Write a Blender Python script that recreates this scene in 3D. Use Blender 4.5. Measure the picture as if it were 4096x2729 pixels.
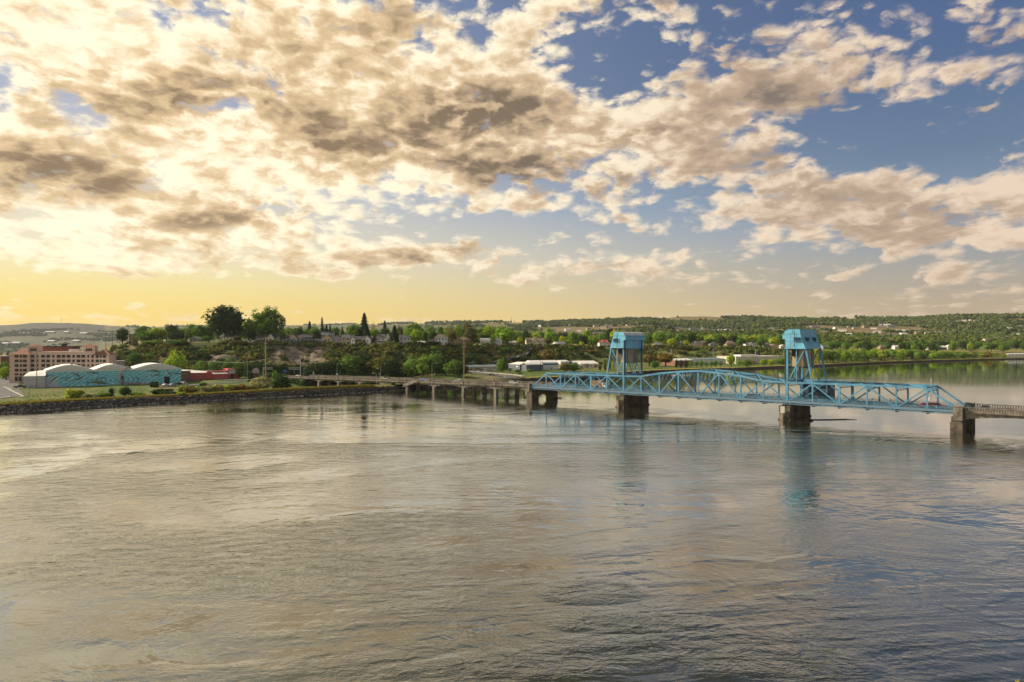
import bpy, bmesh, math, random
from math import sin, cos, pi, atan2, sqrt, radians as R
from mathutils import Vector, Matrix, noise as mn
C = bpy.context.scene
COL = C.collection
for _o in list(bpy.data.objects): bpy.data.objects.remove(_o)
random.seed(7)

# ---------------------------------------------------------------- camera
CAMZ, F, HY = 25.0, 2731.0, 1378.0
cd = bpy.data.cameras.new('camera'); cam = bpy.data.objects.new('camera', cd); COL.objects.link(cam)
cd.lens = 24.0; cd.sensor_width = 36.0; cd.clip_start = 0.5; cd.clip_end = 40000
cam.location = (0, 0, CAMZ); cam.rotation_euler = (R(90.28), 0, 0)
C.camera = cam
C.render.resolution_x, C.render.resolution_y = 1024, 682
C.view_settings.view_transform = 'Standard'; C.view_settings.look = 'None'
C.view_settings.exposure = 0.4; C.view_settings.gamma = 1.0

SUN_AZ, SUN_EL = -70.0, 30.0          # degrees: left of the view axis, above the horizon

# ---------------------------------------------------------------- node helpers
class S:
    """a socket with arithmetic"""
    def __init__(s, nt, sock): s.nt, s.k = nt, sock
    def _m(s, op, *a, clamp=False):
        n = s.nt.nodes.new('ShaderNodeMath'); n.operation = op; n.use_clamp = clamp
        for i, v in enumerate((s,) + a):
            if isinstance(v, S): s.nt.links.new(v.k, n.inputs[i])
            else: n.inputs[i].default_value = v
        return S(s.nt, n.outputs[0])
    def __add__(s, o): return s._m('ADD', o)
    __radd__ = __add__
    def __sub__(s, o): return s._m('SUBTRACT', o)
    def __rsub__(s, o): return (s * -1) + o
    def __mul__(s, o): return s._m('MULTIPLY', o)
    __rmul__ = __mul__
    def __truediv__(s, o): return s._m('DIVIDE', o)
    def fma(s, a, b): return s._m('MULTIPLY_ADD', a, b)
    def mx(s, o): return s._m('MAXIMUM', o)
    def mi(s, o): return s._m('MINIMUM', o)
    def clamp(s): return s._m('ADD', 0.0, clamp=True)
    def pow(s, o): return (s * s) if o == 2.0 else s._m("POWER", o)
    def atan2(s, o): return s._m('ARCTAN2', o)
    def asin(s): return s._m('ARCSINE')
    def sin(s): return s._m('SINE')
    def abs(s): return s._m('ABSOLUTE')
    def sstep(s, a, b, lo=0.0, hi=1.0):
        n = s.nt.nodes.new('ShaderNodeMapRange'); n.interpolation_type = 'SMOOTHSTEP'
        s.nt.links.new(s.k, n.inputs[0])
        for i, v in zip((1, 2, 3, 4), (a, b, lo, hi)): n.inputs[i].default_value = v
        return S(s.nt, n.outputs[0])
def xyz(nt, vec):
    n = nt.nodes.new('ShaderNodeSeparateXYZ'); nt.links.new(vec, n.inputs[0]); return [S(nt, o) for o in n.outputs]
def comb(nt, *a):
    n = nt.nodes.new('ShaderNodeCombineXYZ')
    for i, v in enumerate(a):
        if isinstance(v, S): nt.links.new(v.k, n.inputs[i])
        else: n.inputs[i].default_value = v
    return n.outputs[0]
def nz(nt, vec, scale, detail=4, rough=0.5, dist=0.0, lac=2.0):
    n = nt.nodes.new('ShaderNodeTexNoise'); n.inputs['Scale'].default_value = scale
    n.inputs['Detail'].default_value = detail; n.inputs['Roughness'].default_value = rough
    n.inputs['Distortion'].default_value = dist; n.inputs['Lacunarity'].default_value = lac
    if vec is not None: nt.links.new(vec, n.inputs['Vector'])
    return S(nt, n.outputs[0])
def mixc(nt, f, a, b, mode='MIX'):
    n = nt.nodes.new('ShaderNodeMix'); n.data_type = 'RGBA'; n.blend_type = mode; n.clamp_factor = True
    if isinstance(f, S): nt.links.new(f.k, n.inputs[0])
    else: n.inputs[0].default_value = f
    for i, v in ((6, a), (7, b)):
        if isinstance(v, (tuple, list)): n.inputs[i].default_value = (*v[:3], 1)
        else: nt.links.new(v, n.inputs[i])
    return n.outputs[2]
def ramp(nt, f, stops):
    n = nt.nodes.new('ShaderNodeValToRGB'); nt.links.new(f.k, n.inputs[0]); e = n.color_ramp.elements
    while len(e) < len(stops): e.new(0.5)
    for el, (p, c) in zip(e, stops): el.position = p; el.color = (*c[:3], 1)
    return n.outputs[0]
def lin(r, g, b): return tuple(((v / 255) / 12.92 if v <= 10 else ((v / 255 + .055) / 1.055) ** 2.4) for v in (r, g, b))

# ---------------------------------------------------------------- world: sky with clouds
W = bpy.data.worlds.new('World'); C.world = W; W.use_nodes = True
nt = W.node_tree; nt.nodes.clear()
tc = nt.nodes.new('ShaderNodeTexCoord'); D = tc.outputs['Generated']
x, y, z = xyz(nt, D)
az = x.atan2(y); el = z.mx(-1.0).asin()
AE = comb(nt, az, el, 0.0)
def sky_ae(px, py):
    a = math.atan((px - 2048) / F); return a, math.atan((HY - py) / F * cos(a))
def blob(acc, px, py, rx, ry, amp, rot=0):
    m = nt.nodes.new('ShaderNodeMapping'); m.vector_type = 'TEXTURE'
    a, e = sky_ae(px, py); m.inputs['Location'].default_value = (a, e, 0)
    m.inputs['Rotation'].default_value = (0, 0, R(rot)); k = cos(a)
    m.inputs['Scale'].default_value = (rx / F * k, ry / F * k, 1)
    nt.links.new(AE, m.inputs[0])
    g = nt.nodes.new('ShaderNodeTexGradient'); g.gradient_type = 'SPHERICAL'; nt.links.new(m.outputs[0], g.inputs[0])
    s = S(nt, g.outputs[1])
    return s * amp if acc is None else s.fma(amp, acc)
# cloud cover by direction: + cloud banks, - gaps of blue
cov = None
for b in [
    (500, 350, 1500, 750, .42, 0), (1500, 250, 1300, 600, .36, 0), (1650, 600, 1500, 350, .30, 10), (500, 800, 1200, 260, .30, 8),
    (2150, 480, 900, 420, .28, 0), (3000, 340, 950, 260, .34, -14), (3350, 160, 480, 260, .28, 0), (3750, 260, 700, 230, .26, -25),
    (2500, 60, 560, 170, .30, -8), (2900, 680, 900, 230, .34, -14), (3600, 840, 1000, 240, .36, 0), (4050, 700, 420, 200, .22, -15),
    (4000, 90, 420, 160, .20, -30), (1500, 1040, 620, 95, .36, 6), (2400, 1080, 820, 90, .34, 4), (3700, 1170, 1100, 75, .20, 2),
    (1100, 930, 900, 110, .26, 8), (2350, 850, 420, 130, .18, 0), (550, 1060, 480, 55, .26, -4), (1750, 760, 700, 130, .20, -4),
    (2460, 560, 420, 150, .18, 8), (3250, 560, 900, 160, .22, -16), (3900, 930, 800, 170, .26, 0), (700, 960, 1300, 110, .30, 6), (1700, 1000, 700, 60, .22, 8), (3000, 250, 500, 200, .16, -20), (200, 60, 900, 500, .16, 0), (3300, 900, 700, 130, .16, 6),
    (2620, 240, 520, 190, -.55, -4), (2330, 250, 260, 190, -.36, 0), (3850, 490, 760, 230, -.52, -16), (3500, 610, 500, 130, -.34, -16),
    (1500, 800, 620, 150, -.30, 8), (1150, 360, 170, 75, -.26, -20), (1450, 285, 130, 80, -.26, 30), (3000, 1010, 700, 90, -.26, -6),
    (2050, 920, 800, 90, -.24, 2), (600, 1150, 2200, 60, -.30, 2), (3880, 180, 220, 110, -.26, -20),
    (2960, 110, 260, 160, -.30, 0), (3250, 480, 500, 55, -.22, -16), (230, 120, 200, 80, -.20, 20), (2600, 760, 350, 60, -.16, -12), (3900, -420, 1700, 560, -.5, 0), (2300, -700, 900, 400, -.3, 0), (1900, 1215, 3200, 80, -.34, 0), (1750, 900, 700, 70, -.16, 2)]:
    cov = blob(cov, *b)
# thick dark bellies
drk = None
for b in [(560, 430, 620, 150, 1.0, 8), (150, 660, 520, 120, 1.0, 6), (1900, 450, 460, 140, 1.9, 5), (1350, 560, 480, 150, 1.0, -8),
          (2120, 680, 560, 120, 1.7, -8), (1000, 860, 560, 60, .8, 10), (1700, 1030, 500, 60, .8, 6), (300, 740, 700, 80, .7, 6),
          (3250, 400, 420, 90, .7, -18), (2600, 20, 420, 80, .7, 0), (2620, 530, 300, 60, .9, 8), (3950, 130, 380, 90, .9, -30),
          (3800, 870, 600, 70, .5, 0), (900, 330, 500, 110, .5, 5), (1500, 150, 600, 200, .35, 0), (3050, 620, 420, 60, .35, -10)]:
    drk = blob(drk, *b)
zz = z.mx(0.0) + 0.085
px_, py_ = x / zz, y / zz
wv_ = nz(nt, comb(nt, px_, py_ * .6, 0.0), 1.1, 3, .5)
P1 = comb(nt, px_ + (wv_ - .5) * .5, py_ * 0.60, 0.0)
sx, sy = sin(R(SUN_AZ)), cos(R(SUN_AZ))
P2 = comb(nt, px_ + (wv_ - .5) * .5 + 0.07 * sx, (py_ + 0.10 * sy) * 0.60, 0.0)
n1 = nz(nt, P1, 2.3, 9, .60, .15); n2 = nz(nt, P2, 2.3, 6, .60, .15)
AEs = comb(nt, az + (wv_ - .5) * .08, el * 1.9, 0.0)
n3 = nz(nt, AEs, 9.5, 9, .58, .25); n4 = nz(nt, comb(nt, az + (wv_ - .5) * .08 - .008, (el + .012) * 1.9, 0.0), 9.5, 6, .58, .25)
n5 = nz(nt, AEs, 27.0, 6, .60, .3); n6 = nz(nt, comb(nt, az + (wv_ - .5) * .08 - .004, (el + .006) * 1.9, 0.0), 27.0, 5, .60, .3)
def cells(vec, scale):
    n = nt.nodes.new('ShaderNodeTexVoronoi'); n.feature = 'F1'; n.inputs['Scale'].default_value = scale; n.voronoi_dimensions = '2D'; n.inputs['Detail'].default_value = 1.0; n.inputs['Roughness'].default_value = .55
    nt.links.new(vec, n.inputs['Vector']); return S(nt, n.outputs['Distance'])
jx, jy = (n5 - .5) * .05, (n3 - .5) * .07
c1_ = cells(comb(nt, az + jx, (el + jy) * 1.9, 0.0), 21.0); c2_ = cells(comb(nt, az + jx - .009, (el + jy + .013) * 1.9, 0.0), 21.0)
nn = n1 * .40 + n3 * .32 + n5 * .20 + (.62 - c1_) * .13; nl = n2 * .40 + n4 * .32 + n6 * .20 + (.62 - c2_) * .13
dens_raw = (nn - .5) * 3.1 + cov * .86 + .115
dens = dens_raw.sstep(-.04, .30)
lit = ((nn - nl) * 7.5 + .5).clamp()
core = nn.sstep(.40, .62)
big = nz(nt, AEs, 4.6, 5, .55, .6).sstep(.38, .62)
puff = nz(nt, AEs, 21.0, 5, .6, .5)
# toward the sun
sv = nt.nodes.new('ShaderNodeVectorMath'); sv.operation = 'DOT_PRODUCT'; nt.links.new(D, sv.inputs[0])
sv.inputs[1].default_value = (sin(R(-46)) * cos(R(26)), cos(R(-46)) * cos(R(26)), sin(R(26)))
cs = S(nt, sv.outputs['Value'])
near = cs.sstep(.45, .97)
azL = az.sstep(-.62, .30, 1.0, 0.0)          # 1 at the left of the view, 0 right of the middle
azR = az.sstep(.0, .62)
elr = (el / 0.60).clamp()
skyL = ramp(nt, elr, [(0, lin(255, 200, 58)), (.06, lin(255, 216, 92)), (.12, lin(252, 228, 142)), (.20, lin(246, 234, 196)), (.34, lin(218, 214, 210)), (.55, lin(160, 172, 198)), (1, lin(130, 150, 190))])
skyM = ramp(nt, elr, [(0, lin(236, 200, 118)), (.06, lin(230, 201, 136)), (.13, lin(216, 198, 160)), (.22, lin(192, 190, 182)), (.32, lin(150, 166, 186)), (.55, lin(104, 124, 156)), (1, lin(80, 100, 140))])
skyR = ramp(nt, elr, [(0, lin(204, 178, 138)), (.08, lin(190, 170, 142)), (.16, lin(168, 164, 158)), (.26, lin(136, 154, 174)), (.40, lin(104, 128, 156)), (.60, lin(84, 108, 148)), (1, lin(68, 92, 136))])
clear = mixc(nt, azR, mixc(nt, azL, skyM, skyL), skyR)
ns = nt.nodes.new('ShaderNodeTexSky'); ns.sky_type = 'NISHITA'; ns.sun_disc = False
ns.sun_elevation = R(SUN_EL); ns.sun_rotation = R(SUN_AZ); ns.altitude = 250
nsv = nt.nodes.new('ShaderNodeVectorMath'); nsv.operation = 'SCALE'; nt.links.new(ns.outputs[0], nsv.inputs[0]); nsv.inputs[3].default_value = 0.08
clear = mixc(nt, .04, clear, nsv.outputs[0])
bright = mixc(nt, near, mixc(nt, azR, (.98, .83, .62), (.86, .68, .52)), (1.20, 1.06, .78))
mid_ = mixc(nt, near, mixc(nt, azR, (.60, .44, .31), (.54, .40, .29)), (.84, .61, .35))
dark = mixc(nt, near, mixc(nt, azR, (.125, .11, .10), (.28, .22, .18)), (.29, .20, .12))
edge = dens_raw.sstep(.10, .40)
shade = (core * .60 + big * .40 + lit * -.85 + edge * .30 + .24)
shade = (shade * (drk * .55 + .78) + drk * .50 + (puff - .5) * .7 - near * .08).mx(0.0)
cc = mixc(nt, shade.sstep(-.06, .62), bright, mid_)
cc = mixc(nt, shade.sstep(.34, 1.55), cc, dark)
low = el.sstep(.0, .16, 1.0, 0.0)
cc = mixc(nt, low * .5, cc, mixc(nt, azL, (.78, .58, .38), (1.0, .80, .42)))
sky = mixc(nt, dens * el.sstep(.015, .05), clear, cc)
# what the sky sends to the lee side of the earth: below the horizon a dull ground colour
over = mixc(nt, az.sstep(.02, .40), mixc(nt, az.sstep(-.45, -.02, 1.0, 0.0), (.115, .11, .08), (.80, .70, .46)), (.028, .05, .10))  # unseen sky overhead, shaped side by side to set the river's reflections
sky = mixc(nt, el.sstep(.465, .60) * .92, sky, over)
sky = mixc(nt, z.sstep(-.06, -.005, 1.0, 0.0), sky, (.16, .14, .10))
bg = nt.nodes.new('ShaderNodeBackground'); nt.links.new(sky, bg.inputs[0]); bg.inputs[1].default_value = 0.76
wo = nt.nodes.new('ShaderNodeOutputWorld'); nt.links.new(bg.outputs[0], wo.inputs[0])
try: W.cycles.sampling_method = 'MANUAL'; W.cycles.sample_map_resolution = 512
except Exception: pass

# ---------------------------------------------------------------- sun
sd = bpy.data.lights.new('sun', 'SUN'); sun = bpy.data.objects.new('sun', sd); COL.objects.link(sun)
sd.energy = 5.0; sd.angle = R(1.5); sd.color = (1.0, .86, .66)
sun.rotation_euler = (R(90 - SUN_EL), 0, R(180 - SUN_AZ + 180)); sun.location = (-200, 200, 300)
_dv = Vector((sin(R(SUN_AZ)) * cos(R(SUN_EL)), cos(R(SUN_AZ)) * cos(R(SUN_EL)), sin(R(SUN_EL))))
sun.rotation_euler = _dv.to_track_quat('Z', 'Y').to_euler()

# ---------------------------------------------------------------- object helpers
def tag(o, label=None, cat=None, group=None, kind=None):
    if label: o['label'] = label
    if cat: o['category'] = cat
    if group: o['group'] = group
    if kind: o['kind'] = kind
    return o
def thing(name, label, cat, loc=(0, 0, 0), rz=0.0, group=None):
    o = bpy.data.objects.new(name, None); COL.objects.link(o); o.empty_display_size = .5
    o.location = loc; o.rotation_euler = (0, 0, rz); return tag(o, label, cat, group)
def copy_tree(o, parent=None):
    c = o.copy(); COL.objects.link(c)
    if parent: c.parent = parent
    for ch in list(o.children): copy_tree(ch, c)
    return c
class MB:
    """collects faces, builds one mesh"""
    def __init__(s): s.v, s.f, s.m, s.mi = [], [], [], 0
    def face(s, pts):
        n = len(s.v); s.v += [tuple(p) for p in pts]; s.f.append(tuple(range(n, n + len(pts)))); s.m.append(s.mi)
    def hexa(s, a):          # 8 corners: bottom 4 (ccw), top 4
        n = len(s.v); s.v += [tuple(p) for p in a]
        for q in ((3, 2, 1, 0), (4, 5, 6, 7), (0, 1, 5, 4), (1, 2, 6, 5), (2, 3, 7, 6), (3, 0, 4, 7)):
            s.f.append(tuple(n + i for i in q)); s.m.append(s.mi)
    def box(s, x0, x1, y0, y1, z0, z1, T=None):
        p = [(x0, y0, z0), (x1, y0, z0), (x1, y1, z0), (x0, y1, z0), (x0, y0, z1), (x1, y0, z1), (x1, y1, z1), (x0, y1, z1)]
        s.hexa([T(*q) for q in p] if T else p)
    def beam(s, p, q, w, h, side=None):   # bar of width w (along side) and height h
        p, q = Vector(p), Vector(q); d = (q - p).normalized()
        sd_ = Vector(side) if side is not None else d.cross(Vector((0, 0, 1)))
        if sd_.length < 1e-4: sd_ = Vector((1, 0, 0))
        sd_ = (sd_ - d * sd_.dot(d)).normalized(); u = d.cross(sd_).normalized()
        a, b = sd_ * w / 2, u * h / 2
        s.hexa([p - a - b, p + a - b, p + a + b, p - a + b, q - a - b, q + a - b, q + a + b, q - a + b])
    def tube(s, pts, r, n=6, cap=True):
        rings = []; pts = [Vector(p) for p in pts]
        for i, p in enumerate(pts):
            d = (pts[min(i + 1, len(pts) - 1)] - pts[max(i - 1, 0)]).normalized()
            a = d.cross(Vector((0, 0, 1)));  a = Vector((1, 0, 0)) if a.length < .05 else a.normalized(); b = d.cross(a)
            rr = r[i] if isinstance(r, (list, tuple)) else r
            base = len(s.v); rings.append(base)
            for k in range(n): s.v.append(tuple(p + a * rr * cos(2 * pi * k / n) + b * rr * sin(2 * pi * k / n)))
        for i in range(len(rings) - 1):
            for k in range(n):
                s.f.append((rings[i] + k, rings[i] + (k + 1) % n, rings[i + 1] + (k + 1) % n, rings[i + 1] + k)); s.m.append(s.mi)
        if cap:
            s.f.append(tuple(rings[0] + k for k in reversed(range(n)))); s.m.append(s.mi)
            s.f.append(tuple(rings[-1] + k for k in range(n))); s.m.append(s.mi)
    def prism(s, prof, y0, y1, T=None, close=True):   # profile [(x,z)] extruded in y
        T = T or (lambda a, b, c: (a, b, c)); n = len(s.v); k = len(prof)
        s.v += [tuple(T(a, y0, c)) for a, c in prof] + [tuple(T(a, y1, c)) for a, c in prof]
        for i in range(k):
            j = (i + 1) % k
            if not close and i == k - 1: break
            s.f.append((n + i, n + j, n + k + j, n + k + i)); s.m.append(s.mi)
        s.f.append(tuple(n + i for i in reversed(range(k)))); s.m.append(s.mi)
        s.f.append(tuple(n + k + i for i in range(k))); s.m.append(s.mi)
    def build(s, name, mats, parent=None, smooth=False, fix=True):
        me = bpy.data.meshes.new(name); me.from_pydata(s.v, [], s.f)
        for m in (mats if isinstance(mats, (list, tuple)) else [mats]): me.materials.append(m)
        if any(s.m): me.polygons.foreach_set('material_index', s.m)
        if fix:
            bm = bmesh.new(); bm.from_mesh(me); bmesh.ops.recalc_face_normals(bm, faces=bm.faces); bm.to_mesh(me); bm.free()
        if smooth: me.polygons.foreach_set('use_smooth', [True] * len(me.polygons))
        me.update(); o = bpy.data.objects.new(name, me); COL.objects.link(o)
        if parent: o.parent = parent
        return o
MATS = {}
def mat(name, col, rough=.8, metal=0.0, var=.0, vscale=.3, bump=0.0, spec=None, col2=None, detail=5, objvar=0.0):
    if name in MATS: return MATS[name]
    m = bpy.data.materials.new(name); m.use_nodes = True; t = m.node_tree; b = t.nodes['Principled BSDF']
    b.inputs['Roughness'].default_value = rough; b.inputs['Metallic'].default_value = metal
    if spec is not None: b.inputs['Specular IOR Level'].default_value = spec
    if var or col2 or bump or objvar:
        g = t.nodes.new('ShaderNodeTexCoord'); v = g.outputs['Object']
        n = nz(t, v, vscale, detail, .6)
        c2 = col2 or tuple(c * (1 - var) for c in col)
        c = mixc(t, n.sstep(.35, .68), tuple(min(1, k * (1 + var * .4)) for k in col), c2)
        if objvar:
            oi = t.nodes.new('ShaderNodeObjectInfo'); r = S(t, oi.outputs['Random'])
            c = mixc(t, 1.0, c, ramp(t, r, [(0, (1 - objvar,) * 3), (.5, (1, 1, 1 - objvar * .3)), (1, (1 + objvar * .5, 1 + objvar * .3, 1 - objvar * .5))]), 'MULTIPLY')
        t.links.new(c, b.inputs['Base Color'])
        if bump:
            bp = t.nodes.new('ShaderNodeBump'); bp.inputs['Distance'].default_value = bump; t.links.new(nz(t, v, vscale * 4, 4).k, bp.inputs['Height'])
            t.links.new(bp.outputs[0], b.inputs['Normal'])
    else: b.inputs['Base Color'].default_value = (*col, 1)
    MATS[name] = m; return m
def X(px, d): return (px - 2048) / F * d
def Zy(py, d): return CAMZ - (py - HY) / F * d          # height of a point seen at row py, d metres ahead
def dist_for(py, z): return (CAMZ - z) * F / (py - HY)
# ---------------------------------------------------------------- terrain as a height function of world position
# columns: view column -> knots (distance, height): under water, water's edge, levee brow, levee back, flat, toe, crest, plateau, hill foot, mid hill, ridge, behind
def colk(px, ds, toe, crest, plat, foot, mid, ridge, back=None, lv=2.3, flat=1.4, e=(5, 15, 26)):
    zr = ridge[1]
    return (px, [(ds - 40, -5), (ds, -.1), (ds + e[0], lv), (ds + e[1], lv + .05), (ds + e[2], flat), toe, crest, plat, foot, mid, ridge, back or (ridge[0] * 1.5, zr * .5)])
def zr(py, d): return Zy(py, d)
COLS = [
 colk(-2600, 160, (700, 2), (1100, 2), (1500, 2), (2000, -2), (3100, -2), (5200, 200)),
 colk(-1200, 199, (700, 2), (1100, 2), (1500, 2), (2000, -2), (3100, -2), (5200, 190)),
 colk(0, 249, (620, 1.8), (1000, 2), (1700, 2), (2150, -2), (3300, -2), (5600, zr(1300, 5600))),
 colk(130, 257, (620, 1.8), (1000, 2), (1700, 2), (2200, -2), (3300, -2), (5600, zr(1291, 5600))),
 colk(250, 266, (610, 1.8), (900, 3), (1500, 3), (2300, 1), (3400, 22), (5600, zr(1292, 5600))),
 colk(330, 271, (600, 1.8), (760, 6), (1400, 4), (2300, 3), (3500, 24), (5600, zr(1297, 5600))),
 colk(392, 275, (545, 2), (585, 10), (700, 12), (2300, 6), (3600, 26), (5600, zr(1302, 5600))),
 colk(450, 278, (520, 2.4), (600, 22), (760, 24), (2300, 12), (3700, 40), (5600, zr(1306, 5600))),
 colk(560, 286, (505, 2.2), (585, 26.5), (800, 27), (1500, 22), (4000, 60), (6500, zr(1308, 6500))),
 colk(700, 295, (495, 2.0), (580, 27), (900, 27), (1500, 25), (4000, 70), (7000, zr(1305, 7000))),
 colk(900, 309, (492, 2), (582, 27), (900, 27), (1500, 27), (4000, 90), (7500, zr(1303, 7500)), lv=2.5),
 colk(1000, 316, (494, 2), (585, 26.5), (900, 27), (1500, 27), (4000, 91), (7500, zr(1302, 7500)), lv=2.8, flat=1.2, e=(6, 14, 26)),
 colk(1110, 324, (498, .5), (588, 25.8), (900, 26), (1500, 27), (3900, 93), (7500, zr(1301, 7500)), lv=3.0, flat=-2.5, e=(6, 13, 27)),
 colk(1200, 331, (500, -1), (592, 25.2), (900, 26), (1500, 27), (3800, 95), (7500, zr(1300, 7500)), lv=3.1, flat=-3.2, e=(6, 13, 28)),
 colk(1450, 354, (510, -1), (600, 24.6), (900, 25), (1500, 28), (3600, 90), (6800, zr(1299, 6800)), lv=3.0, flat=-3.0, e=(6, 13, 28)),
 colk(1580, 371, (522, 0), (602, 24.4), (900, 25), (1500, 30), (3500, 95), (5200, zr(1296, 5200)), lv=2.4, flat=-1.5, e=(6, 13, 28)),
 colk(1640, 381, (535, 2), (612, 24.4), (900, 25), (1500, 30), (3500, 95), (5200, zr(1296, 5200)), lv=2.2, flat=.8, e=(6, 14, 28)),
 colk(1750, 393, (560, 3), (640, 24.4), (920, 26), (1500, 31), (3200, 92), (4600, zr(1291, 4600))),
 colk(1950, 425, (622, 1.2), (702, 23.9), (1000, 26), (1600, 33), (3000, 90), (4200, zr(1290, 4200)), flat=.9),
 colk(2150, 466, (670, 1.2), (750, 23.2), (1040, 26), (1600, 34), (2900, 95), (4000, zr(1288, 4000)), flat=.9),
 colk(2320, 487, (712, 1.6), (800, 22.7), (1100, 27), (1600, 34), (2800, 98), (3900, zr(1284, 3900))),
 colk(2575, 590, (780, 3), (880, 22.2), (1150, 28), (1650, 38), (2700, 104), (3700, zr(1278, 3700))),
 colk(2800, 640, (830, 3), (930, 21.5), (1200, 28), (1700, 42), (2500, 78), (3600, zr(1273, 3600))),
 colk(2948, 668, (860, 3), (960, 20.8), (1250, 28), (1700, 44), (2500, 80), (3500, zr(1271, 3500))),
 colk(3100, 720, (900, 3), (1020, 19.0), (1300, 27), (1800, 46), (2600, 88), (3500, zr(1270, 3500))),
 colk(3300, 786, (930, 4), (1100, 15), (1400, 26), (1900, 46), (2600, 92), (3400, zr(1274, 3400))),
 colk(3650, 963, (1080, 4), (1250, 12), (1600, 25), (2000, 44), (2600, 86), (3400, zr(1276, 3400))),
 colk(3850, 1050, (1160, 4), (1350, 11), (1700, 24), (2100, 46), (2600, 96), (3200, zr(1266, 3200))),
 colk(4096, 1160, (1280, 4), (1450, 11), (1800, 24), (2100, 44), (2600, 92), (3100, zr(1267, 3100))),
 colk(5200, 2000, (2120, 4), (2250, 10), (2450, 20), (2700, 46), (3000, 88), (3500, 130)),
 colk(7000, 2600, (2700, 4), (2800, 10), (2900, 20), (3100, 46), (3400, 88), (3900, 130)),
]
SUBD = [2, 4, 3, 3, 12, 26, 14, 12, 22, 26, 6]
def knots_at(px):
    if px <= COLS[0][0]: return COLS[0][1]
    for (a, ka), (b, kb) in zip(COLS, COLS[1:]):
        if px <= b:
            t = (px - a) / (b - a)
            return [(d0 + (d1 - d0) * t, z0 + (z1 - z0) * t) for (d0, z0), (d1, z1) in zip(ka, kb)]
    return COLS[-1][1]
def fb(x, y, s, o=4, off=0.0):
    return mn.fractal(Vector((x * s + off, y * s - off, off * .37)), .9, 2.1, o)
def relief(x, y, seg, t, zb):
    """small relief on top of the knots; seg = knot interval, t = place in it"""
    if seg < 3: return 0.0
    if seg == 3: return fb(x, y, .2, 2) * .10 * t
    if seg == 4: return fb(x, y, .03, 4) * .3
    if seg == 5:
        g = sin(pi * min(1, max(0, t)))
        return g * (abs(fb(x, y, .022, 4, 3)) * -7 + fb(x, y, .08, 3, 9) * 1.6 + abs(fb(x, y, .16, 4, 5)) * 2.6) + fb(x, y, .03, 3) * .4 * (1 - g)
    if seg == 6: return fb(x, y, .02, 3) * .5
    if seg == 7: return fb(x, y, .006, 4) * 2 * t
    k = min(1, max(0, zb / 60))
    return (fb(x, y, .0016, 5, 5) * 12 + fb(x, y, .007, 4, 2) * 3.4) * k * (1.0 if seg < 9 else max(.3, 1 - t * .8))
def gz(x, y):
    px = 2048 + F * x / y; ks = knots_at(px)
    if y <= ks[0][0]: return ks[0][1]
    for i in range(len(ks) - 1):
        if y <= ks[i + 1][0]:
            t = (y - ks[i][0]) / max(1e-6, ks[i + 1][0] - ks[i][0]); zb = ks[i][1] + (ks[i + 1][1] - ks[i][1]) * t
            return zb + relief(x, y, i, t, zb)
    return ks[-1][1]
def G(px, d, dz=0.0):
    x = X(px, d); return Vector((x, d, gz(x, d) + dz))
def crest_d(px): return knots_at(px)[6][0]
def toe_d(px): return knots_at(px)[5][0]
def shore_d(px): return knots_at(px)[1][0]

# bridge frame: t along the bridge from the pier at the left end of the truss, s across it (away), z up
BO, BU, BV = Vector((9.2, 306.3)), Vector((.7241, -.6897)), Vector((.6897, .7241))
def BP(t, s, zh): p = BO + BU * t + BV * s; return Vector((p.x, p.y, zh))
def bts(x, y): v = Vector((x, y)) - BO; return v.dot(BU), v.dot(BV)

g_grass, g_dry, g_dirt, g_hill, g_tan, g_mud = (.070, .105, .024), (.24, .17, .065), (.16, .125, .085), (.085, .092, .042), (.20, .155, .08), (.08, .07, .045)
def mixv(a, b, t): t = max(0, min(1, t)); return tuple(p + (q - p) * t for p, q in zip(a, b))
def ground_col(x, y, seg, t, zb, px):
    n = fb(x, y, .05, 4, 1); m = fb(x, y, .012, 4, 7)
    if seg <= 0: return g_mud
    if seg == 1: return (.055, .052, .048) if t < .7 else mixv((.055, .052, .048), g_dry, .5)
    if seg == 2: return mixv((.30, .28, .05), g_dry, .30 + n * .9) if px < 2250 else mixv((.42, .38, .07), (.36, .30, .09), .3 + n)
    if seg == 3 and px > 2250: return mixv((.34, .32, .06), (.20, .20, .05), .4 + n)
    if seg == 3: return mixv((.17, .18, .045), g_dry, .3 + n)
    if seg == 4: return mixv((.075, .125, .028), (.20, .17, .075), .22 + n * .9 + m * .6)
    if seg == 5:
        if px < 430: return mixv(g_grass, g_dry, .3 + n)
        c = mixv((.065, .085, .028), (.185, .135, .065), .42 + n * 1.0 + m * .7)
        rock = max(0, 1 - ((px - 1190) / 150) ** 2) * max(0, 1 - ((t - .70) / .30) ** 2)
        rock = max(rock, .9 * max(0, 1 - ((px - 900) / 95) ** 2) * max(0, 1 - ((t - .42) / .26) ** 2))
        if px > 2250: c = mixv((.12, .15, .045), (.26, .225, .09), .45 + n * 1.0 + m * .8)
        k_ = fb(x, y, .22, 4, 6); rc = mixv((.24, .20, .17), (.10, .085, .06), .45 + k_ * 1.6)
        return mixv(c, rc, rock * 1.6 + n * .5 + k_ * .5 if rock > .08 else 0)
    if seg == 6: return mixv((.12, .15, .04), (.30, .27, .08), .25 + n * .8 + (.5 if t < .08 else 0))
    if seg == 7: return mixv(g_grass, g_hill, .5 + n)
    big = fb(x, y, .0021, 3, 4)
    if px < 420 and seg >= 9: return mixv((.07, .085, .05), (.12, .115, .07), .4 + n * .5 + big * 1.2) if seg == 9 and t < .45 else mixv((.036, .042, .036), (.06, .06, .042), .4 + m)
    return mixv((.085, .105, .045), g_tan, .30 + big * 1.6 + n * .5)
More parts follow.
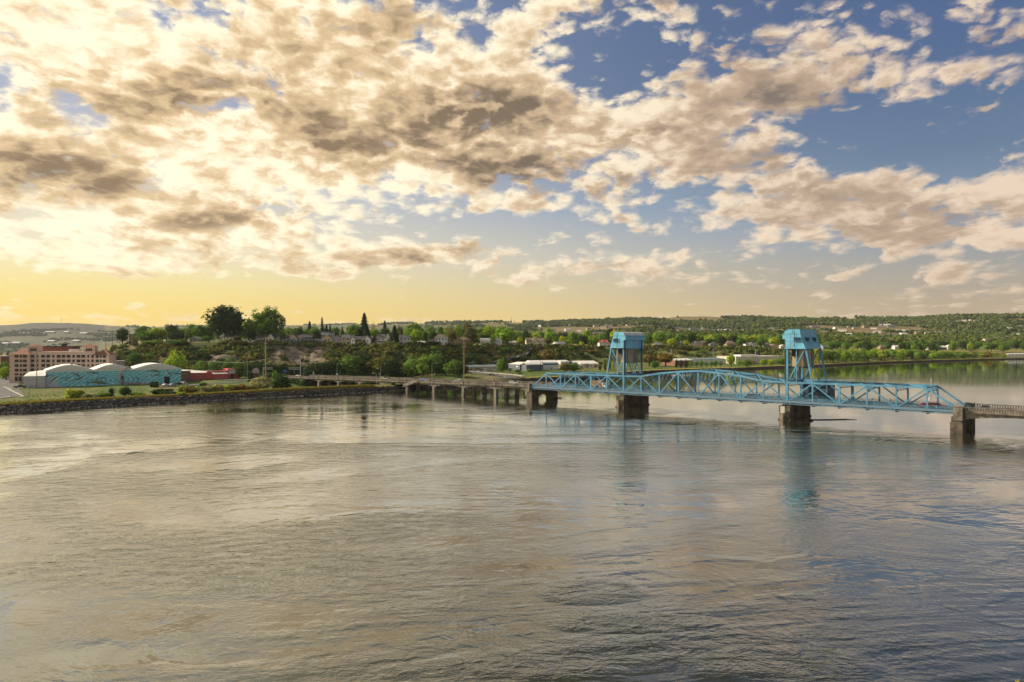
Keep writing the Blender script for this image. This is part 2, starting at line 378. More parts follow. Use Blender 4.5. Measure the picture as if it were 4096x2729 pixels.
gm = bpy.data.materials.new('ground'); gm.use_nodes = True; t_ = gm.node_tree; b_ = t_.nodes['Principled BSDF']
at_ = t_.nodes.new('ShaderNodeAttribute'); at_.attribute_name = 'ground_kind'
g_ = t_.nodes.new('ShaderNodeTexCoord'); n_ = nz(t_, g_.outputs['Object'], .35, 6, .65); n2_ = nz(t_, g_.outputs['Object'], .03, 5, .6)
c_ = mixc(t_, 1.0, at_.outputs['Color'], ramp(t_, n_ * .6 + n2_ * .4, [(.3, (.45, .5, .5)), (.5, (1, 1, 1)), (.7, (1.5, 1.35, 1.2))]), 'MULTIPLY')
t_.links.new(c_, b_.inputs['Base Color']); b_.inputs['Roughness'].default_value = .95; b_.inputs['Specular IOR Level'].default_value = .1
bp_ = t_.nodes.new('ShaderNodeBump'); bp_.inputs['Distance'].default_value = .6; t_.links.new(n_.k, bp_.inputs['Height']); t_.links.new(bp_.outputs[0], b_.inputs['Normal'])
def make_terrain():
    pxs = []; p = -2600
    while p < 7000: pxs.append(p); p += 10 if 350 < p < 4200 else (14 if -100 < p < 4300 else 60)
    V, Fc, K = [], [], []
    nr = sum(SUBD) + 1
    for px in pxs:
        ks = knots_at(px)
        for i, n in enumerate(SUBD):
            for j in range(n + (1 if i == len(SUBD) - 1 else 0)):
                t = j / n; d = ks[i][0] + (ks[i + 1][0] - ks[i][0]) * t; zb = ks[i][1] + (ks[i + 1][1] - ks[i][1]) * t
                x = X(px, d); V.append((x, d, zb + relief(x, d, i, t, zb))); K.append((*ground_col(x, d, i, t, zb, px), 1))
    for a in range(len(pxs) - 1):
        for r in range(nr - 1):
            i = a * nr + r; Fc.append((i, i + nr, i + nr + 1, i + 1))
    me = bpy.data.meshes.new('ground'); me.from_pydata(V, [], Fc); me.materials.append(gm)
    ca = me.color_attributes.new('ground_kind', 'FLOAT_COLOR', 'POINT'); ca.data.foreach_set('color', [c for k in K for c in k])
    me.polygons.foreach_set('use_smooth', [True] * len(Fc)); me.update()
    o = bpy.data.objects.new('ground', me); COL.objects.link(o); return tag(o, kind='structure')
make_terrain()
# the plain far out, one sheet to the horizon; it lies under the river bed
pl = MB(); pl.box(-30000, 30000, -4000, 32000, -9, -8); tag(pl.build('terrain', mat('far_plain', (.10, .10, .06), .95)), kind='structure')

# ---------------------------------------------------------------- river
wm = bpy.data.materials.new('river_water'); wm.use_nodes = True; t = wm.node_tree; b = t.nodes['Principled BSDF']
g = t.nodes.new('ShaderNodeTexCoord'); ob = g.outputs['Object']
wx, wy, wz = xyz(t, ob)
ts = wx * BV.x + wy * BV.y - (BO.x * BV.x + BO.y * BV.y)      # how far beyond the bridge line
warp = nz(t, ob, .012, 3, .5)
up = (ts + (warp - .5) * 90).sstep(-14, 10)                     # 1 = the slack water above the bridge
patch = nz(t, comb(t, wx * .5, wy, 0.0), .014, 5, .6, 1.4).sstep(.44, .60)
patch2 = nz(t, ob, .035, 3, .6, 1.5).sstep(.45, .62)
band = (ts * -1).sstep(-12, 4) * ts.sstep(-62, -16) * nz(t, comb(t, wx * .8, wy, 0.0), .045, 4, .6, 1.0).sstep(.44, .6)
patch = patch.mx(band * 1.0)
for bx, by, rx_, ry_ in ((2530, 2490, 9, 2.6), (2120, 2670, 8, 2.4), (450, 2270, 16, 8), (1350, 2130, 15, 7), (2350, 2360, 6, 4), (3100, 2650, 8, 4), (1650, 2080, 14, 5), (860, 2260, 9, 4)):
    d0_ = dist_for(by, 0); bl_ = (((wx - X(bx, d0_)) / rx_).pow(2.0) + ((wy - d0_) / ry_).pow(2.0)).sstep(.25, 1.3, 1.0, 0.0); patch = patch.mx(bl_)
farm = wy.sstep(50, 320, 1.0, .24)
swirl = nz(t, comb(t, wx * .75, wy, 0.0), .07, 4, .55, 1.6)
rip = nz(t, comb(t, wx * .62, wy * 1.0, 0.0), .60, 4, .60, .5)
rip2 = nz(t, comb(t, wx * .75, wy * 1.0, 0.0), 2.0, 3, .6, .3)
lane = (nz(t, comb(t, wx * .6, wy, 0.0), .022, 4, .55, 2.6) - .5).abs().sstep(0.0, .05, 1.0, 0.0)
h = swirl * .42 + lane * .055 + rip * (patch * .46 + .028) + rip2 * (patch2 * .07 + patch * .05 + .010)
bp = t.nodes.new('ShaderNodeBump'); bp.inputs['Distance'].default_value = 1.0
t.links.new(h.k, bp.inputs['Height']); t.links.new((up.fma(-.86, 1.0) * farm * .56).k, bp.inputs['Strength']); t.links.new(bp.outputs[0], b.inputs['Normal'])
silt = mixc(t, nz(t, ob, .02, 5, .6, 1.0).sstep(.3, .7), (.034, .035, .016), (.018, .024, .015))
b.inputs['Roughness'].default_value = .9; b.inputs['Specular IOR Level'].default_value = 0.0
t.links.new(silt, b.inputs['Base Color'])
gl = t.nodes.new('ShaderNodeBsdfGlossy'); gl.inputs['Roughness'].default_value = .045; gl.inputs['Color'].default_value = (.96, .975, .97, 1); t.links.new(bp.outputs[0], gl.inputs['Normal'])
lw = t.nodes.new('ShaderNodeLayerWeight'); lw.inputs[0].default_value = .5; t.links.new(bp.outputs[0], lw.inputs['Normal'])
fr_ = S(t, lw.outputs['Facing']).pow(2.5).fma(1.0, .035)          # silty water mirrors strongly at low angles
ms = t.nodes.new('ShaderNodeMixShader'); t.links.new(fr_.k, ms.inputs[0]); t.links.new(b.outputs[0], ms.inputs[1]); t.links.new(gl.outputs[0], ms.inputs[2])
t.links.new(ms.outputs[0], t.nodes['Material Output'].inputs['Surface'])
wv = MB()
def wrow(px): return [(px * 0 + X(px, d), d, 0) for d in (30, 80, 160, shore_d(px) * .75, shore_d(px) + 3.2)]
pxs_ = list(range(-2600, 7001, 80)); rows_ = [wrow(p) for p in pxs_]
for a, b_ in zip(rows_, rows_[1:]):
    for k in range(4): wv.face([a[k], b_[k], b_[k + 1], a[k + 1]])
xa, xb = X(-2600, 30), X(7000, 30)
wv.face([(xa, -600, 0), (xb, -600, 0), (xb, 30, 0), (xa, 30, 0)]); wv.face([(-900, -600, 0), (xa, -600, 0), (xa, 30, 0), (-900, 30, 0)]); wv.face([(xb, -600, 0), (1500, -600, 0), (1500, 30, 0), (xb, 30, 0)])
for k in range(12): a_, b_ = -2600 + k * 250, -2600 + (k + 1) * 250; wv.face([(X(a_, 1900), 1900, 0), (X(b_, 1900), 1900, 0), (X(b_, 3400), 3400, 0), (X(a_, 3400), 3400, 0)])
tag(wv.build('river', wm, fix=False), kind='structure')

# ---------------------------------------------------------------- the steel lift bridge
BLUE = (.085, .285, .45)
m_blue = mat('blue_steel_paint', BLUE, .5, 0, .22, .25, 0, None, (.06, .19, .29))
m_blue2 = mat('blue_panel_paint', (.15, .47, .68), .5, 0, .15, .4, 0, None, (.12, .38, .56))
def rusty(m, amt, sc):
    t = m.node_tree; b = t.nodes['Principled BSDF']; src = b.inputs['Base Color'].links[0].from_socket; g = t.nodes.new('ShaderNodeTexCoord')
    X_, Y_, Z_ = xyz(t, g.outputs['Object']); st = nz(t, comb(t, X_, Y_, Z_ * .22), sc, 5, .65).sstep(.60, .74)
    gr = nz(t, g.outputs['Object'], sc * .35, 4, .6).sstep(.45, .7)
    c = mixc(t, gr * .35, src, (.19, .27, .32)); c = mixc(t, st * amt, c, (.16, .085, .05)); t.links.new(c, b.inputs['Base Color'])
rusty(m_blue, .55, 1.1); rusty(m_blue2, .5, .9)
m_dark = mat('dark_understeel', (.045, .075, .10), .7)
m_conc = mat('weathered_concrete', (.20, .175, .14), .9, 0, .4, .5, .05, None, (.09, .078, .062))
m_concd = mat('stained_pier_concrete', (.125, .10, .07), .9, 0, .5, .4, .05, None, (.04, .036, .03))
m_beige = mat('counterweight_concrete', (.42, .33, .19), .9, 0, .2, .4)
m_asph = mat('bridge_asphalt', (.075, .07, .068), .9, 0, .25, .3)
m_glass = mat('window_glass', (.02, .025, .03), .12)
m_white = mat('white_paint', (.78, .77, .74), .6)
m_black = mat('black_rubber', (.02, .02, .02), .8)
m_rust = mat('rust_streak', (.12, .06, .035), .9)
PL, ZD, ZB, ZT, WID = 8.15, 6.2, 5.75, 12.35, 12.9
def topz(i): return {7: 12.5, 8: 13.9, 9: 14.75, 10: 15.25, 11: 14.75, 12: 13.9, 13: 12.5}.get(i, ZT)
bridge = thing('lift_bridge', 'blue steel truss lift bridge with two towers standing on concrete piers in the river', 'bridge', BP(0, 0, 0))
_inv = Matrix.Translation(-bridge.location)
def put(mb, name, m, parent=bridge):
    mb.v = [tuple(Vector(v) - bridge.location) for v in mb.v]; return mb.build(name, m, parent)
side_v = (BV.x, BV.y, 0)
for a, bnd in ((0, 6), (6, 14), (14, 20)):
    # chords, laterals and floor of one span; its posts and diagonals are pieces of it
    lift = a == 6
    g0 = .45 if lift else 0.0
    mb = MB()
    for s in (0, WID):
        mb.beam(BP(a * PL + g0, s, ZB - .05), BP(bnd * PL - g0, s, ZB - .05), .55, .75)
        i0, i1 = (a + 1, bnd) if a == 0 else ((a, bnd) if lift else (a, bnd - 1))
        for i in range(i0, i1):
            x0 = i * PL + (g0 if i == a and lift else 0); x1 = (i + 1) * PL - (g0 if i + 1 == bnd and lift else 0)
            mb.beam(BP(x0, s, topz(i)), BP(x1, s, topz(i + 1)), .60, .62, side_v)
    for i in range(i0, i1 + 1):
        z0 = topz(i); tt = i * PL + (g0 if i == a and lift else (-g0 if i == bnd and lift else 0))
        mb.beam(BP(tt, .3, z0 + .02), BP(tt, WID - .3, z0 + .02), .38, .4)
        if i < i1:
            t1 = (i + 1) * PL - .5; z1 = topz(i + 1)
            mb.beam(BP(tt + .3, .4, z0 - .1), BP(t1, WID - .4, z1 - .1), .26, .2); mb.beam(BP(tt + .3, WID - .4, z0 + .14), BP(t1, .4, z1 + .14), .26, .2)
    sp = put(mb, 'lift_span' if lift else 'truss_span', m_blue)
    for i in range(a, bnd + 1):
        tt = i * PL + (g0 if i == a and lift else (-g0 if i == bnd and lift else 0))
        for s in (0, WID):
            if not (i in (0, 20)):
                if not ((i == 6 and not lift) or (i == 14 and not lift)):
                    mb = MB(); w = .8 if i in (4, 16) else .46
                    mb.beam(BP(tt, s, ZB + .3), BP(tt, s, topz(i) - .28), w, .34, (BU.x, BU.y, 0))
                    k = .62          # gusset plate under the top chord
                    mb.prism([(tt - k, topz(i) - .3), (tt - k * .55, topz(i) - 1.05), (tt + k * .55, topz(i) - 1.05), (tt + k, topz(i) - .3)], s - .21, s + .21, BP) if i % 2 else None
                    put(mb, 'vertical', m_blue, sp)
            if i < bnd:
                up_at_end = (i % 2 == 0)
                za, zb_ = (ZB + .3, topz(i + 1) - .25) if up_at_end else (topz(i) - .25, ZB + .3)
                e0, e1 = tt + .12, (i + 1) * PL - .12
                mb = MB(); w = .5 if i in (0, 19) else .40
                mb.beam(BP(e0, s, za), BP(e1, s, zb_), .36, w, side_v); put(mb, 'diagonal', m_blue, sp)
        # sway frame with rounded knees over the road
        if i not in (0, 20) and not ((i == 6 or i == 14) and not lift):
            mb = MB(); zt = topz(i) - .35; zl = 11.35 if lift and 7 < i < 13 else topz(i) - 1.25
            mb.beam(BP(tt, .2, zl), BP(tt, WID - .2, zl), .18, .22)
            r = 1.7
            for s0, sg in ((0, 1), (WID, -1)):
                prev = None
                for q in range(7):
                    an = q / 6 * pi / 2; pt = BP(tt, s0 + sg * (.2 + r * (1 - cos(an))), zl - r + r * sin(an))
                    if prev: mb.beam(prev, pt, .2, .22, (BU.x, BU.y, 0))
                    prev = pt
            n = 8
            for q in range(n):
                s0, s1 = .3 + (WID - .6) * q / n, .3 + (WID - .6) * (q + 1) / n
                mb.beam(BP(tt, s0, zl if q % 2 else zt), BP(tt, s1, zt if q % 2 else zl), .12, .14)
            put(mb, 'portal_brace', m_blue, sp)
# deck: slab, floor beams, stringers, walkways, railings
T0, T1 = 0.0, 20 * PL
mb = MB(); mb.box(T0, T1, .45, WID - .45, ZD - .25, ZD, BP); dk = put(mb, 'deck', m_asph)
mb = MB()
mb.box(T0 + .2, T1 - .2, WID / 2 - .06, WID / 2 + .06, ZD + .003, ZD + .012, BP)
put(mb, 'lane_marking', mat('yellow_road_paint', (.50, .34, .05), .8), dk)
mb = MB()
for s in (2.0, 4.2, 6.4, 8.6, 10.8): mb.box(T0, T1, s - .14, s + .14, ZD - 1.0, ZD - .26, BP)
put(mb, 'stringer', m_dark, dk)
for i in range(21):
    mb = MB(); tt = min(max(i * PL, .2), T1 - .2)
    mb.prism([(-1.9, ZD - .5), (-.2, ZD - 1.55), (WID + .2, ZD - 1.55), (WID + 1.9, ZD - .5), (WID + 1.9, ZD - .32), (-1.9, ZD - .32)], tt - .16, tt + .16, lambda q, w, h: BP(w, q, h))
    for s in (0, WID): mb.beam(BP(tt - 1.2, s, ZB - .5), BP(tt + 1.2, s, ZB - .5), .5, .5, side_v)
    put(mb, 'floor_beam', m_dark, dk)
for s0, s1, se in ((-1.95, -.42, -1.95), (WID + .42, WID + 1.95, WID + 1.95)):
    mb = MB(); mb.box(T0, T1, s0, s1, ZD - .02, ZD + .13, BP); mb.box(T0, T1, se - .09, se + .09, ZD - .5, ZD + .16, BP)
    mb.box(T0, T1, se - .07, se + .07, ZD - 1.05, ZD - .83, BP)
    n = int(T1 / 2.72)
    for k in range(n): mb.beam(BP(T0 + (k + .5) * 2.72, se, ZD - .5), BP(T0 + (k + .5) * 2.72, se, ZD - .85), .14, .14)
    wk = put(mb, 'walkway', mat('walkway_grey_blue', (.115, .20, .28), .7), dk)
    mb = MB()
    for zz_ in (1.15, .82, .5): mb.beam(BP(T0, se, ZD + zz_), BP(T1, se, ZD + zz_), .07, .07)
    put(mb, 'handrail', m_blue, wk)
    for k in range(61):
        mb = MB(); tt = T0 + k * T1 / 60; mb.beam(BP(tt, se, ZD + .12), BP(tt, se, ZD + 1.35), .13, .13); mb.beam(BP(tt, se, ZD - .8), BP(tt, se, ZD + .12), .12, .2) ; put(mb, 'railing_post', m_blue, wk) if k % 2 == 0 else None
    mb = MB(); sr = .42 if se < 0 else WID - .42   # lattice rail between truss and road
    for zz_ in (.95, .35): mb.beam(BP(T0, sr, ZD + zz_), BP(T1, sr, ZD + zz_), .08, .10)
    q = 0
    while q * .9 < T1 - 1: mb.beam(BP(q * .9, sr, ZD + (.38 if q % 2 else .92)), BP(q * .9 + .9, sr, ZD + (.92 if q % 2 else .38)), .05, .09); q += 1
    put(mb, 'guard_rail', m_blue, dk)
# towers
def tower(tl, sg):
    """tl = place of the upright legs; sg = +1 when the sloping legs stand on the +t side"""
    P = lambda w, s, h: BP(tl + sg * w, s, h)
    ZH0, ZH1 = 23.5, 30.0
    mb = MB(); mb.beam(P(0, 0, ZT + .5), P(0, WID, ZT + .5), .5, .5); mb.beam(P(0, .3, ZH0 - .2), P(0, WID - .3, ZH0 - .2), .5, .5)
    mb.beam(P(0, WID / 2, ZT + .5), P(0, WID / 2, ZH0 - .2), .2, .2)
    tw = put(mb, 'tower', m_blue)
    for s in (0, WID):
        mb = MB(); mb.beam(P(0, s, ZB + .2), P(0, s, ZH0 + .3), .62, .62, side_v); put(mb, 'leg', m_blue, tw)
        mb = MB(); mb.beam(P(PL, s, ZT - .1), P(6.0, s, ZH0 + .1), .52, .52, side_v); put(mb, 'sloping_leg', m_blue, tw)
        mb = MB(); mb.beam(P(.35, s, ZT + .4), P(5.55, s, ZH0 - .3), .36, .36, side_v); put(mb, 'diagonal_brace', m_blue, tw)
        mb = MB(); mb.beam(P(3.0, s, ZT), P(3.0, s, ZH0), .30, .30, side_v); put(mb, 'vertical_brace', m_blue, tw)
    for q, (w0, w1) in enumerate(((0, 0), (PL - .1, 6.0))):      # braces across the tower: V of laced bars
        zb = ZT + .2
        for s0, s1 in ((.4, WID / 2), (WID - .4, WID / 2)):
            mb = MB(); a_, b_ = P(w0, s0, ZH0 - .3), P(w0 if q == 0 else w0, s1, zb)
            if q: a_ = P(w1, s0, ZH0 - .3)
            dv = (b_ - a_); nrm = dv.normalized().cross(Vector((BU.x, BU.y, 0))).normalized() * .19
            mb.beam(a_ + nrm, b_ + nrm, .14, .1, (BU.x, BU.y, 0)); mb.beam(a_ - nrm, b_ - nrm, .14, .1, (BU.x, BU.y, 0))
            n = 26
            for k in range(n):
                p = a_ + dv * (k / n); p2 = a_ + dv * ((k + 1) / n); mb.beam(p + nrm * (1 if k % 2 else -1), p2 - nrm * (1 if k % 2 else -1), .08, .07, (BU.x, BU.y, 0))
            put(mb, 'cross_brace', m_blue, tw)
        mb = MB(); mb.beam(P(w0, .3, zb), P(w0, WID - .3, zb), .4, .5); put(mb, 'tower_strut', m_blue, tw)
    # machinery house: profile across the tower, run from one truss to the other
    prof = [(6.25, ZH0), (4.55, 28.2), (4.3, ZH1 - .1), (4.1, ZH1), (1.1, ZH1)]
    for k in range(1, 8): a_ = k / 7 * pi / 2; prof.append((1.1 - 2.0 * sin(a_), ZH1 - 1.55 * (1 - cos(a_))))
    prof += [(-1.35, 28.45), (-1.35, 26.75), (-.95, 26.75), (-.4, 26.55), (-.38, ZH0)]
    mb = MB(); mb.prism(prof, -.75, WID + .75, P)
    hs = put(mb, 'machinery_house', m_blue2, tw)
    rp = [(4.3, ZH1 + .03), (1.1, ZH1 + .03)] + [(1.1 - 2.03 * sin(k / 7 * pi / 2), ZH1 + .03 - 1.55 * (1 - cos(k / 7 * pi / 2))) for k in range(1, 8)] + [(1.1 - 1.99 * sin(k / 7 * pi / 2), ZH1 - .01 - 1.55 * (1 - cos(k / 7 * pi / 2))) for k in range(7, 0, -1)] + [(1.1, ZH1 + .005), (4.3, ZH1 + .005)]
    mb = MB(); mb.prism(rp, -.8, WID + .8, P); put(mb, 'roof_sheet', mat('pale_roof_sky_sheen', (.60, .64, .66), .5, 0, .2, .5) if sg < 0 else m_blue2, tw)  # left tower: light roof, its pale colour also holding the sky's reflection
    mb = MB(); mb.box(-1.42, -1.35, -.9, WID + .9, 28.3, 28.5, P)      # band, seams, roof rim
    for zz_ in (26.0,): mb.box(-.1, 5.25, -.80, -.75, zz_ - .05, zz_ + .05, P)
    mb.box(-1.4, 4.4, -.82, -.75, 28.40, 28.52, P); mb.box(-1.4, 4.4, WID + .75, WID + .82, 28.40, 28.52, P)
    for w in (1.3, 3.1): mb.box(w - .03, w + .03, -.79, -.75, 23.6, 28.38, P)
    put(mb, 'panel_seam', m_blue, tw)
    mb = MB(); mb.box(2.45, 2.62, -.785, -.753, 24.2, 29.5, P); mb.box(1.9, 1.97, -.785, -.753, 28.6, 29.8, P); put(mb, 'rust_streak', m_rust, tw)
    # louvred openings with ledges, on the near side and on the sloping back
    mb = MB(); mb.box(2.4, 4.55, -.80, -.74, 26.2, 27.25, P); lv = put(mb, 'louvre', m_black, tw)
    mb = MB()
    for zz_ in (26.15, 26.75, 27.3): mb.box(2.2, 4.75, -1.25, -.80, zz_ - .06, zz_ + .06, P)
    for w in (3.0, 3.6, 4.1): mb.box(w - .05, w + .05, -.86, -.80, 26.2, 27.25, P)
    put(mb, 'ledge', m_blue, tw)
    mb = MB()
    for s in (2.2, WID - 4.2):
        mb.box(4.4, 5.35, s, s + 2.6, 26.2, 27.25, P)
    lv = put(mb, 'louvre', m_black, tw)
    mb = MB()
    for s in (2.0, WID - 4.4):
        for zz_ in (26.15, 26.75, 27.3): mb.box(4.3, 5.9, s, s + 3.0, zz_ - .06, zz_ + .06, P)
    put(mb, 'ledge', m_blue, tw)
    # counterweight hanging in the tower, ropes and guides
    mb = MB(); mb.box(1.0, 4.6, 1.5, WID - 1.5, 17.6, 23.3, P); cw = put(mb, 'counterweight', m_beige, tw)
    mb = MB()
    for s in (2.8, 4.1, WID - 4.1, WID - 2.8): mb.box(.92, 4.68, s - .18, s + .18, 17.4, 23.4, P)
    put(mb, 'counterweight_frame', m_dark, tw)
    mb = MB()
    for s in (.9, WID - .9):
        for k in range(3): mb.tube([P(-.8 + k * .22, s + .1 * k - (.9 if s < 2 else 0), 26.8), P(-.8 + k * .22, s + .1 * k - (.9 if s < 2 else 0), topz(6) + .3)], .11, 4)
    put(mb, 'hoist_rope', m_dark, tw)
    mb = MB(); mb.box(1.2, 3.0, .6, 1.4, 21.0, 23.4, P); put(mb, 'machine_box', m_black, tw)
    for k in range(18): pass
    mb = MB()
    for k in range(30): z0 = 12.8 + k * .36; mb.box(-.42, -.33, -.14, .14, z0, z0 + .12, P)
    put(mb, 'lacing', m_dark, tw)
    mb = MB()   # roof rail and aerial
    mb.tube([P(2.5, 3, ZH1), P(2.5, 3, ZH1 + 1.6)], .04, 4); put(mb, 'aerial', m_dark, tw)
    return tw
tower(6 * PL, -1)
tower(14 * PL, 1)
# maintenance platform rails on the top chord by the right tower
mb = MB()
for i in range(10):
    tt = 15 * PL + i * 1.2; mb.beam(BP(tt, 1.0, ZT + .2), BP(tt, 1.0, ZT + 1.2), .06, .06); mb.beam(BP(tt, 3.0, ZT + .2), BP(tt, 3.0, ZT + 1.2), .06, .06)
for s in (1.0, 3.0): mb.beam(BP(15 * PL, s, ZT + 1.2), BP(15 * PL + 10.8, s, ZT + 1.2), .06, .06)
mb.box(15 * PL, 15 * PL + 10.8, .9, 3.1, ZT + .12, ZT + .2, BP)
put(mb, 'maintenance_platform', m_blue)
for tt in (3 * PL + 4, 4 * PL, 4 * PL + 3, 15 * PL + 3, 17.2 * PL):
    mb = MB(); mb.beam(BP(tt, .2, ZT + .2), BP(tt, .2, ZT + 1.6), .1, .1); mb.box(tt - .22, tt + .22, .05, .35, ZT + 1.1, ZT + 1.7, BP); put(mb, 'navigation_light', m_blue)
# bridge tender's house on the far side by the right tower
mb = MB(); mb.box(14 * PL - .4, 15 * PL + .6, WID + 1.2, WID + 6.2, ZD - .6, 12.4, BP); oh = put(mb, 'operator_house', mat('tender_house_dark_blue', (.035, .065, .10), .6))
mb = MB(); mb.box(14 * PL - .8, 15 * PL + 1.0, WID + .9, WID + 6.6, 12.4, 12.65, BP); put(mb, 'roof', m_blue, oh)
mb = MB(); mb.box(14 * PL + 1.2, 14 * PL + 3.0, WID + 1.12, WID + 1.2, 10.0, 11.9, BP); wn = put(mb, 'window', m_glass, oh)
for tt in (14 * PL + 5, 15 * PL + .62): 
    mb = MB(); mb.box(tt, tt + (1.8 if tt < 15 * PL else .06), WID + 1.12 if tt < 15 * PL else WID + 2, WID + (1.2 if tt < 15 * PL else 4), 10.0, 11.6, BP); put(mb, 'window', m_glass, oh)
# piers
def pier(tc, w, arch=False, cap=True, zt=4.3):
    mb = MB()
    if arch:
        for s0, s1 in ((-2.6, 2.2), (WID - 2.2, WID + 2.6)):
            mb.box(tc - w / 2, tc + w / 2, s0, s1, -4, 3.0, BP); mb.box(tc - w / 2 + .25, tc + w / 2 - .25, s0 + .2, s1 - .2, 3.0, zt, BP)
        pr = [(2.0, zt - .02), (2.0, .3)]
        for k in range(0, 13): a_ = pi - k / 12 * pi; pr.append((WID / 2 + 4.2 * cos(a_), .3 + 2.2 * sin(a_)))
        pr += [(WID - 2.0, .3), (WID - 2.0, zt - .02)]
        mb.prism(pr, tc - w / 2 + .5, tc + w / 2 - .5, lambda q, ww, h: BP(ww, q, h))
    else:
        mb.box(tc - w / 2, tc + w / 2, -2.6, WID + 2.6, -4, zt, BP)
        mb.prism([(-2.6, tc - w / 2), (-3.7, tc), (-2.6, tc + w / 2)], -4, zt - 1.4, lambda a_, b_, c_: BP(c_, a_, b_))
        mb.box(tc - w / 2 - .18, tc + w / 2 + .18, -3.0, WID + 3.0, -4, .5, BP)
        if cap: mb.box(tc - w / 2 - .15, tc + w / 2 + .15, -2.75, WID + 2.75, zt, zt + .35, BP)
    o = put(mb, 'pier', m_concd)
    for s in (0, WID):
        for dt in ((-.9, .9) if not arch else (.6,)):
            mb = MB(); mb.box(tc + dt - .5, tc + dt + .5, s - .5, s + .5, zt + (.35 if cap else 0), ZB - .45, BP); put(mb, 'bearing', m_dark, o)
    return o
p0 = pier(0.3, 3.0, True, False, 4.6); p1 = pier(6 * PL, 3.6); p2 = pier(14 * PL, 3.6); p3 = pier(T1 - .5, 3.0, True, False, 4.6)
for tc, pr in ((-.6, p0), (T1 - .1, p3)):
    for s in (-1.6, WID + 1.6):
        mb = MB(); mb.box(tc - 1.15, tc + 1.15, s - 1.0, s + 1.0, 3.6, 7.3, BP); mb.box(tc - 1.1, tc + 1.1, s - 1.12, s - 1.0, 4.2, 7.1, BP)
        mb.box(tc - 1.25, tc + 1.25, s - 1.1, s + 1.1, 7.3, 7.5, BP); put(mb, 'pilaster', m_conc, pr)
mb = MB(); mb.box(14 * PL - .8, 14 * PL + .6, -3.9, -3.72, 2.4, 4.6, BP); put(mb, 'gauge_board', mat('pale_board', (.45, .44, .38), .8), p2)

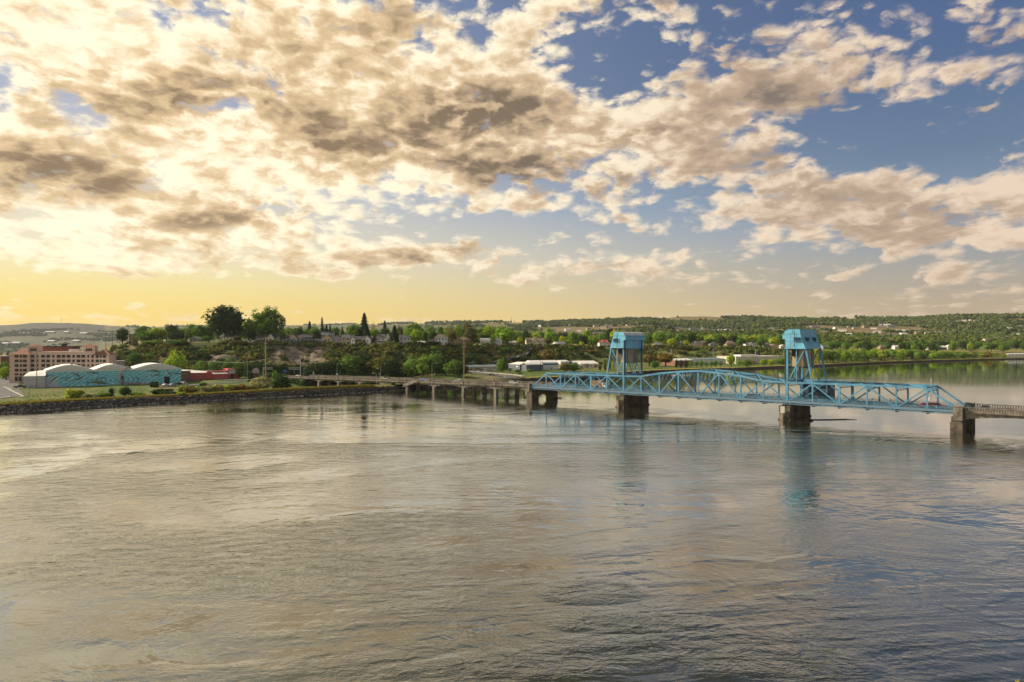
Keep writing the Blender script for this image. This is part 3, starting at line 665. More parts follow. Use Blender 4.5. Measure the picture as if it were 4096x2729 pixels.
# ---------------------------------------------------------------- concrete approach viaducts
ZL = lambda tt: 6.25 if tt >= -10 else max(3.05, 6.25 - (abs(tt) - 10) * .0152)     # road height falls towards the left bank
def viaduct(name_label, ta, tb, bents, abut=False, g=0.0):
    v = thing('concrete_viaduct', name_label, 'viaduct', BP(ta, 0, 0)); inv = v.location.copy()
    def pt(mb, name, m, parent=v):
        mb.v = [tuple(Vector(q) - inv) for q in mb.v]; return mb.build(name, m, parent)
    n = max(2, int(abs(tb - ta) / 4)); tsx = [ta + (tb - ta) * k / n for k in range(n + 1)]
    mb = MB()
    for a, b_ in zip(tsx, tsx[1:]):
        mb.hexa([BP(a, -1.7, ZL(a) - .45), BP(b_, -1.7, ZL(b_) - .45), BP(b_, WID + 1.7, ZL(b_) - .45), BP(a, WID + 1.7, ZL(a) - .45),
                 BP(a, -1.7, ZL(a)), BP(b_, -1.7, ZL(b_)), BP(b_, WID + 1.7, ZL(b_)), BP(a, WID + 1.7, ZL(a))])
    dk_ = pt(mb, 'deck', m_conc)
    mb = MB()
    for a, b_ in zip(tsx, tsx[1:]): mb.face([BP(a, .2, ZL(a) + .006), BP(b_, .2, ZL(b_) + .006), BP(b_, WID - .2, ZL(b_) + .006), BP(a, WID - .2, ZL(a) + .006)])
    rd = pt(mb, 'roadway', m_asph, dk_)
    mb = MB()
    for a, b_ in zip(tsx, tsx[1:]):
        mb.face([BP(a, WID / 2 - .09, ZL(a) + .014), BP(b_, WID / 2 - .09, ZL(b_) + .014), BP(b_, WID / 2 + .09, ZL(b_) + .014), BP(a, WID / 2 + .09, ZL(a) + .014)])
    pt(mb, 'lane_marking', mat('yellow_road_paint', (.50, .34, .05), .8), rd)
    for s, sn in ((-1.6, -1), (WID + 1.6, 1)):
        mb = MB()
        for a, b_ in zip(tsx, tsx[1:]):
            for h0, h1, w in ((0, .22, .16), (.95, 1.15, .18)):
                mb.hexa([BP(a, s - w, ZL(a) + h0), BP(b_, s - w, ZL(b_) + h0), BP(b_, s + w, ZL(b_) + h0), BP(a, s + w, ZL(a) + h0),
                         BP(a, s - w, ZL(a) + h1), BP(b_, s - w, ZL(b_) + h1), BP(b_, s + w, ZL(b_) + h1), BP(a, s + w, ZL(a) + h1)])
        q = min(ta, tb) + .3
        while q < max(ta, tb): mb.box(q - .16, q + .16, s - .11, s + .11, ZL(q) + .2, ZL(q) + .97, BP); q += .62
        pr_ = pt(mb, 'parapet', m_conc)
        for tb_ in bents: mb = MB(); mb.box(tb_ - .5, tb_ + .5, s - .3, s + .3, ZL(tb_) - .4, ZL(tb_) + 1.35, BP); pt(mb, 'parapet_post', m_conc, pr_)
    # arched girders, one under each edge and the middle, per span
    edges = sorted([ta, tb] + [b for b in bents if min(ta, tb) < b < max(ta, tb)])
    for a, b_ in zip(edges, edges[1:]):
        if b_ - a < 2: continue
        for s0, s1 in ((-1.05, -.45), (WID / 2 - .3, WID / 2 + .3), (WID + .45, WID + 1.05)):
            mb = MB(); top, bot = [], []
            for k in range(13):
                u = k / 12; tt = a + (b_ - a) * u; dep = .75 + 1.15 * (2 * abs(u - .5)) ** 2.6
                top.append((tt, ZL(tt) - .44)); bot.append((tt, ZL(tt) - .44 - dep))
            for k in range(12):
                mb.hexa([BP(bot[k][0], s0, bot[k][1]), BP(bot[k + 1][0], s0, bot[k + 1][1]), BP(bot[k + 1][0], s1, bot[k + 1][1]), BP(bot[k][0], s1, bot[k][1]),
                         BP(top[k][0], s0, top[k][1]), BP(top[k + 1][0], s0, top[k + 1][1]), BP(top[k + 1][0], s1, top[k + 1][1]), BP(top[k][0], s1, top[k][1])])
            pt(mb, 'arched_girder', m_conc)
    for tb_ in bents:
        for s in (-.75, WID / 2, WID + .75):
            p_ = BP(tb_, s, 0); base = min(-3.5, gz(p_.x, p_.y) - 1)
            mb = MB(); mb.box(tb_ - .75, tb_ + .75, s - .75, s + .75, base, ZL(tb_) - 2.0, BP); mb.box(tb_ - .95, tb_ + .95, s - .95, s + .95, base, .35 if gz(p_.x, p_.y) < 0 else base + .1, BP)
            pt(mb, 'column', m_conc)
    return v
bl = [-22.4 * k for k in range(1, 10)]
viaduct('long brown concrete viaduct on arched girders from the left bank to the blue truss', -2.0, -218, bl)
viaduct('brown concrete viaduct at the right edge of the photo with a white toothed parapet', T1 + 1.4, T1 + 78, [T1 + 35.4, T1 + 72])
# ---------------------------------------------------------------- vegetation
def leafmat(name, c, tr=.35, dead=0.0):
    m = bpy.data.materials.new(name); m.use_nodes = True; t = m.node_tree; t.nodes.clear()
    out = t.nodes.new('ShaderNodeOutputMaterial'); geo = t.nodes.new('ShaderNodeNewGeometry'); oi = t.nodes.new('ShaderNodeObjectInfo')
    r = S(t, geo.outputs['Random Per Island']); ro = S(t, oi.outputs['Random'])
    c1 = ramp(t, r, [(0, tuple(v * (.35 if name in ('plain_leaves', 'far_leaves') else .62) for v in c)), (.5, c), (1, (c[0] * 1.55, c[1] * 1.35, c[2] * 1.1))])
    c2 = mixc(t, 1.0, c1, ramp(t, ro, [(0, (.78, .86, 1.0)), (.5, (1, 1, 1)), (1, (1.28, 1.12, .85))]), 'MULTIPLY')
    d = t.nodes.new('ShaderNodeBsdfDiffuse'); tl = t.nodes.new('ShaderNodeBsdfTranslucent'); mx = t.nodes.new('ShaderNodeMixShader'); mx.inputs[0].default_value = tr
    t.links.new(c2, d.inputs[0]); t.links.new(c2, tl.inputs[0]); t.links.new(d.outputs[0], mx.inputs[1]); t.links.new(tl.outputs[0], mx.inputs[2]); t.links.new(mx.outputs[0], out.inputs[0])
    return m
LEAF = {
 'dark': leafmat('dark_leaves', (0.052, 0.096, 0.032)), 'green': leafmat('green_leaves', (0.131, 0.251, 0.048)), 'bright': leafmat('bright_leaves', (0.271, 0.437, 0.051), .45),
 'yellow': leafmat('yellow_green_leaves', (0.438, 0.536, 0.055), .45), 'olive': leafmat('olive_leaves', (0.184, 0.184, 0.061)), 'silver': leafmat('silver_leaves', (0.333, 0.367, 0.184)),
 'conifer': leafmat('conifer_needles', (0.038, 0.079, 0.038), .15), 'far': leafmat('far_leaves', (0.075, 0.116, 0.048), .2), 'brown': leafmat('brown_olive_leaves', (0.228, 0.193, 0.061)), 'plain': leafmat('plain_leaves', (.078, .125, .034), .3), 'scrub': leafmat('scrub_leaves', (.15, .185, .05), .35), 'mid': leafmat('mid_leaves', (0.202, 0.339, 0.073), .4)}
m_bark = mat('bark', (.10, .075, .05), .95, 0, .4, 1.5)
ADJ = {'dark': 'dark green', 'green': 'green', 'bright': 'bright green', 'yellow': 'yellow-green', 'olive': 'olive', 'silver': 'silvery', 'conifer': 'dark', 'brown': 'brownish olive', 'scrub': 'dull green', 'mid': 'mid-green'}
def leafquad(V, Fc, c, n, s, rnd):
    a = n.cross(Vector((rnd.uniform(-1, 1), rnd.uniform(-1, 1), rnd.uniform(-1, 1))))
    if a.length < .05: a = Vector((1, 0, 0))
    a = a.normalized() * s; b = n.cross(a).normalized() * s * rnd.uniform(.6, 1.0); k = len(V)
    V += [tuple(c - a - b * .3), tuple(c + a * .3 - b), tuple(c + a + b * .3), tuple(c - a * .3 + b)]; Fc.append((k, k + 1, k + 2, k + 3))
def crown_mesh(kind, seed, n=1300):
    """10 m tall, crown about 8 m wide, base at the origin"""
    rnd = random.Random(seed); V, Fc = [], []; limbs = []
    U = rnd.uniform
    def clump(c, r, m, s, flat=.8):
        for _ in range(m):
            d = Vector((rnd.gauss(0, 1), rnd.gauss(0, 1), rnd.gauss(0, 1))).normalized(); q = d * r * (U(.45, 1.0) ** .5) * U(.75, 1.12); q.z *= flat
            leafquad(V, Fc, c + q, (d + Vector((U(-.8, .8), U(-.8, .8), U(-.4, .9)))).normalized(), s * U(.6, 1.3), rnd)
    if kind in ('round', 'big', 'airy', 'oval', 'bushy'):
        zc, rz, rx = {'round': (5.5, 4.3, 3.9), 'big': (5.5, 4.35, 4.25), 'airy': (5.9, 3.9, 3.7), 'oval': (5.4, 4.5, 3.3), 'bushy': (4.8, 5.1, 4.1)}[kind]
        s = {'big': .25, 'airy': .25}.get(kind, .33); so = seed * 1.7; cnt = 0
        while cnt < n:
            d = Vector((rnd.gauss(0, 1), rnd.gauss(0, 1), rnd.gauss(0, 1))).normalized()
            bmp = mn.noise(d * 1.5 + Vector((so, 0, 0))) * .34 + mn.noise(d * 3.6 + Vector((0, so, 0))) * .20 + mn.noise(d * 8 + Vector((0, so, so))) * .10
            rm = .84 + bmp; f = rnd.random() ** .42; q = Vector((d.x * rx * rm * f, d.y * rx * rm * f, zc + d.z * rz * rm * f * (1.0 if d.z > 0 else .95)))
            if q.z < .25: continue
            h_ = mn.noise(q * .62 + Vector((so, so, 0))) + .5 * mn.noise(q * 1.5 + Vector((0, so, 0)))
            if h_ < {'airy': .02, 'big': -.10, 'bushy': -.42}.get(kind, -.24) + (f - .75) * .5: continue
            leafquad(V, Fc, q, (d + Vector((U(-.8, .8), U(-.8, .8), U(-.3, .9)))).normalized(), s * U(.55, 1.3), rnd); cnt += 1
            if len(limbs) < 16 and f < .8: limbs.append((q, 1))
    elif kind in ('spruce', 'column', 'pine'):
        for i in range(n):
            u = rnd.random() ** 1.25; zt = .8 + u * 9.1; lay = (.62 + .38 * abs(((zt * (1.05 if kind == 'pine' else 1.5)) % 1) * 2 - 1)) if kind != 'column' else 1
            rb = {'spruce': 2.3 * (1 - u) ** .85, 'column': 1.75 * (sin(pi * min(1, u * 1.0 + .06)) ** .5) * (1 - u * .35), 'pine': 3.0 * (1 - u) ** .65}[kind] * lay + .08
            a = U(0, 2 * pi); rr = rb * U(.35, 1.08) * (1 + .25 * sin(a * 3 + seed + zt)); c = Vector((rr * cos(a), rr * sin(a), zt - rr * .18))
            leafquad(V, Fc, c, Vector((cos(a) * .5, sin(a) * .5, U(.2, 1))).normalized(), U(.18, .38), rnd)
    elif kind == 'shrub':
        for i in range(9):
            c = Vector((U(-2.8, 2.8), U(-2.0, 2.0), U(1.8, 5.5))); r = U(1.5, 2.7); c.x *= 1.1; clump(c, r, n // 9, .5, .95)
        for i in range(n // 5): leafquad(V, Fc, Vector((U(-3.6, 3.6), U(-3, 3), U(.1, 2.5))), Vector((U(-1, 1), U(-1, 1), U(0, 1))).normalized(), .5, rnd)
    me = bpy.data.meshes.new('crown'); me.from_pydata(V, [], Fc); me.materials.append(LEAF['green']); me.update()
    tb = MB(); tb.tube([(0, 0, -1.2), (.05, 0, 1.2), (.1, .05, 3.2 if kind not in ('spruce', 'pine', 'column') else 8.5)], [.42, .30, .2 if kind not in ('spruce', 'pine', 'column') else .05], 6)
    if kind in ('round', 'big', 'airy', 'oval'):
        for c, r in limbs[:9 if kind != 'airy' else 16]:
            b0 = Vector((.08, .03, U(1.8, 3.2))); m1 = b0.lerp(c, .5) + Vector((U(-.3, .3), U(-.3, .3), .2)); tb.tube([b0, m1, c], [.16, .10, .04], 4, False)
    tm = bpy.data.meshes.new('trunk'); tm.from_pydata(tb.v, [], tb.f); tm.materials.append(m_bark); tm.update()
    return me, tm
PROTO = {}
def proto(kind, var, lod):
    k = (kind, var, lod)
    if k not in PROTO: PROTO[k] = crown_mesh(kind, hash_(kind) + var * 17 + 3, {0: 6500, 1: 1900, 2: 620}[lod])
    return PROTO[k]
def hash_(s): return sum(ord(c) * (i + 3) for i, c in enumerate(s)) % 997
NAMES = {'round': 'leafy_tree', 'big': 'leafy_tree', 'airy': 'leafy_tree', 'oval': 'leafy_tree', 'bushy': 'bushy_tree', 'spruce': 'conifer_tree', 'pine': 'conifer_tree', 'column': 'cypress_tree', 'shrub': 'shrub'}
_tn = 0
def tree(px, top, w, d, kind, col, loc=None, group=None, label=None, base=None, lod=None):
    """px, top row and width as seen; d metres ahead; the height follows from the ground there"""
    global _tn; _tn += 1
    g = G(px, d) if base is None else Vector((X(px, d), d, base))
    H = max(1.0, Zy(top, d) - g.z); wd = w / F * d
    bw = {'round': 8.0, 'big': 8.2, 'airy': 7.8, 'oval': 7.0, 'bushy': 8.4, 'spruce': 2.9, 'pine': 4.6, 'column': 3.6, 'shrub': 7.6}[kind]
    if lod is None: lod = 0 if H / d > .022 and kind == 'big' else (1 if w > 34 or d < 520 else 2)
    cm, tm = proto(kind, _tn % 3, lod)
    nm = NAMES[kind]
    kn = {'leafy_tree': 'leafy tree', 'bushy_tree': 'bushy tree', 'conifer_tree': 'conifer', 'cypress_tree': 'small cypress', 'shrub': 'shrub'}[nm]
    e = thing(nm, label or (ADJ[col] + ' ' + kn + ' ' + (loc or '')).strip(), 'shrub' if kind == 'shrub' else 'tree', g, random.uniform(0, 6.28), group)
    e.scale = (wd / bw, wd / bw, H / 10.0)
    for n, m in (('crown', cm), ('trunk', tm)):
        if n == 'trunk' and kind == 'shrub': continue
        o = bpy.data.objects.new(n, m); COL.objects.link(o); o.parent = e
        if n == 'crown': o.material_slots[0].link = 'OBJECT'; o.material_slots[0].material = LEAF[col]
    return e
# --- trees along the top of the bluff, left to right
cB = lambda px, k=14: crest_d(px) + k
for a in [
 (490, 1305, 62, 8, 'round', 'dark', 'at the left end of the bluff beside two poles'),
 (572, 1293, 80, 22, 'airy', 'green', 'behind the first round trees of the bluff'),
 (588, 1322, 112, 8, 'bushy', 'green', 'bulging over the left end of the bluff edge'),
 (632, 1305, 100, 18, 'round', 'yellow', 'on the bluff above the mural warehouse'),
 (690, 1287, 76, 34, 'airy', 'dark', 'rising behind the dark round tree of the bluff'),
 (704, 1318, 92, 8, 'bushy', 'dark', 'round and dense, left of the grey gabled cottage'),
 (765, 1287, 60, 30, 'airy', 'green', 'behind the grey gabled cottage'),
 (800, 1294, 76, 24, 'oval', 'green', 'rising right behind the grey gabled cottage'),
 (836, 1292, 66, 34, 'round', 'mid', 'against the left flank of the tallest bluff tree'),
 (826, 1340, 52, 5, 'bushy', 'green', 'low, between the cottage and the cream house'),
 (902, 1211, 166, 16, 'big', 'dark', 'largest and leftmost of two giant crowns on the bluff'),
 (1069, 1223, 138, 18, 'big', 'green', 'second giant crown, over the cream house with porch'),
 (958, 1300, 60, 30, 'airy', 'green', 'in the gap just right of the largest tree'),
 (993, 1266, 72, 34, 'oval', 'green', 'between the two giant crowns'),
 (1010, 1316, 44, 14, 'oval', 'dark', 'at the foot of the second giant crown'),
 (952, 1346, 36, 6, 'bushy', 'dark', 'clipped round bush beside the long white wall'),
 (1128, 1318, 50, 26, 'round', 'mid', 'just right of the second giant crown'),
 (1160, 1300, 70, 46, 'airy', 'mid', 'behind the maroon-roofed house'),
 (1199, 1299, 56, 40, 'round', 'green', 'behind the maroon and purple houses'),
 (1238, 1286, 34, 46, 'spruce', 'conifer', 'behind the purple house'),
 (1257, 1293, 52, 56, 'airy', 'mid', 'right of the conifer behind the purple house'),
 (1262, 1311, 46, 26, 'bushy', 'dark', 'beside the purple house roof'),
 (1288, 1269, 24, 44, 'spruce', 'conifer', 'slim and tall, piercing the skyline above the grey roof'),
 (1306, 1300, 28, 40, 'spruce', 'conifer', 'first of a low pair right of the slim tall conifer'),
 (1320, 1299, 22, 44, 'spruce', 'conifer', 'second of a low pair right of the slim tall conifer'),
 (1343, 1297, 50, 46, 'airy', 'green', 'behind the lilac gabled house'),
 (1369, 1308, 26, 40, 'spruce', 'conifer', 'short, behind the grey house'),
 (1419, 1290, 92, 30, 'round', 'green', 'wide, behind the dark house with white gables'),
 (1457, 1252, 50, 26, 'pine', 'conifer', 'tallest layered pine on the bluff skyline'),
 (1468, 1302, 36, 18, 'spruce', 'conifer', 'at the foot of the tall layered pine'),
 (1493, 1280, 30, 44, 'airy', 'brown', 'thin and half bare, right of the layered pine'),
 (1503, 1308, 52, 30, 'round', 'mid', 'behind the white porch house chimney'),
 (1539, 1283, 34, 52, 'spruce', 'conifer', 'peeping over the round dark tree'),
 (1541, 1300, 56, 30, 'bushy', 'dark', 'round, right behind the white porch house'),
 (1578, 1302, 38, 8, 'spruce', 'conifer', 'broad, between the two white bluff houses'),
 (1600, 1293, 40, 60, 'airy', 'olive', 'thin, behind the broad conifer'),
 (1657, 1282, 104, 40, 'round', 'mid', 'wide, behind the grey-roofed white house'),
 (1668, 1312, 66, 8, 'round', 'bright', 'leaning over the white garage of the bluff'),
 (1640, 1357, 24, 3, 'shrub', 'bright', 'small, in front of the grey-roofed white house'),
 (1562, 1362, 18, 2, 'shrub', 'bright', 'small, beside the porch of the white house'),
 (1697, 1320, 42, 14, 'oval', 'green', 'left of the low beige house'),
 (1722, 1296, 52, 40, 'round', 'mid', 'behind the low beige house'),
 (1735, 1318, 40, 26, 'bushy', 'dark', 'dense, left of the tan-hipped white house'),
 (1761, 1301, 38, 44, 'oval', 'green', 'behind the tan-hipped white house'),
 (1790, 1300, 48, 50, 'round', 'mid', 'above the right end of the tan hipped roof'),
 (1809, 1306, 64, 2, 'airy', 'olive', 'thin with a forked trunk on the bluff edge'),
 (1834, 1290, 50, 50, 'round', 'mid', 'behind the tan gabled house'),
 (1870, 1280, 56, 44, 'oval', 'olive', 'tallest right of centre, behind the tall wooden pole'),
 (1886, 1299, 92, 3, 'airy', 'olive', 'wide and see-through, right of the tall wooden pole'),
 (1925, 1300, 48, 44, 'round', 'mid', 'behind the white gambrel house'),
 (1955, 1293, 72, 34, 'round', 'bright', 'above the two white cottages'),
 (1946, 1332, 52, 20, 'bushy', 'dark', 'dense, close behind the white gambrel house'),
 (1971, 1332, 32, 2, 'oval', 'bright', 'pollarded on a thick trunk between two white cottages'),
 (2003, 1295, 68, 34, 'round', 'bright', 'behind the slate-roofed cottage'),
 (2030, 1308, 84, 3, 'round', 'bright', 'broad, standing right of the slate-roofed cottage'),
 (2068, 1318, 62, 30, 'round', 'mid', 'behind the small square white house'),
 (2078, 1342, 32, 2, 'oval', 'yellow', 'small, right of the small square white house'),
 (2106, 1317, 50, 40, 'oval', 'dark', 'left behind the long cream apartment house'),
 (2138, 1328, 62, 30, 'round', 'yellow', 'behind the middle of the long cream apartment house'),
 (2196, 1301, 44, 60, 'oval', 'bright', 'rising over the right end of the cream apartments'),
 (2208, 1323, 72, 30, 'round', 'bright', 'right of the long cream apartment house'),
 (2192, 1345, 54, 2, 'airy', 'olive', 'thin, before the right end of the cream apartments'),
 (2240, 1328, 34, 40, 'bushy', 'dark', 'behind the white ranch house'),
 (2247, 1338, 34, 24, 'oval', 'yellow', 'narrow, behind the white ranch house'),
 (2270, 1350, 26, 3, 'oval', 'yellow', 'narrow, right of the white ranch house'),
 (2293, 1321, 52, 40, 'round', 'mid', 'tall, right of the white ranch house'),
 (2334, 1335, 62, 20, 'bushy', 'dark', 'dense, left of the round lawn tree'),
 (2326, 1362, 28, 2, 'bushy', 'yellow', 'low, on the grassy bluff rim'),
 (2350, 1312, 50, 60, 'round', 'bright', 'high, left of the red-roofed house'),
 (2371, 1338, 58, 3, 'bushy', 'bright', 'big round lawn tree left of the red-roofed house'),
 (2412, 1324, 50, 30, 'round', 'mid', 'behind the red-roofed house'),
 (2437, 1309, 44, 80, 'round', 'dark', 'highest behind the red-roofed house'),
 (2466, 1315, 70, 14, 'round', 'yellow', 'glowing, directly left of the first lift tower'),
 (2589, 1332, 54, 10, 'round', 'green', 'directly right of the first lift tower'),
 (2638, 1321, 70, 40, 'round', 'bright', 'wide, right of the first lift tower'),
 (2689, 1348, 44, 3, 'bushy', 'yellow', 'round, alone in front of the tree belt'),
 (2722, 1330, 60, 40, 'round', 'green', 'behind the green-grey bungalow'),
 (2679, 1322, 60, 80, 'round', 'mid', 'behind the round lone tree'),
 (2746, 1357, 38, 2, 'airy', 'yellow', 'between the bungalow and the slate house'),
 (2766, 1326, 56, 60, 'round', 'dark', 'large, above the slate house'),
 (2838, 1349, 42, 24, 'bushy', 'dark', 'round, behind the reddish house'),
 (2865, 1335, 44, 60, 'round', 'mid', 'above the grey gabled bungalow'),
 (2886, 1338, 52, 10, 'bushy', 'dark', 'big, left of the tan hipped house'),
 (2930, 1335, 46, 60, 'round', 'dark', 'behind the tan hipped house'),
 (2965, 1348, 46, 16, 'round', 'green', 'left of the white gabled farmhouse'),
 (3008, 1341, 44, 60, 'round', 'mid', 'behind the white gabled farmhouse'),
 (3043, 1344, 44, 14, 'bushy', 'green', 'right of the white gabled farmhouse'),
 (3092, 1338, 46, 60, 'round', 'mid', 'behind the yellow house'),
 (3126, 1336, 50, 60, 'round', 'bright', 'directly left of the second lift tower')]:
    px, tp, w, k, kd, cl, lc = a; tree(px, tp, w, cB(px, k), kd, cl, lc)
# --- below the bluff, left bank
for a in [
 (703, 1397, 90, 466, 'bushy', 'bright', 'large and billowing behind the mural warehouse'),
 (805, 1436, 62, 462, 'bushy', 'green', 'first of the row behind the red building'),
 (864, 1432, 68, 464, 'bushy', 'green', 'second of the row behind the red building'),
 (922, 1420, 62, 466, 'bushy', 'green', 'third and tallest of the row behind the red building'),
 (958, 1438, 50, 462, 'bushy', 'green', 'last of the row behind the red building'),
 (1100, 1472, 38, 372, 'bushy', 'green', 'behind the large dark shrub at the viaduct end'),
 (1126, 1490, 82, 364, 'bushy', 'dark', 'hiding the left end of the concrete viaduct'),
 (1046, 1502, 92, 356, 'round', 'silver', 'big silvery olive at the foot of the tall pole'),
 (446, 1546, 28, 305, 'bushy', 'dark', 'small, below the painted whirlpool'),
 (502, 1542, 48, 308, 'bushy', 'dark', 'below the driftwood ring of the mural'),
 (20, 1440, 84, 470, 'bushy', 'green', 'left of the pink hotel'),
 (26, 1462, 66, 452, 'bushy', 'bright', 'low, left of the pink hotel'),
 (1257, 1440, 92, 478, 'bushy', 'dark', 'behind the white banner sign by the viaduct'),
 (1325, 1428, 100, 484, 'round', 'dark', 'in the grove behind the first viaduct lamp'),
 (1398, 1413, 112, 490, 'round', 'green', 'tall, left in the grove behind the viaduct'),
 (1455, 1402, 116, 500, 'round', 'dark', 'tallest of the grove behind the viaduct'),
 (1531, 1412, 112, 494, 'round', 'scrub', 'above the second viaduct lamp'),
 (1572, 1428, 74, 486, 'round', 'dark', 'right of the second viaduct lamp'),
 (1650, 1422, 82, 486, 'round', 'mid', 'above the blue pickup on the viaduct'),
 (1693, 1412, 62, 500, 'round', 'mid', 'behind the feathery grove tree'),
 (1690, 1444, 66, 470, 'airy', 'mid', 'feathery, at the front of the grove'),
 (1745, 1401, 92, 506, 'round', 'green', 'tall, behind the third viaduct lamp'),
 (1785, 1413, 74, 500, 'round', 'dark', 'right of the third viaduct lamp'),
 (1817, 1432, 80, 488, 'bushy', 'green', 'left of the second tall wooden pole'),
 (1840, 1446, 56, 480, 'bushy', 'dark', 'right end of the grove behind the viaduct'),
 (1884, 1409, 62, 622, 'round', 'dark', 'on the slope behind the beige workshop'),
 (1906, 1434, 50, 616, 'bushy', 'dark', 'right above the beige workshop roof'),
 (2008, 1428, 46, 572, 'bushy', 'green', 'left of the grey metal shed'),
 (2040, 1468, 30, 590, 'bushy', 'dark', 'small, in front of the grey metal shed'),
 (2070, 1476, 36, 580, 'bushy', 'green', 'low, right below the grey metal shed'),
 (2120, 1476, 40, 590, 'bushy', 'green', 'low, below the blue-striped building'),
 (2206, 1464, 14, 618, 'oval', 'mid', 'young, in front of the blue-striped building'),
 (2100, 1420, 60, 672, 'bushy', 'dark', 'on the slope behind the grey metal shed'),
 (2190, 1393, 84, 690, 'round', 'brown', 'big, on the slope above the blue-striped building'),
 (2146, 1412, 46, 684, 'bushy', 'dark', 'left of the big brownish slope tree'),
 (2238, 1404, 40, 706, 'bushy', 'dark', 'right of the big brownish slope tree'),
 (2262, 1446, 62, 600, 'bushy', 'olive', 'in front of the small white shed'),
 (2296, 1450, 66, 600, 'bushy', 'green', 'left of the blue and white building'),
 (2347, 1450, 34, 662, 'bushy', 'brown', 'first before the blue and white building'),
 (2382, 1452, 30, 662, 'bushy', 'brown', 'second before the blue and white building'),
 (2400, 1446, 18, 620, 'column', 'dark', 'first of the cypress row left of the first tower'),
 (2421, 1445, 16, 620, 'column', 'dark', 'second of the cypress row left of the first tower'),
 (2440, 1447, 12, 625, 'column', 'dark', 'third of the cypress row left of the first tower'),
 (2453, 1447, 12, 625, 'column', 'yellow', 'nearest the first tower leg in its row'),
 (2598, 1412, 64, 712, 'round', 'brown', 'first of two right of the first tower'),
 (2662, 1409, 72, 710, 'round', 'brown', 'second of two right of the first tower'),
 (2620, 1440, 44, 660, 'bushy', 'green', 'low, under the two brownish trees'),
 (2705, 1436, 16, 680, 'column', 'dark', 'first of three before the white-roofed brown hall'),
 (2724, 1438, 16, 680, 'column', 'dark', 'second of three before the white-roofed brown hall'),
 (2744, 1436, 16, 680, 'column', 'dark', 'third of three before the white-roofed brown hall'),
 (2765, 1441, 26, 690, 'round', 'green', 'first of the clipped row on the levee'),
 (2786, 1441, 24, 690, 'round', 'green', 'second of the clipped row on the levee'),
 (2805, 1438, 30, 690, 'round', 'green', 'third of the clipped row on the levee'),
 (2825, 1442, 24, 690, 'round', 'green', 'fourth of the clipped row on the levee'),
 (2845, 1441, 26, 692, 'round', 'green', 'fifth of the clipped row on the levee'),
 (2862, 1437, 30, 692, 'round', 'green', 'sixth of the clipped row on the levee'),
 (2883, 1440, 24, 694, 'round', 'green', 'last of the clipped row on the levee'),
 (2924, 1412, 44, 700, 'oval', 'bright', 'tall poplar-shaped, alone on the far levee'),
 (2956, 1437, 30, 720, 'round', 'mid', 'first right of the tall lone levee tree'),
 (2987, 1436, 46, 725, 'bushy', 'green', 'second right of the tall lone levee tree'),
 (3015, 1440, 28, 740, 'airy', 'olive', 'thin, before the long cream hall'),
 (3056, 1433, 40, 760, 'bushy', 'bright', 'before the right half of the cream hall'),
 (3084, 1435, 40, 765, 'bushy', 'yellow', 'before the right end of the cream hall'),
 (3135, 1427, 62, 780, 'bushy', 'green', 'behind the leg of the second lift tower'),
 (32, 1402, 18, 1250, 'spruce', 'conifer', 'first of two against the bright far river'),
 (65, 1397, 14, 1250, 'spruce', 'conifer', 'second of two against the bright far river'),
 (4, 1404, 18, 1250, 'bushy', 'brown', 'at the left edge against the bright far river')]:
    px, tp, w, d, kd, cl, lc = a; tree(px, tp, w * (1.2 if kd in ('round', 'bushy') and w > 44 else 1), d, 'bushy' if kd == 'round' and 1240 < px < 1900 else kd, cl, lc)
for a in [
 (295, 1545, 60, 300, 'yellow', 'clipped, lone in the grass below the mural'),
 (367, 1568, 46, 296, 'silver', 'low, right of the lone clipped one'),
 (392, 1571, 34, 297, 'green', 'low, between the silvery one and a lamp'),
 (619, 1518, 30, 372, 'dark', 'against the mural wall by the whitewater log pile'),
 (673, 1547, 96, 318, 'dark', 'wide thicket below the parked cars'),
 (730, 1531, 32, 330, 'yellow', 'first past the parked cars'),
 (766, 1534, 62, 326, 'olive', 'broad, before the brown wall'),
 (806, 1514, 38, 345, 'green', 'upper, before the red wall'),
 (826, 1529, 60, 325, 'silver', 'first of two silvery mounds'),
 (866, 1526, 62, 328, 'silver', 'second of two silvery mounds'),
 (898, 1525, 52, 334, 'yellow', 'glowing, right of the silvery mounds'),
 (938, 1530, 54, 332, 'olive', 'right of the glowing one'),
 (976, 1528, 62, 336, 'brown', 'left of the silvery olive tree'),
 (1010, 1534, 40, 338, 'olive', 'touching the silvery olive tree'),
 (726, 1563, 38, 304, 'yellow', 'low, at the path behind the levee brow'),
 (1053, 1550, 44, 340, 'yellow', 'lime, under the silvery olive tree'),
 (560, 1566, 60, 306, 'green', 'low, behind the levee path'),
 (420, 1565, 70, 305, 'green', 'low, behind the first levee lamp')]:
    px, tp, w, d, cl, lc = a; tree(px, tp, w, d, 'shrub', cl, lc, lod=1)
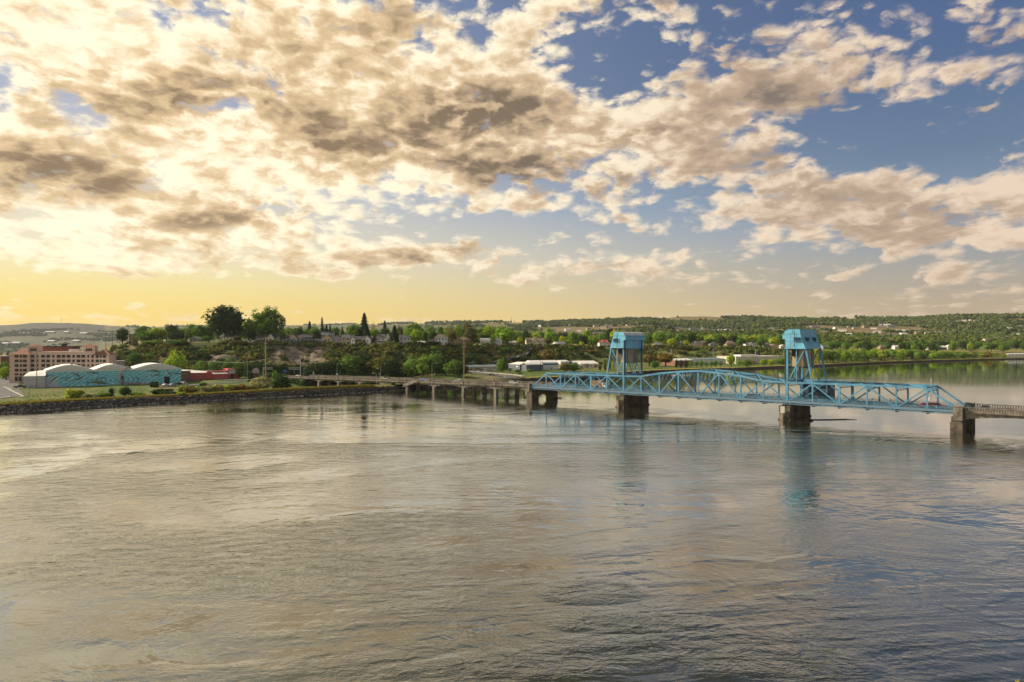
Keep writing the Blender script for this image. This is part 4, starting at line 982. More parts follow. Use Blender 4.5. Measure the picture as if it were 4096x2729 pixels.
# --- fill: trees nothing tells apart
rnd = random.Random(11)
def fill(n, x0, x1, d0, d1, top, w0, w1, kinds, cols, label, group):
    for i in range(n):
        px = x0 + (x1 - x0) * (i + rnd.uniform(.1, .9)) / n; d = rnd.uniform(d0, d1) if not callable(d0) else d0(px) + rnd.uniform(0, d1)
        tp = top + rnd.uniform(-6, 7) if not callable(top) else top(px) + rnd.uniform(-6, 7)
        tree(px, tp, rnd.uniform(w0, w1), d, rnd.choice(kinds), rnd.choice(cols), label=label, group=group)
fill(34, 640, 1340, lambda p: crest_d(p) + 34, 110, lambda p: 1309, 40, 66, ['round', 'bushy', 'oval'], ['green', 'dark', 'mid'], 'leafy tree in the band behind the left bluff houses', 'trees behind the left bluff houses')
fill(52, 1130, 2320, lambda p: crest_d(p) + 60, 170, lambda p: 1316 + (p - 1130) * .008, 36, 60, ['round', 'bushy', 'oval'], ['green', 'mid', 'dark', 'bright'], 'leafy tree crowded behind the row of bluff houses', 'trees behind the bluff houses')
fill(74, 2240, 3140, lambda p: crest_d(p) + 40, 220, lambda p: 1338, 34, 56, ['round', 'bushy', 'oval'], ['mid', 'bright', 'green', 'dark', 'yellow'], 'leafy tree in the wide belt behind the right-hand bluff houses', 'trees behind the right bluff houses')
fill(56, 3262, 3680, lambda p: shore_d(p) + 40, 80, 1396, 34, 52, ['round', 'bushy', 'oval'], ['yellow', 'bright', 'mid'], 'bright leafy tree in the belt along the far levee', 'trees along the far levee')
fill(48, 3640, 4020, lambda p: shore_d(p) + 45, 90, lambda p: 1400 + (p - 3640) * .035, 30, 46, ['round', 'bushy'], ['mid', 'bright', 'green', 'brown'], 'low leafy tree on the far levee near the right edge', 'low trees on the far levee')
fill(96, 3250, 4140, lambda p: crest_d(p) - 60, 480, lambda p: 1366, 34, 54, ['round', 'bushy'], ['green', 'dark', 'mid', 'green'], 'leafy tree on the flat beyond the far levee', 'trees beyond the far levee')
fill(16, 990, 1230, lambda p: toe_d(p) - 6, 14, 1447, 34, 60, ['bushy'], ['dark'], 'dark bush at the foot of the rocky bluff', 'dark bushes below the rocky bluff')
fill(11, 395, 560, lambda p: toe_d(p) + 10, 45, lambda p: 1420 - (p - 395) * .14, 30, 56, ['bushy'], ['dark', 'green', 'olive'], 'bush on the slope at the left end of the bluff', 'bushes on the left bluff end')
def slope(n, x0, x1, f0, f1, h0, h1, cols, label, group):
    for i in range(n):
        px = x0 + (x1 - x0) * (i + rnd.uniform(0, 1)) / n
        if 1070 < px < 1320 and rnd.random() < .8: continue
        f = rnd.uniform(f0, f1); d = toe_d(px) + (crest_d(px) - toe_d(px)) * f; H = rnd.uniform(h0, h1); g = G(px, d)
        tree(px, HY + (CAMZ - g.z - H) / d * F, H * rnd.uniform(1.4, 2.6) / d * F, d, 'shrub', rnd.choice(cols), label=label, group=group, lod=2)
slope(170, 430, 2130, .03, .98, 2.4, 6.0, ['dark', 'green', 'olive', 'dark'], 'scrubby bush on the face of the left bluff', 'bushes on the left bluff face')
slope(100, 2180, 3250, .1, .97, 2.5, 6.0, ['dark', 'olive', 'green'], 'dark bush on the grassy face of the right bluff', 'bushes on the right bluff face')
# --- the wooded hillsides, too many to count
def woods(name, n, fn, cols, r0, r1):
    V, Fc = [], []
    ico = [(0, 0, 1), (.89, 0, .45), (.28, .85, .45), (-.72, .53, .45), (-.72, -.53, .45), (.28, -.85, .45), (.72, .53, -.45), (-.28, .85, -.45), (-.89, 0, -.45), (-.28, -.85, -.45), (.72, -.53, -.45)]
    ifc = [(0, 1, 2), (0, 2, 3), (0, 3, 4), (0, 4, 5), (0, 5, 1), (1, 6, 2), (2, 7, 3), (3, 8, 4), (4, 9, 5), (5, 10, 1), (2, 6, 7), (3, 7, 8), (4, 8, 9), (5, 9, 10), (1, 10, 6)]
    k = 0
    for _ in range(n * 6):
        if k >= n: break
        p = fn()
        if p is None: continue
        px, d, sc = p; g = G(px, d); k += 1
        R0 = rnd.uniform(r0, r1) * sc
        for q in range(rnd.choice((2, 3, 3))):
            o = Vector((rnd.uniform(-1, 1) * R0 * .8, rnd.uniform(-1, 1) * R0 * .8, R0 * rnd.uniform(.5, 1.1))); r = R0 * rnd.uniform(.5, .85); b = len(V); sy = rnd.uniform(.8, 1.3)
            for v in ico: V.append((g.x + o.x + v[0] * r * rnd.uniform(.75, 1.2), g.y + o.y + v[1] * r * rnd.uniform(.75, 1.2), g.z + o.z + v[2] * r * sy * rnd.uniform(.8, 1.2)))
            Fc += [tuple(b + i for i in f) for f in ifc]
    me = bpy.data.meshes.new(name); me.from_pydata(V, [], Fc); me.materials.append(cols); me.update()
    o = bpy.data.objects.new(name, me); COL.objects.link(o); return tag(o, kind='stuff')
def scrub_fn():
    px = rnd.uniform(395, 2300); f = rnd.random(); td, cd_ = toe_d(px), crest_d(px); d = td - 14 + (cd_ - td + 15) * f; x = X(px, d)
    if 1075 < px < 1310 and .42 < f < .93 and rnd.random() < .93: return None
    if 830 < px < 960 and .25 < f < .6: return None
    return (px, d, .7 + rnd.random() * .6) if fb(x, d, .03, 3, 12) + (.5 - f) * .35 < (.06 if px > 1000 else .2) else None
tag(woods('bluff_scrub', 3600, scrub_fn, LEAF['scrub'], .9, 1.9), 'low tangled green and brown scrub covering the bluff face', 'scrub')
def scrub2_fn():
    px = rnd.uniform(2180, 3280); f = rnd.random(); td, cd_ = toe_d(px), crest_d(px); d = td - 20 + (cd_ - td + 20) * f
    return (px, d, 1.0) if fb(X(px, d), d, .022, 3, 12) + (.5 - f) * .5 < -.06 else None
tag(woods('terrace_scrub', 1500, scrub2_fn, LEAF['scrub'], 1.2, 2.6), 'dark scrub in the gullies of the grassy right bluff', 'scrub')
def under_fn():
    px = rnd.uniform(1000, 1860); d = toe_d(px) - (rnd.uniform(-4, 38) if rnd.random() < .65 or px > 1560 or px < 1180 else rnd.uniform(30, 62)) ; return None if px > 1860 else (px, d, 1.0)
tag(woods('undergrowth', 1700, under_fn, LEAF['dark'], 1.3, 2.8), 'dark undergrowth filling the space under the grove behind the viaduct', 'undergrowth')
def hill_fn():
    px = rnd.uniform(1700, 4200); ks = knots_at(px); u = rnd.random()
    d = ks[8][0] + (ks[10][0] - ks[8][0]) * u ** .9; x = X(px, d)
    c = fb(x, d, .0021, 3, 4) + fb(x, d, .0075, 3, 8) * .8
    lim = .12 if u > .86 else -.02
    if px < 2350 and u < .9: lim = -.34
    if 2700 < px < 3080 and .10 < u < .45: return None
    if px > 3850 and .25 < u < .5: lim = -.3
    return (px, d, .8 + u * .35) if c < lim + .10 else None
tag(woods('hillside_woods', 9000, hill_fn, LEAF['far'], 5.0, 9.0), 'dark hazy woods scattered over the far hillside', 'woods')
def plat_fn():
    px = rnd.uniform(1500, 4200); ks = knots_at(px); u = rnd.random(); d = ks[7][0] * .97 + (ks[8][0] * 1.03 - ks[7][0] * .97) * u
    return (px, d, .95) if fb(X(px, d), d, .006, 3, 2) < .28 else None
tag(woods('plain_woods', 6200, plat_fn, LEAF['plain'], 4.4, 8.5), 'continuous green treetops of the town below the hillside', 'woods')
def left_fn():
    px = rnd.uniform(-60, 480); d = rnd.uniform(3320, 4700); return (px, d, 1.0) if fb(X(px, d), d, .0024, 3, 6) < -.05 else None
tag(woods('riverside_woods', 1100, left_fn, LEAF['far'], 5, 9), 'sparse hazy trees on the low ground below the left hill', 'woods')
def ridge_fn():
    px = rnd.uniform(500, 1750); ks = knots_at(px); d = ks[10][0] * rnd.uniform(.90, 1.0); return (px, d, 1.2) if fb(X(px, d), d, .003, 3, 6) < -.12 else None
tag(woods('ridge_woods', 500, ridge_fn, LEAF['far'], 6, 10), 'thin dark line of trees on the far hazy ridge', 'woods')
# near bank, just off the right corner of the view: one tree whose twigs reach into the picture
# ---------------------------------------------------------------- buildings
m_roofg = mat('grey_shingle', (.13, .135, .15), .9, 0, .3, .8); m_roofd = mat('dark_shingle', (.045, .047, .06), .9, 0, .3, .8)
m_rooft = mat('tan_shingle', (.24, .19, .14), .9, 0, .3, .8); m_roofm = mat('maroon_shingle', (.13, .06, .06), .9, 0, .3, .8)
m_roofr = mat('red_tile', (.36, .07, .05), .9, 0, .3, .8); m_roofw = mat('white_roof_sheet', (.74, .72, .70), .6, 0, .08, .3); m_roofs = mat('slate_green_roof', (.15, .20, .22), .9, 0, .2, .8)
m_tile = mat('clay_tile', (.27, .12, .075), .9, 0, .3, 1.2)
WC = {'white': (.82, .81, .78), 'cream': (.76, .68, .50), 'yellow': (.70, .56, .28), 'grey': (.30, .31, .32), 'purple': (.20, .21, .36), 'lilac': (.42, .38, .48), 'blue': (.09, .17, .24), 'brown': (.075, .05, .042),
      'beige': (.55, .48, .37), 'tan': (.36, .28, .18), 'green': (.25, .30, .25), 'pink': (.70, .51, .44), 'red': (.70, .15, .14), 'slate': (.15, .17, .21), 'navy': (.07, .13, .21), 'brickred': (.27, .12, .09)}
WM = {k: mat('wall_' + k, v, .85, 0, .12, .5) for k, v in WC.items()}
RM = {'g': m_roofg, 'd': m_roofd, 't': m_rooft, 'm': m_roofm, 'r': m_roofr, 'w': m_roofw, 's': m_roofs, 'c': m_tile}
m_frame = mat('window_trim', (.66, .65, .62), .6)
def winpart(par, x, y, z, w, h, ny=-1, nx=0, trim=True):
    """a window set proud of a wall; faces -y, or along x when nx is set"""
    mb = MB(); t = .09
    if nx: mb.box(x - .03, x + .03, y - w / 2 - t, y + w / 2 + t, z - t, z + h + t)
    else: mb.box(x - w / 2 - t, x + w / 2 + t, y - .04, y + .04, z - t, z + h + t)
    f = mb.build('window', m_frame if trim else m_glass, par)
    mb = MB(); o = .05
    if nx: mb.box(x + nx * .035 - .01, x + nx * .035 + .012, y - w / 2, y + w / 2, z, z + h)
    else: mb.box(x - w / 2, x + w / 2, y - .062, y - .045, z, z + h)
    mb.build('pane', m_glass, f); return f
def roofmb(kind, x0, x1, y0, y1, z, h, ov=.5):
    mb = MB(); x0 -= ov; x1 += ov; y0 -= ov; y1 += ov; cx, cy = (x0 + x1) / 2, (y0 + y1) / 2; t = .18
    if kind == 'x':      # ridge along x, slope to the viewer
        mb.prism([(y0, z), (cy, z + h), (y1, z), (y1, z - t), (cy, z + h - t * 2), (y0, z - t)], x0, x1, lambda a, b, c: (b, a, c))
    elif kind == 'y':    # gable to the viewer
        mb.prism([(x0, z), (cx, z + h), (x1, z), (x1, z - t), (cx, z + h - t * 2), (x0, z - t)], y0, y1)
    elif kind == 'hip':
        r = min(x1 - x0, y1 - y0) / 2 * .92; a, b = (x0 + r, cy), (x1 - r, cy)
        if b[0] <= a[0]: a = (cx - .3, cy); b = (cx + .3, cy)
        B = [(x0, y0, z), (x1, y0, z), (x1, y1, z), (x0, y1, z)]; p, q = (a[0], a[1], z + h), (b[0], b[1], z + h)
        mb.face([B[0], B[1], q, p]); mb.face([B[1], B[2], q]); mb.face([B[2], B[3], p, q]); mb.face([B[3], B[0], p]); mb.face([B[3], B[2], B[1], B[0]])
    elif kind == 'gam':
        mb.prism([(y0, z), (y0 + (cy - y0) * .35, z + h * .68), (cy, z + h), (y1 - (y1 - cy) * .35, z + h * .68), (y1, z)], x0, x1, lambda a, b, c: (b, a, c))
    return mb
def house(label, x0, x1, top, d, wall, roof, kind='x', st=2, yaw=0.0, porch=False, gables=(), chim=True, base=None, garage=False, name='house'):
    """x0..x1 columns and top row as seen, d metres ahead"""
    w = (x1 - x0) / F * d * .94; px = (x0 + x1) / 2; g = G(px, d)
    H = Zy(top, d) - g.z; dep = min(max(w * .75, 7), 12)
    hr = min(H * .42, max(1.3, (dep if kind in ('x', 'gam', 'hip') else w) * .36)); hw = H - hr
    e = thing(name, label, 'house', g, yaw)
    mb = MB(); mb.box(-w / 2, w / 2, 0, dep, -2.5, hw); wl = mb.build('wall', WM[wall], e)
    if kind in ('x', 'gam'):
        for xx in (-w / 2, w / 2 - .2):
            g2 = MB(); pr = [(0, hw), (dep / 2, hw + hr - .35), (dep, hw)] if kind == 'x' else [(0, hw), (dep * .16, hw + hr * .62), (dep / 2, hw + hr - .3), (dep * .84, hw + hr * .62), (dep, hw)]
            g2.prism(pr, xx, xx + .2, lambda a, b, c: (b, a, c)); g2.build('gable', WM[wall], wl)
    elif kind == 'y':
        for yy in (.0, dep - .2): g2 = MB(); g2.prism([(-w / 2, hw), (0, hw + hr - .35), (w / 2, hw)], yy, yy + .2); g2.build('gable', WM[wall], wl)
    rf = roofmb(kind, -w / 2, w / 2, 0, dep, hw, hr).build('roof', RM[roof], e)
    if kind == 'y':
        f = MB(); f.beam((-w / 2 - .5, -.52, hw), (0, -.52, hw + hr), .1, .3); f.beam((w / 2 + .5, -.52, hw), (0, -.52, hw + hr), .1, .3); f.build('barge_board', m_frame, rf)
    for k, (gx, gw, gh) in enumerate(gables):       # front gables
        gx *= w; gw *= w; zt = hw + gh * hr; g2 = MB(); g2.box(gx - gw / 2, gx + gw / 2, -1.2, .02, -2.5, hw * .98); g2.prism([(gx - gw / 2, hw * .98), (gx, zt), (gx + gw / 2, hw * .98)], -1.2, dep / 2)
        g2.build('bay', WM['white' if wall == 'brown' else wall], e)
        g2 = MB(); g2.prism([(gx - gw / 2 - .4, hw * .98), (gx, zt + .3), (gx + gw / 2 + .4, hw * .98), (gx + gw / 2 + .1, hw * .98 - .05), (gx, zt + .02), (gx - gw / 2 - .1, hw * .98 - .05)], -1.5, dep / 2 + .3); r2 = g2.build('gable_roof', RM[roof], e)
        f = MB(); f.beam((gx - gw / 2 - .4, -1.56, hw * .98), (gx, -1.56, zt + .3), .1, .35); f.beam((gx + gw / 2 + .4, -1.56, hw * .98), (gx, -1.56, zt + .3), .1, .35); f.build('barge_board', m_frame, r2)
        winpart(e, gx, -1.24, hw * .62, min(1.1, gw * .4), 1.1)
    sh = hw / st
    for s_ in range(st):
        n = max(2, int(w / 2.9))
        for k in range(n):
            xx = -w / 2 + w * (k + .5) / n
            if any(abs(xx - gx * w) < gw * w / 2 + .3 for gx, gw, _ in gables): continue
            if s_ == 0 and (porch or k == n // 2): continue
            winpart(e, xx, -.045, s_ * sh + sh * .34, 1.1, min(1.4, sh * .48))
        for sd_ in (-1, 1):
            for yy in (dep * .3, dep * .7): winpart(e, sd_ * (w / 2 + .035), yy, s_ * sh + sh * .34, 1.0, min(1.3, sh * .46), nx=sd_)
    mb = MB(); mb.box(-.5, .5, -.07, -.01, 0, 2.05); mb.build('door', mat('door_brown', (.12, .07, .04), .6), e)
    if porch:
        mb = MB(); mb.prism([(-2.6, 2.55), (0, 3.3), (0, 3.1), (-2.6, 2.35)], -w / 2, w / 2, lambda a, b, c: (b, a, c)); pr = mb.build('porch_roof', RM[roof], e)
        for k in range(7): mb = MB(); xx = -w / 2 + .2 + (w - .4) * k / 6; mb.box(xx - .14, xx + .14, -2.5, -2.22, .3, 2.42); mb.build('porch_post', m_frame, pr)
        mb = MB(); mb.box(-w / 2, w / 2, -2.6, -.02, -1.5, .32); mb.build('porch_floor', m_frame if wall == 'white' else WM['brown'], pr)
    if chim:
        mb = MB(); mb.box(w * .18, w * .18 + .8, dep * .42, dep * .42 + .8, hw + hr * .4, hw + hr + .8); mb.build('chimney', WM['brickred'], rf)
    return e
cD = lambda x0, x1, k=9: crest_d((x0 + x1) / 2) + k
for a in [
 ('grey gabled cottage with white eaves at the left of the bluff', 757, 803, 1347, 10, 'grey', 'g', 'y', 1, 0, {}),
 ('cream two-storey house half hidden under the largest tree', 876, 934, 1334, 12, 'cream', 'g', 'x', 2, -.15, {}),
 ('big cream house with porch under the second giant tree', 1022, 1108, 1338, 9, 'cream', 'g', 'x', 2, .1, {'porch': True, 'gables': ((.22, .3, 1.0),)}),
 ('maroon-roofed house with a broad cream gable', 1128, 1202, 1341, 22, 'cream', 'm', 'x', 2, .1, {'gables': ((.12, .4, 1.05),)}),
 ('low dark blue cottage in front of the maroon-roofed house', 1131, 1188, 1355, 6, 'blue', 'g', 'y', 1, .1, {}),
 ('purple two-storey house with grey roof on the bluff', 1205, 1250, 1338, 20, 'purple', 'g', 'x', 2, .35, {}),
 ('long dark verandah house at the bluff edge', 1206, 1296, 1356, 5, 'slate', 'd', 'x', 1, .05, {'porch': True}),
 ('large light-grey roof house rising behind the yellow one', 1283, 1336, 1328, 34, 'grey', 'g', 'x', 2, .1, {}),
 ('pale yellow gabled house facing the river', 1286, 1326, 1341, 12, 'yellow', 'd', 'y', 2, .1, {}),
 ('lilac gabled house beside the pale yellow one', 1326, 1366, 1343, 14, 'lilac', 'g', 'y', 2, .2, {}),
 ('grey shingled house left of the dark white-gabled one', 1366, 1416, 1339, 14, 'beige', 'g', 'x', 2, .15, {}),
 ('dark brown house with three sharp white-edged gables', 1398, 1490, 1345, 6, 'brown', 'd', 'x', 1, 0, {'gables': ((-.36, .2, .55), (.14, .14, .3), (.30, .34, 1.0))}),
 ('pale house with long grey roof behind the dark gabled one', 1476, 1512, 1346, 24, 'beige', 'g', 'x', 1, .1, {}),
 ('white columned porch house with a brick chimney', 1507, 1572, 1337, 10, 'white', 'g', 'x', 2, .12, {'porch': True, 'gables': ((.2, .3, 1.0),)}),
 ('plain white two-storey house with a low grey roof', 1598, 1644, 1341, 12, 'white', 'g', 'x', 2, .25, {}),
 ('white garage under a leaning bright tree', 1667, 1700, 1364, 12, 'white', 'w', 'x', 1, 0, {'chim': False}),
 ('low long beige bungalow on the bluff', 1700, 1740, 1357, 16, 'beige', 't', 'x', 1, .1, {}),
 ('white square house with a tan hipped roof', 1738, 1792, 1337, 10, 'white', 't', 'hip', 2, .2, {}),
 ('low white wing right of the tan hipped house', 1785, 1806, 1356, 9, 'white', 't', 'x', 1, .2, {'chim': False}),
 ('tan steep-gabled house behind the forked tree', 1808, 1846, 1344, 16, 'tan', 't', 'y', 2, .15, {}),
 ('brown-roofed house left of the see-through tree', 1842, 1884, 1349, 14, 'tan', 't', 'x', 1, .15, {'porch': True}),
 ('white gambrel cottage with a white roof', 1921, 1962, 1353, 8, 'white', 'w', 'gam', 1, .1, {}),
 ('white cottage with slate-green roof and sharp gable', 1961, 2010, 1352, 8, 'white', 's', 'x', 1, .1, {'gables': ((.3, .3, .8), (-.28, .24, .6))}),
 ('small square white house with tall columns', 2038, 2064, 1362, 8, 'white', 'w', 'x', 2, .1, {'chim': False}),
 ('long cream apartment house with a two-part grey roof', 2104, 2188, 1352, 12, 'cream', 't', 'x', 2, .12, {'gables': ((-.1, .2, 1.0),)}),
 ('white ranch house with a pale roof on the grassy rim', 2220, 2266, 1366, 10, 'white', 'w', 'x', 1, .45, {'chim': False}),
 ('white house with a red tiled roof and two dormers', 2396, 2444, 1359, 12, 'white', 'r', 'hip', 2, .1, {'gables': ((-.2, .14, .8), (.2, .14, .7))}),
 ('slate-roofed white house right of the first tower', 2620, 2652, 1369, 12, 'white', 'g', 'y', 1, .2, {}),
 ('green-grey bungalow right of the lone round tree', 2706, 2738, 1367, 12, 'green', 'g', 'x', 1, .2, {'gables': ((.1, .4, .9),)}),
 ('pale grey double-gabled bungalow', 2771, 2812, 1366, 12, 'beige', 'g', 'x', 1, .1, {'gables': ((-.25, .35, 1.0),)}),
 ('reddish house with a pink roof behind the bungalows', 2809, 2840, 1363, 26, 'brickred', 't', 'x', 1, .2, {}),
 ('grey gabled bungalow right of the reddish house', 2839, 2872, 1369, 10, 'grey', 'g', 'y', 1, .1, {}),
 ('tan house with a steep hipped roof', 2905, 2946, 1364, 12, 'tan', 't', 'hip', 1, .1, {'porch': True}),
 ('white farmhouse with a wide front gable', 2981, 3030, 1370, 14, 'white', 'g', 'x', 1, .1, {'gables': ((-.02, .36, 1.0),)}),
 ('greenish low house left of the yellow one', 3054, 3080, 1371, 16, 'green', 's', 'x', 1, .1, {}),
 ('yellow house with a wide gable near the bluff rim', 3080, 3120, 1377, 8, 'yellow', 't', 'y', 1, .3, {}),
 ('small pale house beside the second tower', 3120, 3148, 1379, 12, 'white', 'w', 'y', 1, .2, {'chim': False}),
 ('low grey house seen right of the second tower', 3290, 3336, 1379, 40, 'grey', 'g', 'x', 1, .1, {}),
 ('pale house among the trees beyond the second tower', 3440, 3466, 1379, 60, 'beige', 't', 'y', 1, .1, {}),
 ('tan-roofed house in the right-hand trees', 3520, 3548, 1381, 60, 'tan', 't', 'hip', 1, .1, {}),
 ('white house with two chimneys in the right-hand trees', 3578, 3606, 1381, 70, 'white', 'w', 'x', 1, .1, {}),
 ('small cream house left of the white shed roof', 3712, 3738, 1380, 60, 'cream', 't', 'x', 1, .1, {}),
 ('white-roofed open shed in a field by the far trees', 3752, 3790, 1383, 70, 'slate', 'w', 'x', 1, .05, {'chim': False}),
 ('white gabled house right of the shed', 3790, 3808, 1380, 74, 'white', 'w', 'y', 1, 0, {'chim': False}),
 ('pale house alone high in the far trees', 3940, 3962, 1353, 330, 'beige', 't', 'x', 1, .1, {}),
 ('grey house at the far right among trees', 4018, 4052, 1386, 120, 'grey', 'g', 'x', 1, .1, {}),
 ('low tan house by the water at the far right', 3998, 4024, 1414, -120, 'tan', 't', 'x', 1, .1, {})]:
    lb, x0, x1, tp, k, wl, rf, kd, st, yw, ex = a
    house(lb, x0, x1, tp, cD(x0, x1, k), wl, rf, kd, st, yw, **ex)
# small houses on the far hillside: too small to show their parts
def tiny(wall, roof):
    mb = MB(); mb.box(-8, 8, 0, 9, -3, 4.2); mb.mi = 1; mb.prism([(-.5, 4.2), (4.5, 7.2), (9.5, 4.2)], -8.5, 8.5, lambda a, b, c: (b, a, c)); return mb.build('house', [WM[wall], RM[roof]])
T = [tiny(*c) for c in (('white', 't'), ('beige', 'g'), ('tan', 't'), ('grey', 'g'), ('white', 'w'))]
used = set(); hr_ = random.Random(5)
zones = [(2150, 3140, 8, 10, .0, .75, 84, 'pale house among the woods of the far hillside', 'houses on the far hillside'),
         (3180, 4096, 8, 10, .0, .80, 84, 'pale house on the terraced right-hand hillside', 'houses on the right-hand hillside'),
         (3240, 4096, 7, 8, .1, .9, 40, 'roof showing among the trees beyond the far levee', 'houses beyond the far levee')]
for x0, x1, ka, kb, u0, u1, n, lb, gp in zones:
    for i in range(n):
        px = x0 + (x1 - x0) * (i + hr_.random()) / n; ks = knots_at(px); u = hr_.uniform(u0, u1); d = ks[ka][0] + (ks[kb][0] - ks[ka][0]) * u
        k = hr_.randrange(5); o = T[k]
        if k in used: o = T[k].copy(); COL.objects.link(o)
        used.add(k); o.location = G(px, d, 2.2); o.rotation_euler = (0, 0, hr_.uniform(-.7, .7)); s = hr_.uniform(.7, 1.5); o.scale = (s * hr_.uniform(.8, 1.5), s, s * .9); tag(o, lb, 'house', gp)
# long pale sheds on the low ground far left
for i, (px, py, w) in enumerate([(94, 1334, 42), (135, 1334, 18), (198, 1337, 28), (330, 1338, 28), (70, 1345, 16), (135, 1347, 34), (195, 1350, 32), (262, 1346, 18), (15, 1372, 26), (200, 1381, 26), (300, 1380, 24), (60, 1383, 30)]):
    d = {True: 4300, False: 3600}[py < 1360]; x = X(px, d); L = w / F * d
    mb = MB(); mb.box(-L / 2, L / 2, 0, 30, -6, 7); mb.mi = 1; mb.prism([(-1, 7), (15, 12), (31, 7)], -L / 2 - 1, L / 2 + 1, lambda a, b, c: (b, a, c)); o = mb.build('industrial_shed', [WM['grey'], m_roofw])
    g = Zy(py, d); o.location = (x, d, max(gz(x, d), g - 10)); tag(o, 'long white-roofed shed on the hazy plain below the left hill', 'shed', 'white sheds on the far left plain')

# --- pink hotel: axis along the front wall
def frame(xa, da, xb, db, z=None):
    a = Vector((X(xa, da), da)); b = Vector((X(xb, db), db)); d = b - a; return a, d.length, atan2(d.y, d.x)
a0, L, yw = frame(42, 415, 437, 431)
hz = 1.9; hotel = thing('hotel', 'pink five-storey hotel with clay-tiled corner roofs and two roof turrets', 'hotel', (a0.x, a0.y, hz), yw)
fr = lambda px: None
hyw, ha0 = yw, a0
def along(px, o=0.0):   # place along the front for a view column, o metres behind it
    k = (px - 2048) / F; c, s = cos(hyw), sin(hyw); return (k * (ha0.y + o * c) - ha0.x + o * s) / (c - k * s)
top = Zy(1407, 420) - hz; wing = Zy(1420, 400) - hz
LA, LB = along(121), along(377)
mb = MB(); mb.box(0, L, 1.2, 17, -1, wing); hw_ = mb.build('wall', WM['pink'], hotel)
mb = MB(); mb.box(0, LA, -1.4, 1.2, -1, wing); mb.box(LB, L, -1.0, 1.2, -1, wing - .6); mb.box(LA - .1, LB + .1, .9, 17.1, wing - .3, top); mb.box(0, LA * .55, -2.2, 1.2, -1, 4.3); mb.build('wing_wall', WM['pink'], hotel)
for x0, x1, y0, z0, hh in ((0, LA, -1.4, wing, 3.6), (LB, L, -1.0, wing - .6, 3.4)):
    roofmb('hip', x0, x1, y0, 17, z0, hh, .9).build('roof', m_tile, hotel)
for pa, pb, tp, bt in ((110, 154, 1376, 1408), (333, 379, 1376, 1408)):
    x0, x1 = along(pa, 3), along(pb, 3); zt = Zy(tp, 425) - hz
    mb = MB(); mb.box(x0, x1, 3, 10, top - .4, zt - 1.6); tu = mb.build('turret', WM['pink'], hotel); roofmb('hip', x0, x1, 3, 10, zt - 1.6, 1.7, .9).build('turret_roof', m_tile, tu)
    for k in range(3): winpart(tu, x0 + (x1 - x0) * (.3 + .2 * k), 2.95, zt - 4.4, .8, 1.5, trim=False)
cols_ = [(70, 12), (87, 6), (103, 12), (127, 12), (147, 5), (170, 12), (190, 11), (211, 6), (232, 12), (252, 12), (272, 12), (292, 7), (312, 12), (331, 12), (351, 6), (370, 11), (391, 11), (405, 6), (419, 11)]
for r in range(5):
    py = 1419 + r * 18.3 + 8
    for px, w in cols_:
        if r == 4 and px > 130: continue
        xx = along(px); z = Zy(py + 4, 415 + (px - 42) / 395 * 16) - hz; yy = -1.44 if px < 112 else (-1.04 if px > 380 else 1.16)
        winpart(hotel, xx, yy, z, w / F * 415 * 1.02, 1.55, trim=False)
for px in (71, 86): winpart(hotel, along(px), -2.24, .8, 1.4, 2.7, trim=False)
mb = MB(); mb.box(along(160, 24), along(290, 24), 24, 40, top - 2, Zy(1388, 445) - hz); ob_ = mb.build('rear_block', WM['brickred'], hotel)
mb = MB(); mb.box(along(150, 22), along(293, 22), 22, 42, Zy(1388, 445) - hz, Zy(1384.5, 445) - hz); mb.box(along(245, 28), along(256, 28), 28, 34, Zy(1384.5, 445) - hz, Zy(1376, 445) - hz); mb.build('rear_roof', m_roofd, hotel)
mb = MB(); mb.box(along(275, 14), along(315, 14), 14, 20, top - .2, top + 1.3); mb.build('roof_cabin', m_roofw, hotel)

# --- mural warehouse: three barrel roofs, painted wall facing the river
a0, L, yw = frame(182, 372, 725, 412); bz = 1.5
cD0, cS0 = cos(yw), sin(yw)
def alongw(px): k = (px - 2048) / F; return (k * a0.y - a0.x) / (cD0 - k * cS0)
def hw_at(py, px): u = alongw(px); d = a0.y + u * cS0; return Zy(py, d) - bz
wh = thing('warehouse', 'long warehouse with three white barrel roofs and a turquoise fish mural', 'warehouse', (a0.x, a0.y, bz), yw)
H = hw_at(1486, 300); DP = 26
murm = bpy.data.materials.new('turquoise_mural'); murm.use_nodes = True; t = murm.node_tree; b = t.nodes['Principled BSDF']; g = t.nodes.new('ShaderNodeTexCoord')
mx_, my_, mz_ = xyz(t, g.outputs['Object'])
cx_ = alongw(470); dx = (mx_ - cx_) * .62; dz = (mz_ - 3.0) * 1.35; sk = dx + dz * .55
rr = (dx * dx + dz * dz)._m('SQRT'); wob = nz(t, comb(t, mx_ * .4, 0.0, mz_), .55, 3, .5)
rings = (rr * 4.4 + wob * 2.6).sin().sstep(-.55, .8)
diag = ((mx_ * -.9 + mz_ * 1.35) * 2.3 + nz(t, comb(t, mx_, 0.0, mz_), .35, 4, .6, .8) * 11.0).sin().sstep(-.5, .9)
inring = rr.sstep(5.5, 9.0, 1.0, 0.0)
f = (rings * inring + diag * (1 - inring)) * .62 + nz(t, comb(t, mx_ + mz_ * .6, 0.0, mz_ - mx_ * .4), .55, 5, .65, .6).sstep(.3, .7) * .38
sp_ = nz(t, comb(t, mx_, 0.0, mz_), 1.6, 4, .7).sstep(.52, .66)
cm = ramp(t, f, [(0, (.10, .50, .64)), (.35, (.17, .66, .78)), (.65, (.30, .76, .80)), (1, (.68, .88, .86))])
cm = mixc(t, sp_ * .4, cm, (.70, .86, .88)); blank = (mx_ + nz(t, comb(t, mx_, 0.0, mz_), .5, 3) * 5 - mz_ * -.9).sstep(8.2, 11.2, 1.0, 0.0)
